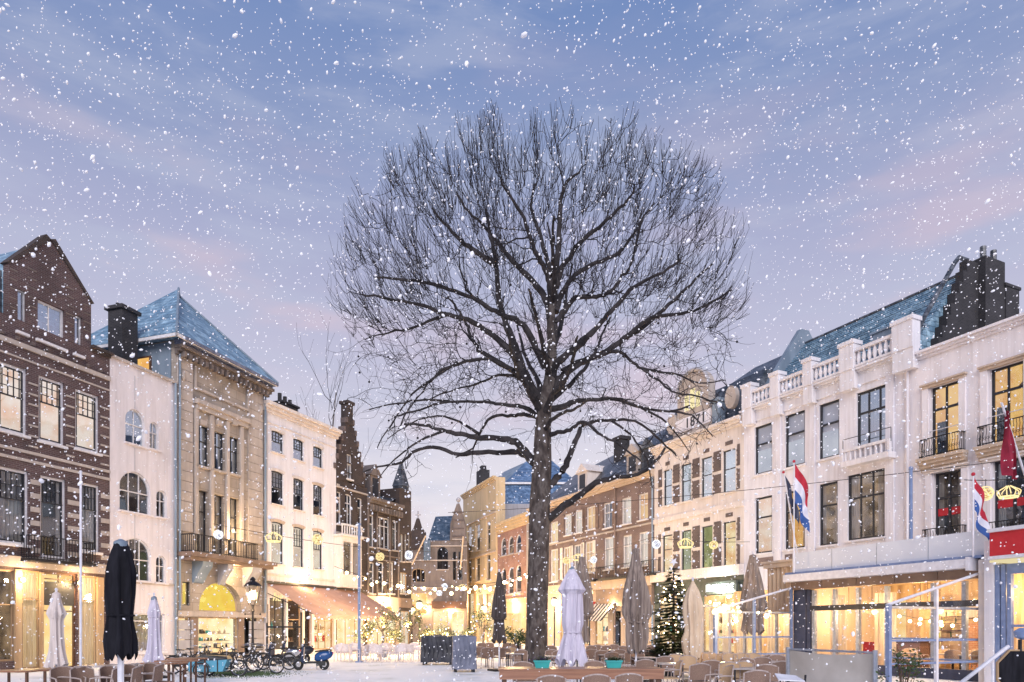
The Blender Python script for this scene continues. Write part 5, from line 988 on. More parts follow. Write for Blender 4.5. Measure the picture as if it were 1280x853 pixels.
post('flag_pole', 101, 18, 0, Z(590,18), .034, 'white_metal', 'thin pale flagpole in front of the yellow shop')
post('street_pole', 449, 35, 0, Z(656,35), .08, 'blue_steel', 'blue grey slim pole in front of the brown awning')
post('roof_pole', 1138.5, 30.5, 3.9, Z(586,30.5), .09, 'blue_steel', 'blue grey pole rising from the pavilion roof')
# street lantern
t = thing('street_lantern', 'old fashioned black street lantern glowing beside the parked bicycles', 'street lamp', G(316, 34)); d = 34; zl = Z(756,d)
obj('post', MB().lathe([(.16,0),(.16,.5),(.09,.6),(.06,1.2),(.05,2.2),(.05,zl-.35),(.1,zl-.3),(.05,zl-.2),(.09,zl)],12), M['iron'], t, True)
obj('ladder_bar', MB().tube([(-.35,0,zl-.45),(.35,0,zl-.45)],.022,6).ball((-.36,0,zl-.45),.05).ball((.36,0,zl-.45),.05), M['iron'], t)
g0, g1 = zl, Z(733,d); w0, w1 = .17, .33
for k in range(4):
    a0, a1 = PI/4+PI/2*k, PI/4+PI/2*(k+1); p = lambda a,w,z: (w*1.2*math.cos(a), w*1.2*math.sin(a), z)
    obj('glass_pane', MB().quad(p(a0,w0,g0),p(a1,w0,g0),p(a1,w1,g1),p(a0,w1,g1)), M['clear'], t); obj('frame_bar', MB().tube([p(a0,w0,g0),p(a0,w1,g1)],.02,5), M['iron'], t)
    obj('flame', MB().ball((.1*math.cos(a0),.1*math.sin(a0),(g0+g1)/2),.12,8,6,1.8), M['lantern'], t)
obj('cap', MB().lathe([(w1*1.3,g1),(w1*1.0,g1+.12),(.12,g1+.25),(.14,g1+.33),(.03,g1+.45)],10), M['iron'], t, True); lamp((0,-.5,(g0+g1)/2), 160, t, radius=.2)
# ---- flags
def flag(name_label, px, d, ztop, zbase, hoist, fly_dx, fly_dz, stripes, seed=0, pole=True, polelean=(0,0), rz=0, zfoot=None):
    base = P(px, HY, d); base.z = zbase; t = thing('flag', name_label, 'flag', base)
    H = ztop-zbase; lx, ly = polelean
    if pole: obj('pole', MB().tube([(0,0,0),(lx*H,ly*H,H)], [.03,.02], 8), M['white_metal'], t); obj('pole_tip', MB().ball((lx*H,ly*H,H),.06), M['flag_red'], t)
    n, m = 22, 9; ns = len(stripes)
    def pt(u, v):
        x = lx*(H-.15-hoist*v)+fly_dx*(u**.85)*(1-.25*v)+.05*math.sin(9*u+seed+4*v)*u; y = ly*(H-hoist*v)+.16*math.sin(7*u+3*v+seed)*min(1,u*3)
        return (x+.04, y, H-.15-hoist*v-fly_dz*u**1.15+.05*math.sin(5*u+seed))
    for s_ in range(ns):
        vs = [pt(i/n, (s_+j/m)/ns) for i in range(n+1) for j in range(m+1)]
        obj('stripe' if ns > 1 else 'cloth', MB().add(vs, [(i*(m+1)+j,(i+1)*(m+1)+j,(i+1)*(m+1)+j+1,i*(m+1)+j+1) for i in range(n) for j in range(m)]), M[stripes[s_]], t, True)
    return t
tri = ['flag_red','flag_white','flag_blue']
flag('red white blue flag drooping in front of the white balustrade house', 992.5, 28.3, Z(577,28.3), 3.9, 1.55, .62, 1.15, tri, 1)
flag('small red white blue flag hanging from a thin pole beside the cream house', 1216.5, 22, Z(593,22), 3.9, 1.0, .42, 1.05, tri, 2)
flag('dark navy flag hanging behind the striped flag', 1001, 31, Z(590,31), 4.0, 1.2, .5, 1.3, ['navy'], 3, polelean=(-.16,.02))
base = P(1284,603,23); t = thing('flag', 'dark red flag hanging from a slanting pole at the right edge', 'flag', base); tip = P(1252,504,22)-base
obj('pole', MB().tube([(0,0,0),tip],.035,8), M['white_metal'], t); n, m = 24, 8; a_ = tip*.93; vs = []
for i in range(n+1):
    for j in range(m+1):
        u, v = i/n, j/m; vs.append(a_+Vector((.02+.42*v*(.3+.7*u**.5)+.05*math.sin(6*u+5*v), .1*math.sin(8*v+2*u), -2.05*u-.15*v)))
obj('cloth', MB().add(vs, [(i*(m+1)+j,(i+1)*(m+1)+j,(i+1)*(m+1)+j+1,i*(m+1)+j+1) for i in range(n) for j in range(m)]), M['flag_maroon'], t, True)
# ---- light strings, glowing balls and crowns
def span(p, q, sag, n=24): return [p.lerp(q, i/n)-Vector((0,0,sag*4*(i/n)*(1-i/n))) for i in range(n+1)]
def wire(p, q, sag, label, name='overhead_wire', r=.015):
    t = thing(name, label, 'wire', p); obj('cable', MB().tube([x-p for x in span(p, q, sag)], r, 4), M['iron'], t); return t
def light_ball(px, py, d, rpx, white, label):
    p = P(px,py,d); r = .88*rpx*d/F; t = thing('light_ball', label, 'light ball', p, 0, 'glowing balls hung over the square'); rr = random.Random(int(px)); mb = MB(); mat = M['tube_white' if white else 'tube_gold']
    for k in range(9):
        ax = Vector((rr.uniform(-1,1),rr.uniform(-1,1),rr.uniform(-1,1))).normalized(); u = ax.orthogonal().normalized(); v = ax.cross(u)
        mb.tube([r*(math.cos(2*PI*i/18)*u+math.sin(2*PI*i/18)*v) for i in range(19)], r*.055, 4, False)
    obj('light_tube', mb, mat, t); obj('diffuser', MB().ball((0,0,0), r*.8, 12, 8), M.get('glow_'+str(white)) or M.setdefault('glow_'+str(white), emit('glow_white' if white else 'glow_gold', (.95,.95,1) if white else (1,.84,.5), .85, (.5,.52,.66) if white else (.62,.36,.1), 6)), t, True); obj('hook', MB().tube([(0,0,r),(0,0,r+.25)],.012,4), M['iron'], t)
def crown(px, py, d, rpx, label, watts=0):
    p = P(px,py,d); r = .86*rpx*d/F; t = thing('light_ornament', label, 'light ornament', p, 0, 'glowing crowns hung over the square')
    obj('band', MB().torus((0,0,-r*.5), r*.8, r*.1, 'z', 24, 6), M['tube_gold'], t)
    for k in range(8):
        a = 2*PI*k/8; obj('arch', MB().tube([(r*(.8+.25*math.sin(PI*u/8*1.0))*math.cos(a)*(1-.75*max(0,u/8-.55)/.45), r*(.8+.25*math.sin(PI*u/8))*math.sin(a)*(1-.75*max(0,u/8-.55)/.45), r*(-.5+1.15*u/8)) for u in range(9)], r*.055, 5), M['tube_gold'], t)
    obj('inner_band', MB().torus((0,0,-r*.32), r*.78, r*.05, 'z', 20, 5), M['iron'], t); obj('hook', MB().tube([(0,0,r*.6),(0,0,r+.2)],.012,4), M['iron'], t)
wire(e.world(e.L*.25,-.8,Z(655,37)), P(540,690,55), .3, 'thin cable over the square from the stone house balcony')
crown(342,672,38.5,11.5,'golden light crown hanging before the white house'); light_ball(397,674.5,40,7.5,False,'yellow glowing ball hanging before the white house')
light_ball(273,668.5,36,6.5,True,'white glowing ball on the stone house balcony'); light_ball(475,696,48,6,False,'yellow glowing ball before the dark cornice house')
light_ball(511,694,52,6,True,'white glowing ball before the dark tower house'); light_ball(556,733,62,4,True,'small white glowing ball, upper one of the pair in the street'); light_ball(549,741.5,62,4,True,'small white glowing ball, lower one of the pair in the street')
crown(578,734,60,6,'small golden light crown at the end of the street'); light_ball(599.5,740,60,4.5,False,'yellow glowing ball before the warm yellow corner house')
light_ball(707.5,701,52,5,False,'yellow glowing ball before the rose brick house'); crown(722.5,697,50,8,'golden light crown above the taupe parasol'); light_ball(742,700,50,4.8,True,'white glowing ball before the rose brick house')
light_ball(820.5,680.5,42,6,True,'white glowing ball before the left corner of the dormer house'); crown(857,679.5,41,11,'golden light crown above the Christmas tree'); light_ball(892,681.5,40,6,False,'yellow glowing ball before the dormer house')
light_ball(1232,617,24.5,10,False,'large yellow glowing ball beside the small striped flag'); crown(1261,615.5,23.5,14,'large golden light crown at the right edge')
wire(P(560,641,44), r2.world(9,-.1,Z(566,28)), .35, 'long thin cable crossing before the white balustrade house')
wire(P(815,672,42.5), r3.world(r3.L+1,-.5,Z(668,40)), .1, 'thin cable carrying the crown above the Christmas tree')
wire(r4.world(.2,-.3,Z(690,60)), P(815,672,42.5), .3, 'thin cable before the rose brick house')
wire(P(1205,600,25), P(1330,590,21), .1, 'short cable carrying the large crown at the right edge')
pts = span(P(418,708,44), P(668,716,40), 1.05, 30)
t = thing('light_string', 'long string of warm bulbs strung across the street to the tree trunk', 'string lights', pts[0]); obj('cable', MB().tube([p-pts[0] for p in pts], .014, 4), M['iron'], t)
for k in range(1,30):
    p = pts[k]-pts[0]+Vector((rnd.uniform(-.1,.1),0,-.12-(.25 if k%3==0 else 0))); obj('bulb', MB().ball(p, .075 if k%2 else .105, 8, 5), M['bulb'], t)
for k in (4,12,20,27): lamp(pts[k]-pts[0]+Vector((0,0,-.5)), 170, t, radius=.15)
pts = span(P(560,730,74), P(664,712,60), .9, 16)
t = thing('light_string', 'second shorter string of warm bulbs before the yellow corner house', 'string lights', pts[0]); obj('cable', MB().tube([p-pts[0] for p in pts], .014, 4), M['iron'], t)
for k in range(1,16): obj('bulb', MB().ball(pts[k]-pts[0]-Vector((0,0,.15)), .085, 8, 5), M['bulb'], t)
for k in (3,9,14): lamp(pts[k]-pts[0]-Vector((0,0,.6)), 330, t, radius=.2)
for i,(px,py,d,wt,lab) in enumerate([(524,757,70,300,'glowing wall lantern beside the bright corner shop door'),(605,762,66,260,'glowing street lantern before the yellow corner house'),(693,753,52,320,'glowing street lantern right of the plane tree'),(737,741,50,200,'white street globe behind the lilac parasol'),(515,764,60,200,'glowing lantern before the dark tower house')]):
    p = P(px,py,d); t = thing('lantern', lab, 'lantern', (p.x,p.y,0)); r = 5*d/F
    obj('post', MB().tube([(0,0,0),(0,0,p.z-r)],.05,6), M['iron'], t); obj('globe', MB().ball((0,0,p.z), r*.8, 10, 7, 1.2), M['lantern'], t, True); obj('cap', MB().lathe([(r,p.z+r*.8),(r*.3,p.z+r*1.3)],8), M['iron'], t); lamp((0,-.6,p.z), wt, t, radius=.2)
# light from the shop rooms of the far houses is carried by their lit rooms; small lamps added on the fronts to warm the facades
for fc, q, z_, wt in [(r4, r4.L*.3, 3.2, 260),(r4, r4.L*.75, 3.4, 160),(r3, r3.L*.8, 3.3, 90),(h6, h6.L*.5, 3.6, 200),(g5, g5.L*.6, 3.6, 130),(y_, y_.L*.6, 4.5, 600),(r5, r5.L*.6, 4, 300),(e, e.L*.5, zb-.45, 130),(e, e.L*.55, zb+1.6, 110),(en, en.L*.3, 4, 400),(en, en.L*.75, 3.5, 350),(w, w.L*.45, 4.6, 45)]:
    p = thing('wall_lamp', {id(r4):['small lamp over the left shop windows of the rose brick house','small lamp over the right shop windows of the rose brick house'][int(q > r4.L/2)],id(r3):'small lamp over the shop window of the dormer house',id(h6):'small lamp over the shop of the dark cornice house',id(g5):'small lamp over the gable house shop',id(y_):'small lamp on the yellow corner house',id(r5):'small lamp on the arched brick house',id(e):['small lamp on the stone house front under its balcony','small lamp on the stone house above the balcony'][int(z_ > zb)],id(en):['small lamp on the left half of the far grey building','small lamp on the right half of the far grey building'][int(q > en.L/2)],id(w):'small lamp above the brown awning'}[id(fc)], 'wall lamp', fc.world(q,-.35,z_), fc.root.rotation_euler.z, 'small lamps on the shop fronts')
    obj('bracket', MB().box(-.02,.02,0,.34,-.02,.02), M['iron'], p); obj('bulb', MB().ball((0,0,0),.07,8,5), M['bulb'], p); lamp((0,-.25,.0), wt, p, radius=.1)
# ================================================================ chairs, tables, bicycles
def frame_pts(pts, r=.014, n=6): return MB().tube(pts, r, n)
def make_chair(label, cane='rattan', frame='cane'):
    t = thing('rattan_chair' if cane != 'white_chair' else 'white_chair', label, 'chair')
    n = 10; outer = []; mbk = MB()
    # curved woven back
    vs = []
    for j in range(6):
        z = .5+.37*j/5
        for i in range(n+1):
            u = -1+2*i/n; x = .25*u*(1-.08*(j/5)); y = .24-.09*u*u+.05*j/5; zz = z-(.06*u*u if j == 5 else .02*u*u*j/5); vs.append((x,y,zz))
    fs = [(j*(n+1)+i,j*(n+1)+i+1,(j+1)*(n+1)+i+1,(j+1)*(n+1)+i) for j in range(5) for i in range(n)]
    m0 = len(vs); vs2 = [(x,y+.018,z) for x,y,z in vs]; fs2 = [tuple(m0+k for k in f[::-1]) for f in fs]
    obj('backrest', MB().add(vs+vs2, fs+fs2), M[cane], t, True)
    obj('seat', MB().box(-.24,.24,-.24,.2,.43,.465), M[cane], t)
    top = [(.262*u*(1-.06), .245-.09*u*u+.055, .88-.06*u*u) for u in [-1+2*i/10 for i in range(11)]]
    obj('back_frame', MB().tube([(-.25,.16,.44)]+top+[(.25,.16,.44)], .016, 6), M[frame], t)
    for sx in (-1,1):
        obj('arm', MB().tube([(sx*.25,.2,.66),(sx*.29,.0,.67),(sx*.28,-.2,.65),(sx*.25,-.24,.45)], .016, 6), M[frame], t)
        obj('leg', MB().tube([(sx*.24,-.22,.45),(sx*.26,-.25,0)], .015, 6), M[frame], t); obj('leg', MB().tube([(sx*.24,.18,.45),(sx*.26,.26,0)], .015, 6), M[frame], t)
    return t
def make_table(label, w=.7, dd=.7, h=.74, top='table_grey', leg='iron'):
    t = thing('cafe_table', label, 'table'); obj('table_top', MB().box(-w/2,w/2,-dd/2,dd/2,h-.035,h), M[top], t)
    for sx in (-1,1):
        for sy in (-1,1): obj('leg', MB().box(sx*(w/2-.06)-.02,sx*(w/2-.06)+.02,sy*(dd/2-.06)-.02,sy*(dd/2-.06)+.02,0,h-.035), M[leg], t)
    return t
ORD = ['first','second','third','fourth','fifth','sixth','seventh','eighth','ninth','tenth','eleventh','twelfth','thirteenth','fourteenth','fifteenth','sixteenth','seventeenth','eighteenth']
protos = {}
def place(kind, px, d, rz, label, group):
    g = G(px, d)
    if kind not in protos:
        protos[kind] = {'brown': lambda: make_chair(label), 'pale': lambda: make_chair(label, 'rattan_light'), 'white': lambda: make_chair(label, 'white_chair', 'white_chair'),
            'table': lambda: make_table(label), 'wtable': lambda: make_table(label, 1.2, .7, .74, 'white_chair', 'white_chair'), 'bar': lambda: make_table(label, .9, .7, .8, 'table_wood', 'wood_dark')}[kind]()
        t = protos[kind]; t.location = g; t.rotation_euler = (0,0,rz); t['group'] = group; return t
    t = dup(protos[kind], g, rz, label); t['group'] = group; return t
dtop = lambda y, h=.88: F*(EYE-h)/(y-HY)         # depth at which a chair top shows on photo row y
BK = 0   # back towards the camera: chair faces -y by default, so turn by pi
rr = random.Random(5)
rows = [ # description, group, [(px, ytop, kind, turn)]
 ('at the near side of the long wooden table', 'chairs at the long wooden table', [(688,843,'brown',PI),(743,842,'brown',PI),(783,841,'brown',PI)]),
 ('at the far side of the long wooden table', 'chairs at the long wooden table', [(656,828,'brown',.1),(745,827,'brown',0),(782,822,'pale',PI/2),(806,824,'brown',PI)]),
 ('in the front row between table and pavilion', 'rattan chairs on the terrace', [(838,826,'pale',-PI/2),(871,829,'brown',PI),(886,825,'brown',PI),(899,832,'pale',-PI/2),(943,837,'brown',PI),(958,830,'brown',PI-.3)]),
 ('in the second row beside the pale post', 'rattan chairs on the terrace', [(830,820,'brown',PI),(848,818.5,'pale',.2),(862,820,'pale',0),(910,827,'pale',PI),(926,826,'pale',PI),(940,823,'brown',.4),(953,822,'brown',-.4),(972,826,'brown',PI)]),
 ('in the third row before the cafe glass', 'rattan chairs on the terrace', [(878,816,'pale',0),(890,816,'pale',0),(903,816,'pale',PI),(915,817,'pale',0),(929,817,'pale',0),(943,817,'pale',0),(958,818,'brown',PI),(974,819,'brown',0)]),
 ('in the row behind the lilac caped parasol', 'rattan chairs on the terrace', [(690,812,'brown',PI),(700,814,'brown',0),(742,812,'brown',.1),(752,813,'brown',PI),(763,815,'brown',PI),(775,812,'brown',0),(788,814,'brown',PI),(800,816,'brown',.3),(812,813,'brown',PI),(822,812,'brown',0)]),
 ('in the far row between the tree and the fir', 'rattan chairs on the terrace', [(690,807.5,'brown',0),(738,807,'brown',PI),(747,806.5,'brown',0),(757,807,'brown',PI),(768,806,'brown',0),(779,807.5,'brown',PI),(790,806.5,'pale',0),(802,807.5,'brown',PI),(814,807,'brown',0)]),
 ('left of the tree trunk', 'rattan chairs beside the tree trunk', [(601,809,'brown',.3),(609,809.5,'brown',PI),(620,809,'brown',-.2),(632,810,'brown',PI-.1),(641,809,'pale',.4),(651,812,'brown',PI)]),
 ('in the far row left of the tree trunk', 'rattan chairs beside the tree trunk', [(602,804,'brown',0),(612,803.5,'brown',PI),(634,804,'brown',0),(646,804,'brown',PI)]),
]
for desc, grp, items in rows:
    for i, (px, y, kd, rz) in enumerate(items):
        place(kd, px, dtop(y), rz+rr.uniform(-.12,.12), '%s rattan armchair, %s %s' % ('pale' if kd == 'pale' else 'brown', ORD[i], desc), grp)
tb = [(712,22,'beside the pole of the lilac caped parasol'),(694,24.5,'left of the lilac caped parasol'),(758,26,'between the far terrace chairs'),(782,26,'near the broad taupe parasol'),(838,19.5,'left of the front terrace chairs'),(905,19.8,'at the pale post of the wind screen'),(925,24,'before the cafe glass'),(958,20.5,'near the canvas windscreen'),(644,27,'beside the tree trunk'),(600,31,'left of the dark closed parasol'),(770,31,'in the far terrace row'),(805,23.5,'before the fir tree'),(930,17.2,'in front of the terrace chairs')]
for px, d, lab in tb: place('table', px, d, rr.uniform(-.1,.1), 'square cafe table with grey top %s' % lab, 'square cafe tables')
# left terrace row
for i, (px, y, rz) in enumerate([(84,834,.9),(93,833,-1.9),(110,834,1.1),(131,833.5,-1.3),(146,833,1.2),(160,832,-1.5),(173,831,1.4),(187,830,-1.5),(197,829.5,1.2)]):
    place('brown', px, dtop(y), rz, 'brown rattan armchair, %s from left in the row by the black parasol' % ORD[i], 'rattan chairs on the left terrace')
for i, (px, d) in enumerate([(206,18.5),(221,19.7),(234,21.2)]): place('bar', px, d, -.3, 'dark wooden table, %s before the parked bicycles' % ['nearest','middle one','farthest'][i], 'wooden tables by the bicycles')
for i, (px, d) in enumerate([(22,15.2),(45,15.6)]): place('bar', px, d, 0, 'dark wooden table at the lower left corner, %s' % ['outer one','inner one beside the cream parasol'][i], 'wooden tables at the left corner')
for i, (px, d) in enumerate([(118,18.2),(152,18.6),(181,19.2)]): place('table', px, d, .2, 'small cafe table in the left terrace row, %s' % ['nearest the flagpole','behind the black parasol','below the lilac parasol'][i], 'square cafe tables')
# chairs behind the pavilion glass
for i, (q, y, rz) in enumerate([(.5,1.6,0),(.57,1.4,1.2),(.66,1.7,.2),(.74,1.3,PI),(.8,1.9,.4),(.87,1.2,PI-.3),(.93,1.6,.1)]):
    p = pv.world(L*q, y, .06); t_ = place('pale', 640, 20, rz-.6, 'pale rattan armchair behind the pavilion glass, %s from the left' % ORD[i], 'chairs inside the pavilion'); t_.location = p
for i, (q, y) in enumerate([(.53,1.1),(.7,1.2),(.84,1.0)]):
    t_ = place('table', 640, 20, -.5, 'cafe table behind the pavilion glass, %s from the left' % ORD[i], 'tables inside the pavilion'); t_.location = pv.world(L*q, y, .06)
# white chairs and tables
k = 0
for i in range(11):
    px = 424+i*9.6; place('white', px, 35.5-.25*(i%3)+.3*math.sin(i*2.1), (0,PI,PI/2,-PI/2)[i%4]+rr.uniform(-.3,.3), 'white painted armchair, %s from the left in the white terrace row' % ORD[i], 'white chairs before the brown awning')
for i in range(8): place('white', 430+i*12.5, 38+.2*(i%2), (PI,0,PI/2)[i%3]+rr.uniform(-.3,.3), 'white painted armchair, %s from the left in the rear white row' % ORD[i], 'white chairs before the brown awning')
for i in range(4): place('wtable', 437+i*25, 36.7, rr.uniform(-.1,.1), 'white rectangular table, %s from the left among the white chairs' % ORD[i], 'white tables before the brown awning')
# dim red chairs under the awning
# long wooden table in front with two teal planters
t = thing('wooden_table', 'long reddish brown wooden table with two teal planters on it', 'table', G(722,15.3), .03)
x0_, x1_ = -(722-623)*15.3/F, (826-722)*15.3/F
for k in range(4): obj('table_plank', MB().box(x0_,x1_,-.42+.21*k+.004,-.21+.21*k-.004,.80,.84+.001*k), M['table_wood'], t)
obj('apron', MB().box(x0_+.02,x1_-.02,-.4,-.36,.62,.80).box(x0_+.02,x0_+.07,-.355,.36,.62,.80), M['table_wood'], t)
for x in (x0_+.08,x1_-.16):
    for y in (-.34,.3): obj('leg', MB().box(x,x+.09,y,y+.09,0,.80), M['wood_dark'], t)
for i, px in enumerate((677.5,767)):
    g = P(px,835,15.3); p = thing('planter', ['teal planter with purple heather near the tree trunk, on the wooden table','teal planter with dense green leaves, on the right half of the wooden table'][i], 'planter', (g.x,g.y,.842))
    obj('pot', MB().add([(-.14,-.08,0),(.14,-.08,0),(.14,.08,0),(-.14,.08,0),(-.175,-.1,.15),(.175,-.1,.15),(.175,.1,.15),(-.175,.1,.15)], [(0,3,2,1),(0,1,5,4),(1,2,6,5),(2,3,7,6),(3,0,4,7),(4,5,6,7)]), M['teal'], p); obj('rim', MB().box(-.185,.185,-.11,-.095,.13,.16).box(-.185,.185,.095,.11,.13,.16), M['teal'], p)
    mb = MB(); m2 = MB(); r_ = random.Random(i)
    for k in range(420):
        c_ = Vector((r_.gauss(0,.09), r_.gauss(0,.05), .16+abs(r_.gauss(0,.04)))); a = r_.uniform(0,6.28); s_ = r_.uniform(.012,.026); dx = Vector((math.cos(a),math.sin(a),r_.uniform(-.3,.8)))*s_; dy = Vector((-math.sin(a),math.cos(a),r_.uniform(-.3,.6)))*s_*.5
        (m2 if (i == 0 and k%3 == 0) else mb).quad(c_-dx, c_+dy, c_+dx*1.2, c_-dy)
    obj('foliage', mb, M['leaf'], p, kind='stuff'); 
    if i == 0: obj('flowers', m2, M['heather'], p, kind='stuff')
# canvas windscreen at right front
t = thing('canvas_windscreen', 'low grey beige canvas windscreen on grey posts before the pavilion', 'windscreen', G(985,17), 0)
aL = Vector((0,0)); bR = G(1094,14.6)-G(985,17); n = 20; vs = []; zt = lambda u: 1.15+.03*(1-math.sin(PI*u))
for i in range(n+1):
    u = i/n
    for j in range(7): v = j/6; vs.append((bR.x*u, bR.y*u+.06*math.sin(7*u+2*v)*math.sin(PI*v), .1+(zt(u)-.1-.04*math.sin(PI*u))*v))
obj('canvas', MB().add(vs, [(i*7+j,(i+1)*7+j,(i+1)*7+j+1,i*7+j+1) for i in range(n) for j in range(6)]), M['canvas_screen'], t, True)
obj('post', MB().tube([(0,0,0),(0,0,1.24)],.05,8), M['steel'], t); obj('post', MB().tube([(bR.x,bR.y,0),(bR.x,bR.y,1.24)],.05,8), M['steel'], t); obj('top_rail', MB().tube([(0,0,1.19),(bR.x,bR.y,1.19)],.025,8), M['steel'], t)
t = thing('menu_stand', 'white sloping menu board in front of the canvas windscreen', 'menu stand', G(988,13.2)); obj('board', MB().add([(-.22,0,.74),(.26,-.02,.72),(.2,.25,.80),(-.2,.25,.84),(-.22,0,.72),(.26,-.02,.70),(.2,.25,.78),(-.2,.25,.82)], [(0,1,2,3),(7,6,5,4),(0,4,5,1),(1,5,6,2),(2,6,7,3),(3,7,4,0)]), M['white_metal'], t); obj('post', MB().tube([(0,.1,0),(0,.1,.74)],.03,6), M['iron'], t); obj('clip', MB().tube([(.27,0,.66),(.3,.05,.82)],.02,6), M['iron'], t)
# leafy bush in pot
def leaves(mb, r_, c_, R_, n, s0, s1, up=.4):
    for k in range(n):
        v = Vector((r_.gauss(0,1),r_.gauss(0,1),r_.gauss(0,1))).normalized()*(r_.random()**.45); p = Vector(c_)+Vector((v.x*R_[0],v.y*R_[1],v.z*R_[2])); a = Vector((r_.uniform(-1,1),r_.uniform(-1,1),r_.uniform(-.6,1)*up+.1)).normalized(); b_ = a.cross(Vector((r_.uniform(-1,1),r_.uniform(-1,1),r_.uniform(-1,1)))).normalized(); s_ = r_.uniform(s0,s1)
        mb.add([p, p+a*s_*.5+b_*s_*.28, p+a*s_, p+a*s_*.5-b_*s_*.28], [(0,1,2,3)])
r_ = random.Random(9)
g = G(1128,14.2); t = thing('potted_bush', 'green leafy bush behind the canvas windscreen near the blue post', 'bush', g); fol = MB(); st = MB()
for k in range(16):
    a = r_.uniform(0,6.28); h = r_.uniform(.75,1.35); e_ = Vector((.42*math.cos(a)*r_.random(),.3*math.sin(a)*r_.random(),h)); mpt = Vector((e_.x*.4,e_.y*.4,h*.5)); st.tube([(0,0,.35),mpt,e_],[.012,.008,.004],4)
    leaves(fol, r_, e_-Vector((0,0,.15)), (.13,.13,.2), 28, .05,.09)
obj('foliage', fol, M['leaf'], t, kind='stuff'); obj('stems', st, M['wood_dark'], t, kind='stuff'); obj('pot', MB().lathe([(.17,0),(.24,.4),(.26,.4),(.26,.44)],16), M['tarp'], t, True)
# olive trees in pots with fairy lights, street planters
def olive(px, d, h, label, lights=40, crown_r=.9, dark='olive'):
    g = G(px,d); t = thing('potted_tree', label, 'potted tree', g); r_ = random.Random(int(px)); obj('pot', MB().lathe([(.28,0),(.4,.55),(.44,.55),(.44,.62)],14), M['tarp_grey'], t, True)
    obj('trunk', MB().tube([(0,0,.5),(.05,.02,h*.4),(-.03,0,h*.6)],[.08,.06,.05],7), M['bark'], t); fol = MB(); br = MB()
    for k in range(14):
        a = r_.uniform(0,6.28); e_ = Vector((crown_r*math.cos(a)*r_.uniform(.3,1),crown_r*math.sin(a)*r_.uniform(.3,1),h*r_.uniform(.6,1))); br.tube([(-.03,0,h*.5),e_*.6+Vector((0,0,h*.25)),e_],[.03,.018,.008],4); leaves(fol, r_, e_, (.3,.3,.3), 70, .07,.14)
    obj('branches', br, M['bark'], t); obj('foliage', fol, M[dark], t, kind='stuff'); 
    for k in range(lights): obj('fairy_light', MB().ball((crown_r*r_.uniform(-1,1),-.2-.5*r_.random(),h*r_.uniform(.35,1)), .034, 5, 3), M['bulb'], t)
    if lights: lamp((0,-.9,h*.7), 90, t)
    return t
olive(478,41,2.9,'potted olive tree wound with fairy lights beside the cornice house',26,1.0); olive(512,47,2.7,'dark bushy potted olive tree before the tower house',8,.9); olive(603,42,2.6,'potted olive tree before the yellow corner house',12,.8); olive(493,45,1.6,'low potted shrub between the two olive trees',10,.5)
olive(455,43,1.9,'small potted shrub with lights at the awning corner',14,.6); olive(582,50,1.5,'low potted shrub before the far street shops',10,.6); olive(647,36,1.6,'dark potted shrub just left of the trunk',0,.7,'leaf'); olive(560,52,1.7,'low shrub full of lights in the middle of the street',22,.8); olive(537,52,1.7,'low shrub full of lights left of the middle shrub',22,.8)
# Christmas tree
d = 25; g = G(842,d); t = thing('christmas_tree', 'tall dark green Christmas tree with small warm lights and pale star', 'Christmas tree', g); r_ = random.Random(3); zt = Z(706,d); fol = MB(); fb = MB()
obj('trunk', MB().tube([(0,0,0),(0,0,zt)],[.09,.015],8), M['bark'], t)
tiers = 34
for k in range(tiers):
    u = k/tiers; z = .35+(zt-.4)*u; Rr = (1.12*(1-u)**.72+.05)*r_.uniform(.78,1.12)
    for j in range(max(6, int(20*(1-u)+5))):
        a = r_.uniform(0,6.28); Rj = Rr*r_.uniform(.6,1.1); tip = Vector((Rj*math.cos(a),Rj*math.sin(a),z-.16*Rj+r_.uniform(-.05,.05))); fb.tube([(0,0,z),tip*.5+Vector((0,0,z*.5+.02)),tip],[.012,.008,.004],3,False)
        for q in range(int(14+60*Rj)):
            f = r_.uniform(.12,1); p = Vector((tip.x*f,tip.y*f,z+(tip.z-z)*f)); dr_ = Vector((math.cos(a+r_.uniform(-1,1)),math.sin(a+r_.uniform(-1,1)),r_.uniform(-.25,.35)))*r_.uniform(.07,.17); sd = Vector((-dr_.y,dr_.x,r_.uniform(-.05,.05)))*.22
            fol.add([p-sd,p+dr_,p+sd], [(0,1,2)])
obj('needles', fol, M['needle'], t, kind='stuff'); obj('branches', fb, M['bark'], t, kind='stuff')
for k in range(46):
    u = r_.uniform(.05,.95); a = r_.uniform(-PI,0); Rr = 1.05*(1-u)**.72+.05; obj('fairy_light', MB().ball((Rr*math.cos(a)*.95,Rr*math.sin(a)*.95,.35+(zt-.4)*u-.1),.028,5,3), M['bulb'], t)
star = [(.16*(1 if k%2 else .42)*math.sin(PI*k/5), zt+.1+.16*(1 if k%2 else .42)*math.cos(PI*k/5)) for k in range(10)]; obj('star', MB().prism(star,-.03,.03), M['white_metal'], t); obj('stand', MB().lathe([(.3,0),(.32,.3),(.28,.32)],12), M['tarp'], t)
lamp((-.3,-1.3,1.4), 25, t)
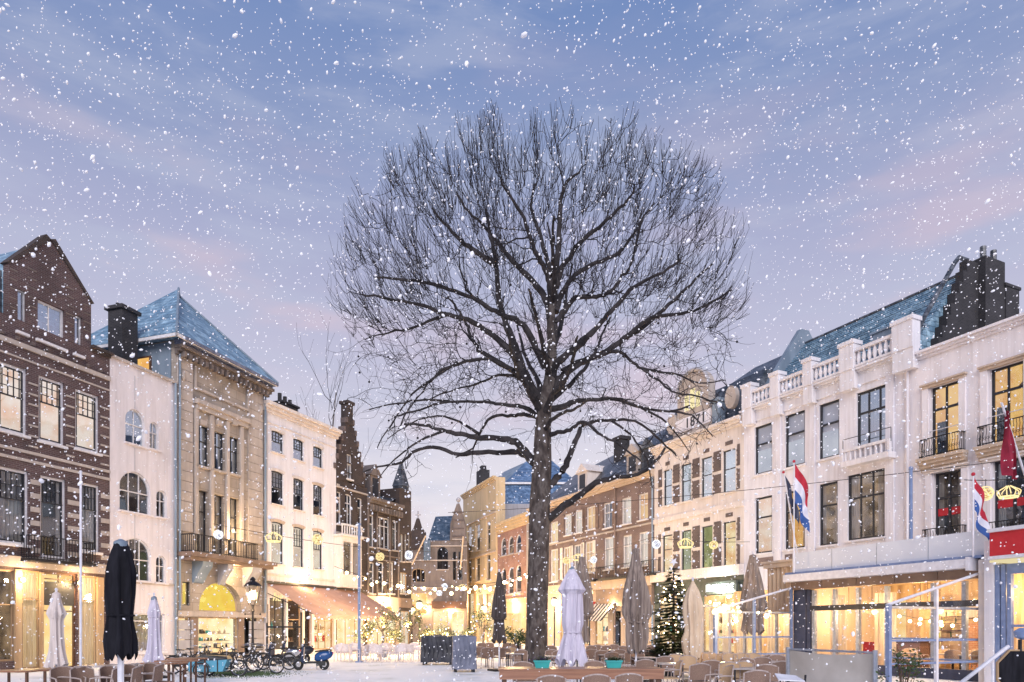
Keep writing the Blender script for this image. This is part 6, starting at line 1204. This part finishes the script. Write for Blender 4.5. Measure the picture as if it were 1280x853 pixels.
# ---- tarpaulin covers
def cover(px0, px1, d, h, dep, mat, label, skew=.0, folds=7):
    a = G(px0,d); wd = (px1-px0)*d/F; t = thing('covered_stall', label, 'covered stall', (a.x+wd/2,d,0), skew); n = 40; m = 8; vs = []
    per = []
    for (x,y) in [(-wd/2,-dep/2),(wd/2,-dep/2),(wd/2,dep/2),(-wd/2,dep/2)]: per.append(Vector((x,y)))
    ring = []
    for s_ in range(4):
        p, q = per[s_], per[(s_+1)%4]
        for k in range(n//4): ring.append((p.lerp(q, k/(n//4)), s_))
    for j in range(m+1):
        v = j/m; z = .12+(h-.12)*v
        for k,(p,s_) in enumerate(ring):
            w_ = 1+.05*math.sin(k*1.7+3*v)*(1-v*.6)+(.03 if v < .3 else 0); vs.append((p.x*w_, p.y*w_, z+(.02*math.sin(k*2.1) if j == 0 else 0)-(.03 if j == m else 0)*abs(math.sin(k))))
    fs = [(j*n+k, j*n+(k+1)%n, (j+1)*n+(k+1)%n, (j+1)*n+k) for j in range(m) for k in range(n)]; c0 = len(vs); vs.append((0,0,h+.06)); fs += [(m*n+k, m*n+(k+1)%n, c0) for k in range(n)]
    obj('tarpaulin', MB().add(vs, fs), M[mat], t, True)
    for k in range(folds): x = -wd/2+wd*(k+.5)/folds; obj('fold', MB().tube([(x,-dep/2-.02,.2+.1*(k%2)),(x+.08,-dep/2-.05,h*.5),(x-.06,-dep/2-.01,h-.08)],[.012,.03,.01],5), M[mat], t, True)
    for sx in (-1,1):
        for sy in (-1,1): obj('foot', MB().box(sx*(wd/2-.1)-.05,sx*(wd/2-.1)+.05,sy*(dep/2-.1)-.05,sy*(dep/2-.1)+.05,0,.14), M['iron'], t)
    return t
cover(528.5,567,33,1.32,1.1,'tarp','low wide stall under dark blue black tarpaulin'); cover(566,594.5,27.5,1.38,.8,'tarp_grey','tall narrow stall under blue grey tarpaulin',.12,5)
# ---- bicycles
def make_bike(label, frame='black_plastic', saddle='black_plastic', crate=False, tyre_wall='rubber'):
    t = thing('bicycle', label, 'bicycle'); r = .34
    for x in (-.55,.52):
        wv = obj('wheel', MB().torus((x,0,r), r-.02, .02, 'y', 28, 6), M['rubber'], t, True); obj('rim', MB().torus((x,0,r), r-.05, .010, 'y', 28, 4), M['chrome'], wv); sp = MB()
        for k in range(14): a = 2*PI*k/14; sp.tube([(x,.012*(-1)**k,r),(x+(r-.05)*math.cos(a),0,r+(r-.05)*math.sin(a))],.0025,3,False)
        obj('spokes', sp.tube([(x,-.05,r),(x,.05,r)],.02,8), M['chrome'], wv); fd = [(x+(r+.02)*math.cos(a),0,r+(r+.02)*math.sin(a)) for a in [PI*(.05+.55*i/9)+(.35 if x > 0 else 0) for i in range(10)]]; obj('mudguard', MB().tube(fd,.018,5), M[frame], t)
    f = MB(); bb = (-.08,0,.30); st = (-.28,0,.78); hd = (.36,0,.86); hb = (.40,0,.62)
    f.tube([bb,st],.018).tube([bb,(.1,0,.36),hb],.02).tube([(-.2,0,.58),(.1,0,.52),hd],.016).tube([hb,hd],.02).tube([hb,(.45,0,.5),(.52,0,r)],.014).tube([bb,(-.55,.05,r)],.011).tube([bb,(-.55,-.05,r)],.011).tube([(-.24,0,.68),(-.55,.05,r)],.009).tube([(-.24,0,.68),(-.55,-.05,r)],.009)
    obj('frame', f, M[frame], t)
    obj('handlebar', MB().tube([hd,(.33,0,1.02)],.014).tube([(.1,-.27,1.04),(.28,-.24,1.05),(.34,0,1.03),(.28,.24,1.05),(.1,.27,1.04)],.013), M['chrome'], t)
    obj('saddle', MB().add([(-.42,-.09,.88),(-.42,.09,.88),(-.15,.02,.87),(-.15,-.02,.87),(-.42,-.1,.93),(-.42,.1,.93),(-.14,.02,.9),(-.14,-.02,.9)], [(0,1,2,3),(7,6,5,4),(0,4,5,1),(1,5,6,2),(2,6,7,3),(3,7,4,0)]).tube([st,(-.31,0,.9)],.013), M[saddle], t)
    obj('crank', MB().torus(bb,.09,.008,'y',16,4).tube([(-.08,-.05,.30),(-.16,-.05,.16)],.01).tube([(-.08,.05,.30),(0,.05,.44)],.01).box(-.2,-.12,-.11,-.04,.145,.165).box(-.04,.04,.04,.11,.43,.45).box(-.52,-.1,-.045,-.035,.28,.38), M[frame], t)
    obj('carrier', MB().box(-.82,-.38,-.06,.06,.70,.715).tube([(-.78,.06,.7),(-.55,.06,r)],.006).tube([(-.78,-.06,.7),(-.55,-.06,r)],.006), M['iron'], t)
    obj('headlight', MB().ball((.45,0,.82),.04), M['chrome'], t); obj('kickstand', MB().tube([(-.1,.02,.28),(-.2,.2,.0)],.008), M['chrome'], t)
    if crate: 
        cr_ = MB()
        for k in range(4): cr_.box(.42,.78,-.2,.2,.84+.06*k,.87+.06*k) if k == 0 else cr_.box(.42,.78,-.2,-.18,.84+.07*k,.88+.07*k).box(.42,.78,.18,.2,.84+.07*k,.88+.07*k).box(.42,.44,-.18,.18,.84+.07*k,.88+.07*k).box(.76,.78,-.18,.18,.84+.07*k,.88+.07*k)
        obj('crate', cr_, M['black_plastic'], t)
    return t
b1 = make_bike('black city bicycle nearest the lantern, standing in front of the others'); b1.location = G(329,26.4); b1.rotation_euler = (0,0,PI-.25)
b2_ = make_bike('black bicycle with black front crate beside the blue cargo bike', crate=True); b2_.location = G(301,27.2); b2_.rotation_euler = (0,0,.5)
for px, d, rz, lab in [(345,28.6,PI-.1,'black bicycle at the right end of the parked row'),(283,28.8,1.0,'dark bicycle partly behind the blue cargo box'),(266,29.5,.7,'dark bicycle behind the blue cargo box'),(248,27.4,.4,'bicycle leaning left of the blue cargo bike'),(236,26.0,.3,'bicycle beside the tall wooden tables'),(312,29.6,1.3,'bicycle standing behind the lantern post'),(258,30.5,2.2,'bicycle seen over the cargo cover')]:
    c_ = dup(b1, G(px,d), rz, lab); c_['group'] = 'parked bicycles'
b1['group'] = b2_['group'] = 'parked bicycles'
t = thing('cargo_bike', 'cargo bike with sky blue box and black cover', 'cargo bike', G(263,24.6), .12)
bx_ = [(-.62,.2),(.48,.2),(.64,.62),(-.66,.56)]
obj('cargo_box', MB().add([(x,y,z) for y in (-.3,.3) for x,z in bx_], [(0,1,2,3),(7,6,5,4),(0,4,5,1),(1,5,6,2),(2,6,7,3),(3,7,4,0)]), M['box_blue'], t)
obj('cover', MB().add([(-.68,-.32,.555),(.66,-.32,.615),(.66,.32,.615),(-.68,.32,.555),(-.6,-.26,.66),(-.1,-.26,.76),(.6,-.26,.72),(.6,.26,.72),(-.1,.26,.76),(-.6,.26,.66)], [(0,1,6,5,4),(2,3,9,8,7),(1,2,7,6),(3,0,4,9),(4,5,8,9),(5,6,7,8)]), M['black_plastic'], t)
obj('strap', MB().box(.3,.34,-.312,-.3,.2,.6), M['black_plastic'], t)
for x,y,r in [(-.2,-.4,.26),(-.2,.4,.26),(.95,0,.3)]:
    wv = obj('wheel', MB().torus((x,y,r), r-.02,.024,'y',26,6), M['rubber'], t, True); obj('rim', MB().torus((x,y,r), r-.055,.012,'y',26,4), M['chrome'], wv); sp = MB()
    for k in range(12): a = 2*PI*k/12; sp.tube([(x,y,r),(x+(r-.05)*math.cos(a),y,r+(r-.05)*math.sin(a))],.003,3,False)
    obj('spokes', sp, M['chrome'], wv)
obj('mudguard', MB().tube([(-.2+.3*math.cos(a),-.4,.26+.3*math.sin(a)) for a in [PI*(.1+.8*i/8) for i in range(9)]],.018,5), M['black_plastic'], t)
obj('frame', MB().tube([(.5,0,.28),(.75,0,.3),(.95,.05,.3)],.022).tube([(.7,0,.3),(.78,0,.78)],.02).tube([(-.65,0,.5),(-.75,-.2,.85),(-.7,.2,.85),(-.65,0,.5)],.015), M['black_plastic'], t); obj('saddle', MB().box(.68,.93,-.07,.07,.8,.87), M['black_plastic'], t); obj('handlebar', MB().tube([(.52,0,.6),(.55,0,.95),(.58,-.25,.97)],.014).tube([(.55,0,.95),(.58,.25,.97)],.014), M['chrome'], t)
# ---- scooters
M['scooter_dark'] = noise_mat('dark_blue_scooter_paint', (.008,.02,.06), (.012,.03,.08), 3, .25, bs=0, spec=.6)
def make_scooter(label, paint):
    t = thing('motor_scooter', label, 'scooter'); P_ = M[paint]
    for x in (-.55,.62):
        wv = obj('wheel', MB().torus((x,0,.24),.18,.065,'y',22,8), M['rubber'], t, True); obj('rim', MB().tube([(x,-.05,.24),(x,.05,.24)],.11,12), M['chrome'], wv)
    sh = [(.28,.34),(.40,.30),(.50,.42),(.46,.70),(.40,.98),(.34,.98),(.36,.70),(.36,.46)]
    def thick(pts, w0): return MB().prism(pts,-w0,w0)
    obj('leg_shield', thick(sh,.19), M['scooter_dark'], t); obj('floor_board', thick([(-.2,.28),(.36,.28),(.38,.36),(-.2,.36)],.17), M['black_plastic'], t)
    body = MB()
    secs = [(-.12,.10,.40,.62),(-.2,.16,.36,.70),(-.36,.20,.36,.76),(-.55,.225,.38,.79),(-.72,.21,.42,.79),(-.86,.16,.5,.78),(-.95,.07,.6,.74)]
    vs = []
    for x,hw,z0,z1 in secs:
        for k in range(12): a = 2*PI*k/12; vs.append((x, hw*math.copysign(abs(math.cos(a))**.75,math.cos(a)), (z0+z1)/2+(z1-z0)/2*math.copysign(abs(math.sin(a))**.75,math.sin(a))))
    body.add(vs, [(i*12+k,i*12+(k+1)%12,(i+1)*12+(k+1)%12,(i+1)*12+k) for i in range(len(secs)-1) for k in range(12)]+[tuple(range(12)), tuple(range(len(vs)-1,len(vs)-13,-1))])
    obj('rear_body', body, P_, t, True)
    obj('seat', thick([(-.12,.72),(-.16,.80),(-.5,.84),(-.9,.86),(-.92,.79),(-.5,.77)],.14), M['black_plastic'], t); obj('front_fender', thick([(.44,.40),(.66,.50),(.84,.36),(.80,.33),(.64,.42),(.5,.34)],.08), M['tarp'], t)
    obj('handlebar', MB().tube([(.37,0,.95),(.33,0,1.06)],.05).tube([(.26,-.3,1.08),(.34,0,1.08),(.26,.3,1.08)],.022), M['black_plastic'], t); obj('headlight', MB().ball((.42,0,1.02),.085), M['chrome'], t, True); obj('tail_light', MB().box(-.97,-.93,-.06,.06,.66,.74), M['red_paint'], t)
    obj('engine', MB().box(-.62,-.2,-.13,.1,.18,.36), M['black_plastic'], t); obj('stand', MB().tube([(-.2,.1,.24),(-.25,.18,0)],.014).tube([(-.2,-.1,.24),(-.25,-.18,0)],.014), M['chrome'], t)
    for sy in (-1,1): obj('mirror', MB().tube([(.3,sy*.2,1.08),(.3,sy*.3,1.24)],.008).ball((.3,sy*.3,1.27),.05), M['black_plastic'], t)
    return t
sc1 = make_scooter('bright blue motor scooter on its stand before the white chairs', 'scooter_blue'); sc1.location = G(390,28.6); sc1.rotation_euler = (0,0,PI+.15); sc1.scale = (.86,.9,.98); sc1['group'] = 'parked scooters'
sc2 = make_scooter('silver grey motor scooter behind the blue one', 'chrome'); sc2.location = G(350,31.5); sc2.rotation_euler = (0,0,PI-.2); sc2['group'] = 'parked scooters'
sc3 = make_scooter('dark motor scooter between the bicycles and the silver scooter', 'tarp'); sc3.location = G(366,33.5); sc3.rotation_euler = (0,0,PI+.3); sc3['group'] = 'parked scooters'
obj('frost_grass', (lambda mb, r_: [mb.add([(x,y,0),(x+.03,y,0),(x+.015,y+.01,r_.uniform(.02,.06))],[(0,1,2)]) for x,y in [(G(px,d).x,d) for px,d in [(r_.gauss(300,26),26.4+r_.gauss(0,.9)) for _ in range(3500)]]] and mb)(MB(), random.Random(2)), M['leaf'], kind='stuff')
tag(bpy.data.objects['frost_grass'], 'thin green grass growing between the stones under the bicycles', 'grass')
# ================================================================ THE PLANE TREE
DT = 28.0; T0 = G(668.5, DT)
tr = thing('plane_tree', 'huge bare plane tree with mottled trunk and fan of upright twigs', 'tree', T0)
pxm = DT/F
def TP(px, py, dy=0): return Vector(((px-CX)*(DT+dy)/F-T0.x, dy, EYE+(HY-py)*(DT+dy)/F))
def wr(wpx): return wpx*pxm/2
r_ = random.Random(21)
trunk = [(668.5,839,34),(669,826,29),(670,800,27),(671,760,26.5),(673,700,26),(675,645,26),(677,590,24),(678,545,21),(681,505,17.5),(687,476,15),(690,440,12),(689,400,10),(692,372,8.5)]
def smooth(pts, n=3):      # Catmull-Rom through points with radius
    out = []
    for i in range(len(pts)-1):
        p0, p1, p2, p3 = pts[max(i-1,0)], pts[i], pts[i+1], pts[min(i+2,len(pts)-1)]
        for k in range(n):
            t = k/n; f = lambda a,b,c,d: .5*((2*b)+(-a+c)*t+(2*a-5*b+4*c-d)*t*t+(-a+3*b-3*c+d)*t**3)
            v = Vector([f(p0[0][j],p1[0][j],p2[0][j],p3[0][j]) for j in range(3)]); out.append((v, p1[1]+(p2[1]-p1[1])*t))
    out.append((pts[-1][0].copy(), pts[-1][1])); return out
tp = smooth([(TP(x,y), wr(w_)) for x,y,w_ in trunk], 3)
mb = MB(); n = 18; vs = []
for i,(p,r) in enumerate(tp):
    for k in range(n):
        a = 2*PI*k/n; rr_ = r*(1+.05*math.sin(3*a+p.z*.8)+.035*math.sin(7*a+p.z*1.7)+(.12*max(0,1-p.z/.9)*math.cos(5*a))); vs.append((p.x+rr_*math.cos(a), p.y+rr_*math.sin(a), p.z))
mb.add(vs, [(i*n+k,i*n+(k+1)%n,(i+1)*n+(k+1)%n,(i+1)*n+k) for i in range(len(tp)-1) for k in range(n)]); obj('trunk', mb, M['bark'], tr, True)
limbs = [ # (points px,py ; start width px ; end width ; depth offset at end m)
 ([(664,575),(651.6,559),(635,549),(599,547),(576,543),(554,539),(530,533),(505,531)],10,2.2,-2.5),
 ([(668,580),(654,568),(639,565),(603,565),(574,567),(542,559),(520,565),(501,579),(473,583),(455,590)],8.5,1.6,2.5),
 ([(680,655),(700,636),(720,624),(745,604),(765,598),(790,594),(815,584),(832,560)],10,2.5,-2),
 ([(682,612),(696,598),(706,583),(716,560),(722,545),(728.7,533),(745,527),(765,526.6),(794,526.6),(826,551),(846,570)],9,1.8,2),
 ([(683,545),(698,541),(712.5,538),(728,528),(748,540),(775,556),(800,575)],6,1.5,-3),
 ([(683,513),(704,508),(716,503),(728.7,500),(769,500),(802,510),(838,514),(862,508)],8,2,1.5),
 ([(674,522.5),(655.6,518),(640,519),(615,522),(599,543),(590,560),(570,572)],5.5,1.6,3.2),
 ([(670,520),(660,511),(647,508),(625,505),(607,504),(562,502),(517,514),(490,520)],6,1.6,-1.5),
 ([(676,500),(660,478),(645,450),(628,428),(600,408),(581,398),(555,392),(525,382),(484,373),(455,369)],10,2,-2),
 ([(672,498),(660,478),(645,440),(636,415),(630,400),(624,370),(619,331),(613,295),(607,263)],12,3,1.5),
 ([(619,331),(600,318),(581,305),(566,290),(552,276),(540,262)],8,2,2.5),
 ([(682,460),(670,436),(653,407),(636,396),(619,390),(595,375),(569,365),(530,352),(493,350),(470,345)],8.5,2,-3),
 ([(688,400),(683,375),(665,352),(644.7,331),(632,316),(623.6,305.6),(602,280),(581,259),(570,240)],9,2.2,3),
 ([(691,380),(688,355),(680,335),(670,318),(660,292),(653,268),(636,242),(625,222)],8,2,-2.5),
 ([(690,345),(682,318),(674,289),(668,270),(664,255),(668,230)],6,2,2),
 ([(692,375),(695,340),(698,310),(700,275),(702,246),(712,225),(724,215)],9,2.2,0),
 ([(694,390),(701,369),(710,355),(720.6,343.6),(745,328),(771,318),(792,292),(805,272),(818,255)],8.5,2,2.6),
 ([(695,360),(702,335),(712,322),(730,300),(750,284.5),(768,266),(784,251),(795,235)],7.5,2,-2.5),
 ([(692,430),(695,405),(706,388),(720,373),(740,371),(758.6,369),(775,350),(788,331),(797,300),(805,268)],7.5,2,-1),
 ([(690,475),(695,457),(712,441),(729,428),(745,410),(758.6,394),(780,372),(796.6,356),(830,339),(850,325)],9.5,2.2,-3),
 ([(689,492),(705,466),(730,452),(758.6,440),(782,423),(805,407),(835,382),(864,356),(890,330)],11,2.3,1),
 ([(782,423),(810,400),(835,394),(868,390),(898,373),(915,362)],5.5,1.6,-1.5),
 ([(695,478),(729,453),(757,441),(773,441),(790,452),(802,461),(825,478),(842,490),(887,500),(905,512)],5.5,1.2,-3),
 ([(671,493),(650,470),(631,457),(614,447),(599,437),(590,420),(582,405),(570,385),(560,372)],8,2,2.5),
 ([(640,462),(625,455),(611,449),(592,450),(574,453),(552,464),(534,482),(509,514),(498,535)],5.5,1.4,-2.5),
 ([(684,505),(700,492),(722,470),(736,455),(745,440),(752,420),(762,398)],6.5,2,3.5),
 ([(667,490),(655,478),(640,470),(618,470),(600,478),(570,488),(540,498)],5,1.4,3.5),
 ([(574,453),(545,470),(515,495),(490,530),(470,562)],3.5,1.1,-1),([(554,539),(525,552),(495,575),(470,603)],3.2,1,1.2),([(562,502),(530,500),(495,505),(462,512)],3.2,1,-2.5),([(599,543),(575,528),(548,520),(515,528),(485,548)],3.6,1,3.5),
 ([(802,510),(835,530),(862,565)],3.4,1.1,2.5),([(838,514),(865,520),(892,545)],3,1,0),([(802,461),(840,468),(875,478),(908,474)],3.4,1,-1.5),([(765,526.6),(790,545),(808,575),(815,610)],3,1,1),
 ([(560,393),(535,402),(510,412),(480,418),(458,425)],4,1.2,1.5),
]
limbs += [([(680,520),(690,495),(705,480),(715,450),(722,420)],8,2,-5.5),([(676,515),(662,490),(648,465),(640,440),(632,410)],8,2,-5.5),([(679,540),(690,525),(705,515),(722,510),(735,500)],6,1.6,-5.5),
          ([(686,470),(680,440),(672,400),(660,360)],8,2,-4.8),([(689,440),(700,410),(708,370),(716,330)],8,2,5),([(680,500),(670,470),(655,440),(645,400)],8,2,5.5),([(684,480),(700,450),(720,430),(742,410)],7,2,5.5),([(690,380),(694,350),(690,310),(692,270)],7,2,-3.5),([(690,380),(686,350),(690,320),(684,280)],7,2,4)]
curves = []
for pts, w0, w1, dz in limbs:
    m = len(pts); ctrl = []
    sy = 0
    if pts[0] in ((619,331),(782,423)): sy = .9 if pts[0][0] == 619 else .5
    for i,(x,y) in enumerate(pts):
        u = i/(m-1); yy = sy+(dz-sy)*u**1.2; ctrl.append((TP(x+r_.uniform(-1,1)*(i>1),y+r_.uniform(-1,1)*(i>1),yy), wr((w0+(w1-w0)*u**.8)*1.12)))
    cv = smooth(ctrl, 4)
    # small kinks
    cv = [(p+Vector((r_.gauss(0,.02),r_.gauss(0,.02),r_.gauss(0,.02)))*(i>2), r*(1+r_.uniform(-.07,.09))) for i,(p,r) in enumerate(cv)]
    obj('limb', MB().tube([p for p,_ in cv], [r for _,r in cv], 8), M['limb_bark'], tr, True); curves.append(cv)
C0 = TP(676,372); 
def norm(p):
    dz = p.z-C0.z; rho = math.sqrt((p.x-C0.x)**2/67.0+p.y**2/(21.5 if dz > 0 else 21.5+1.6*min(-dz,6)))
    return (rho**2.7+(dz/6.15)**2.7)**(1/2.7) if dz > 0 else (rho**3.2+(-dz/8.3)**3.2)**(1/3.2)
ZLOW = TP(0,425).z
def grow(p, d, L, r0, r1, seg, up, wob, mbx, sides=3):
    pts = [p.copy()]; rad = [r0]; d = d.normalized()
    for i in range(seg):
        d = (d+Vector((r_.gauss(0,wob),r_.gauss(0,wob),r_.gauss(0,wob)))+Vector((0,0,up))).normalized()
        q = pts[-1]+d*L/seg
        if norm(q) > 1.0+.04*math.sin(q.x*2.3)+.04*math.sin(q.x*5.1+q.y): break
        pts.append(q); rad.append(r0+(r1-r0)*(i+1)/seg)
    if len(pts) < 3: return None
    mbx.tube(pts, rad, sides, False); return pts
from mathutils import kdtree
br = MB(); tw = MB(); ntw = 0; balls = []
nodes = []          # (position, direction, radius, norm)
for cv in curves:
    for i in range(int(len(cv)*.3), len(cv)):
        a, b_ = cv[max(i-1,0)][0], cv[min(i+1,len(cv)-1)][0]; nodes.append((cv[i][0], (b_-a).normalized(), cv[i][1], norm(cv[i][0])))
targets = []
while len(targets) < 1200:
    p = Vector((C0.x+r_.uniform(-8.3,8.3), r_.uniform(-6,6), C0.z+r_.uniform(-8.2,6.3))); k = norm(p)
    if not .3 < k < .97: continue
    if p.z < ZLOW and r_.random() < .5: continue
    if p.z < C0.z-4.5 and (abs(p.x) < 2.4 or r_.random() < (.2 if abs(p.x) > 4.5 else .55)): continue
    if p.z > ZLOW and k < .6 and r_.random() < .4: continue
    targets.append((k, p))
targets.sort(key=lambda t: t[0])
done = 0
def rebuild():
    kd = kdtree.KDTree(len(nodes))
    for i, nd in enumerate(nodes): kd.insert(nd[0], i)
    kd.balance(); return kd
kd = rebuild()
for ti, (k, p) in enumerate(targets):
    if ti % 60 == 0: kd = rebuild()
    best = None
    for co, idx, dist in kd.find_n(p+Vector((0,0,-.25 if p.z > ZLOW else .1)), 14):
        nd = nodes[idx]; v = p-nd[0]
        if v.length < .35: continue
        cost = v.length*(1.3-.5*v.normalized().dot(nd[1]))+(.8 if nd[3] > k else 0)
        if best is None or cost < best[0]: best = (cost, nd)
    if not best: continue
    nd = best[1]; v = p-nd[0]
    if v.length > 4.2: continue
    low = p.z < ZLOW; r0 = min(nd[2]*.75, .012+.02*v.length); seg = max(4, int(v.length/.28)); m1 = nd[0]+(nd[1]*.75+v.normalized()*.25)*v.length*.45+Vector((r_.gauss(0,.1),r_.gauss(0,.1),(-.08 if not low else r_.uniform(-.1,.15))*v.length))
    pts = []
    for s_ in range(seg+1):
        t_ = s_/seg; pts.append(nd[0]*(1-t_)**2+m1*2*t_*(1-t_)+p*t_*t_+(Vector((r_.gauss(0,.045),r_.gauss(0,.045),r_.gauss(0,.045))) if 0 < s_ else Vector()))
    rad = [r0+(max(.011,r0*.45)-r0)*s_/seg for s_ in range(seg+1)]; br.tube(pts, rad, 4, False)
    for s_ in range(1, seg+1): d_ = (pts[s_]-pts[s_-1]).normalized(); nodes.append((pts[s_], d_, rad[s_], norm(pts[s_])))
    out_ = (p-C0).normalized()
    for s_ in range(1, seg+1):
        bd = (pts[s_]-pts[s_-1]).normalized()
        nsh = (3 if s_ == seg else (1 if r_.random() < .38 else 0)) if not low else (2 if s_ == seg else (1 if r_.random() < .5 else 0))
        if not low and k < .5: nsh = min(nsh, 1)
        for _ in range(nsh):
            sd = Vector((r_.gauss(0,1),r_.gauss(0,1),r_.gauss(0,.6))).normalized()
            if low: q = grow(pts[s_], bd*.6+sd*.9+Vector((0,0,r_.uniform(-.6,.3))), r_.uniform(.5,1.6), .0095, .0045, 6, r_.uniform(-.09,.09), .19, tw)
            else: q = grow(pts[s_], bd*.35+sd*.38+out_*.4+Vector((0,0,.62)), r_.uniform(.8,2.3), .0105, .0045, 5, .11, .05, tw)
            ntw += 1
            if q and r_.random() < .4:
                kk = r_.randrange(1, len(q)); sd = Vector((r_.gauss(0,1),r_.gauss(0,1),r_.gauss(0,.5))).normalized()
                s2 = grow(q[kk], (q[kk]-q[kk-1]).normalized()*.6+sd*.6+Vector((0,0,-.1 if low else .5)), r_.uniform(.3,.9), .0075, .0042, 4, 0 if low else .12, .16 if low else .06, tw); ntw += 1
                if s2 and low and r_.random() < .1: balls.append(s2[-1])
obj('branches', br, M['twig'], tr, kind='stuff'); obj('twigs', tw, M['twig'], tr, kind='stuff')
sb = MB()
for p in balls: sb.tube([p, p-Vector((0,0,.18))], .004, 3, False).ball(p-Vector((0,0,.22)), .045, 6, 4)
obj('seed_balls', sb, M['twig'], tr, kind='stuff')
print('TREE twigs', ntw, 'tris', len(tw.f)*2, len(br.f)*2, len(balls))
# smaller bare sapling behind the white house corner
t2 = thing('bare_sapling', 'slender bare tree rising behind the corner of the white house', 'tree', G(412,62)); t2.scale = (1.85,1.85,1.85); sm = MB()
st_ = [Vector((0,0,0)),Vector((.1,0,5)),Vector((0,.1,9)),Vector((.3,0,12))]
obj('trunk', MB().tube(st_, [.1,.06,.04,.02], 7), M['bark'], t2)
for k in range(16):
    z = r_.uniform(6,12); a = r_.uniform(0,6.28); p = Vector((.1,0,z)); pts = [p]; d = Vector((math.cos(a)*.8,math.sin(a)*.3,.8))
    for j in range(7): d = (d+Vector((r_.gauss(0,.12),r_.gauss(0,.12),.12))).normalized(); pts.append(pts[-1]+d*.5)
    sm.tube(pts, [.016-.0018*j for j in range(8)], 4, False)
    for j in range(2,8):
        q = [pts[j]]; dd = (d+Vector((r_.gauss(0,.4),r_.gauss(0,.3),.3))).normalized()
        for _ in range(4): dd = (dd+Vector((r_.gauss(0,.1),0,.08))).normalized(); q.append(q[-1]+dd*.28)
        sm.tube(q, .005, 3, False)
obj('branches', sm, M['twig'], t2, kind='stuff')
# ================================================================ FALLING SNOW
ico = [(0,0,1)]+[(.894*math.cos(2*PI*k/5),.894*math.sin(2*PI*k/5),.447) for k in range(5)]+[(.894*math.cos(2*PI*(k+.5)/5),.894*math.sin(2*PI*(k+.5)/5),-.447) for k in range(5)]+[(0,0,-1)]
icf = [(0,1+k,1+(k+1)%5) for k in range(5)]+[(1+k,6+k,1+(k+1)%5) for k in range(5)]+[(1+(k+1)%5,6+k,6+(k+1)%5) for k in range(5)]+[(11,6+(k+1)%5,6+k) for k in range(5)]
r_ = random.Random(77); sn = MB(); cnt = 0
from mathutils import Euler
while cnt < 20500:
    y = 8+r_.random()**.8*(17 if cnt < 16500 else 20); x = r_.uniform(-17,17); z = r_.uniform(.3,20)
    if abs(x) > .8*y+2 or z > 1.7+.93*y+1.5: continue
    big = r_.random(); s_ = (.012+.014*big**2+(.010 if big > .965 else 0))*(.9 if cnt < 14000 else .66); el = r_.uniform(1.0,1.9); m = Euler((r_.uniform(0,6),r_.uniform(0,6),r_.uniform(0,6))).to_matrix() if r_.random() < .35 else Euler((r_.gauss(0,.3),.6+r_.gauss(0,.55),0)).to_matrix()
    c_ = Vector((x,y,z)); sn.add([c_+m @ Vector((v[0]*s_,v[1]*s_,v[2]*s_*el)) for v in ico], icf); cnt += 1
o_ = obj('falling_snow', sn, M['snow'], None, True, kind='stuff'); tag(o_, 'white snowflakes falling everywhere over the square', 'snow')
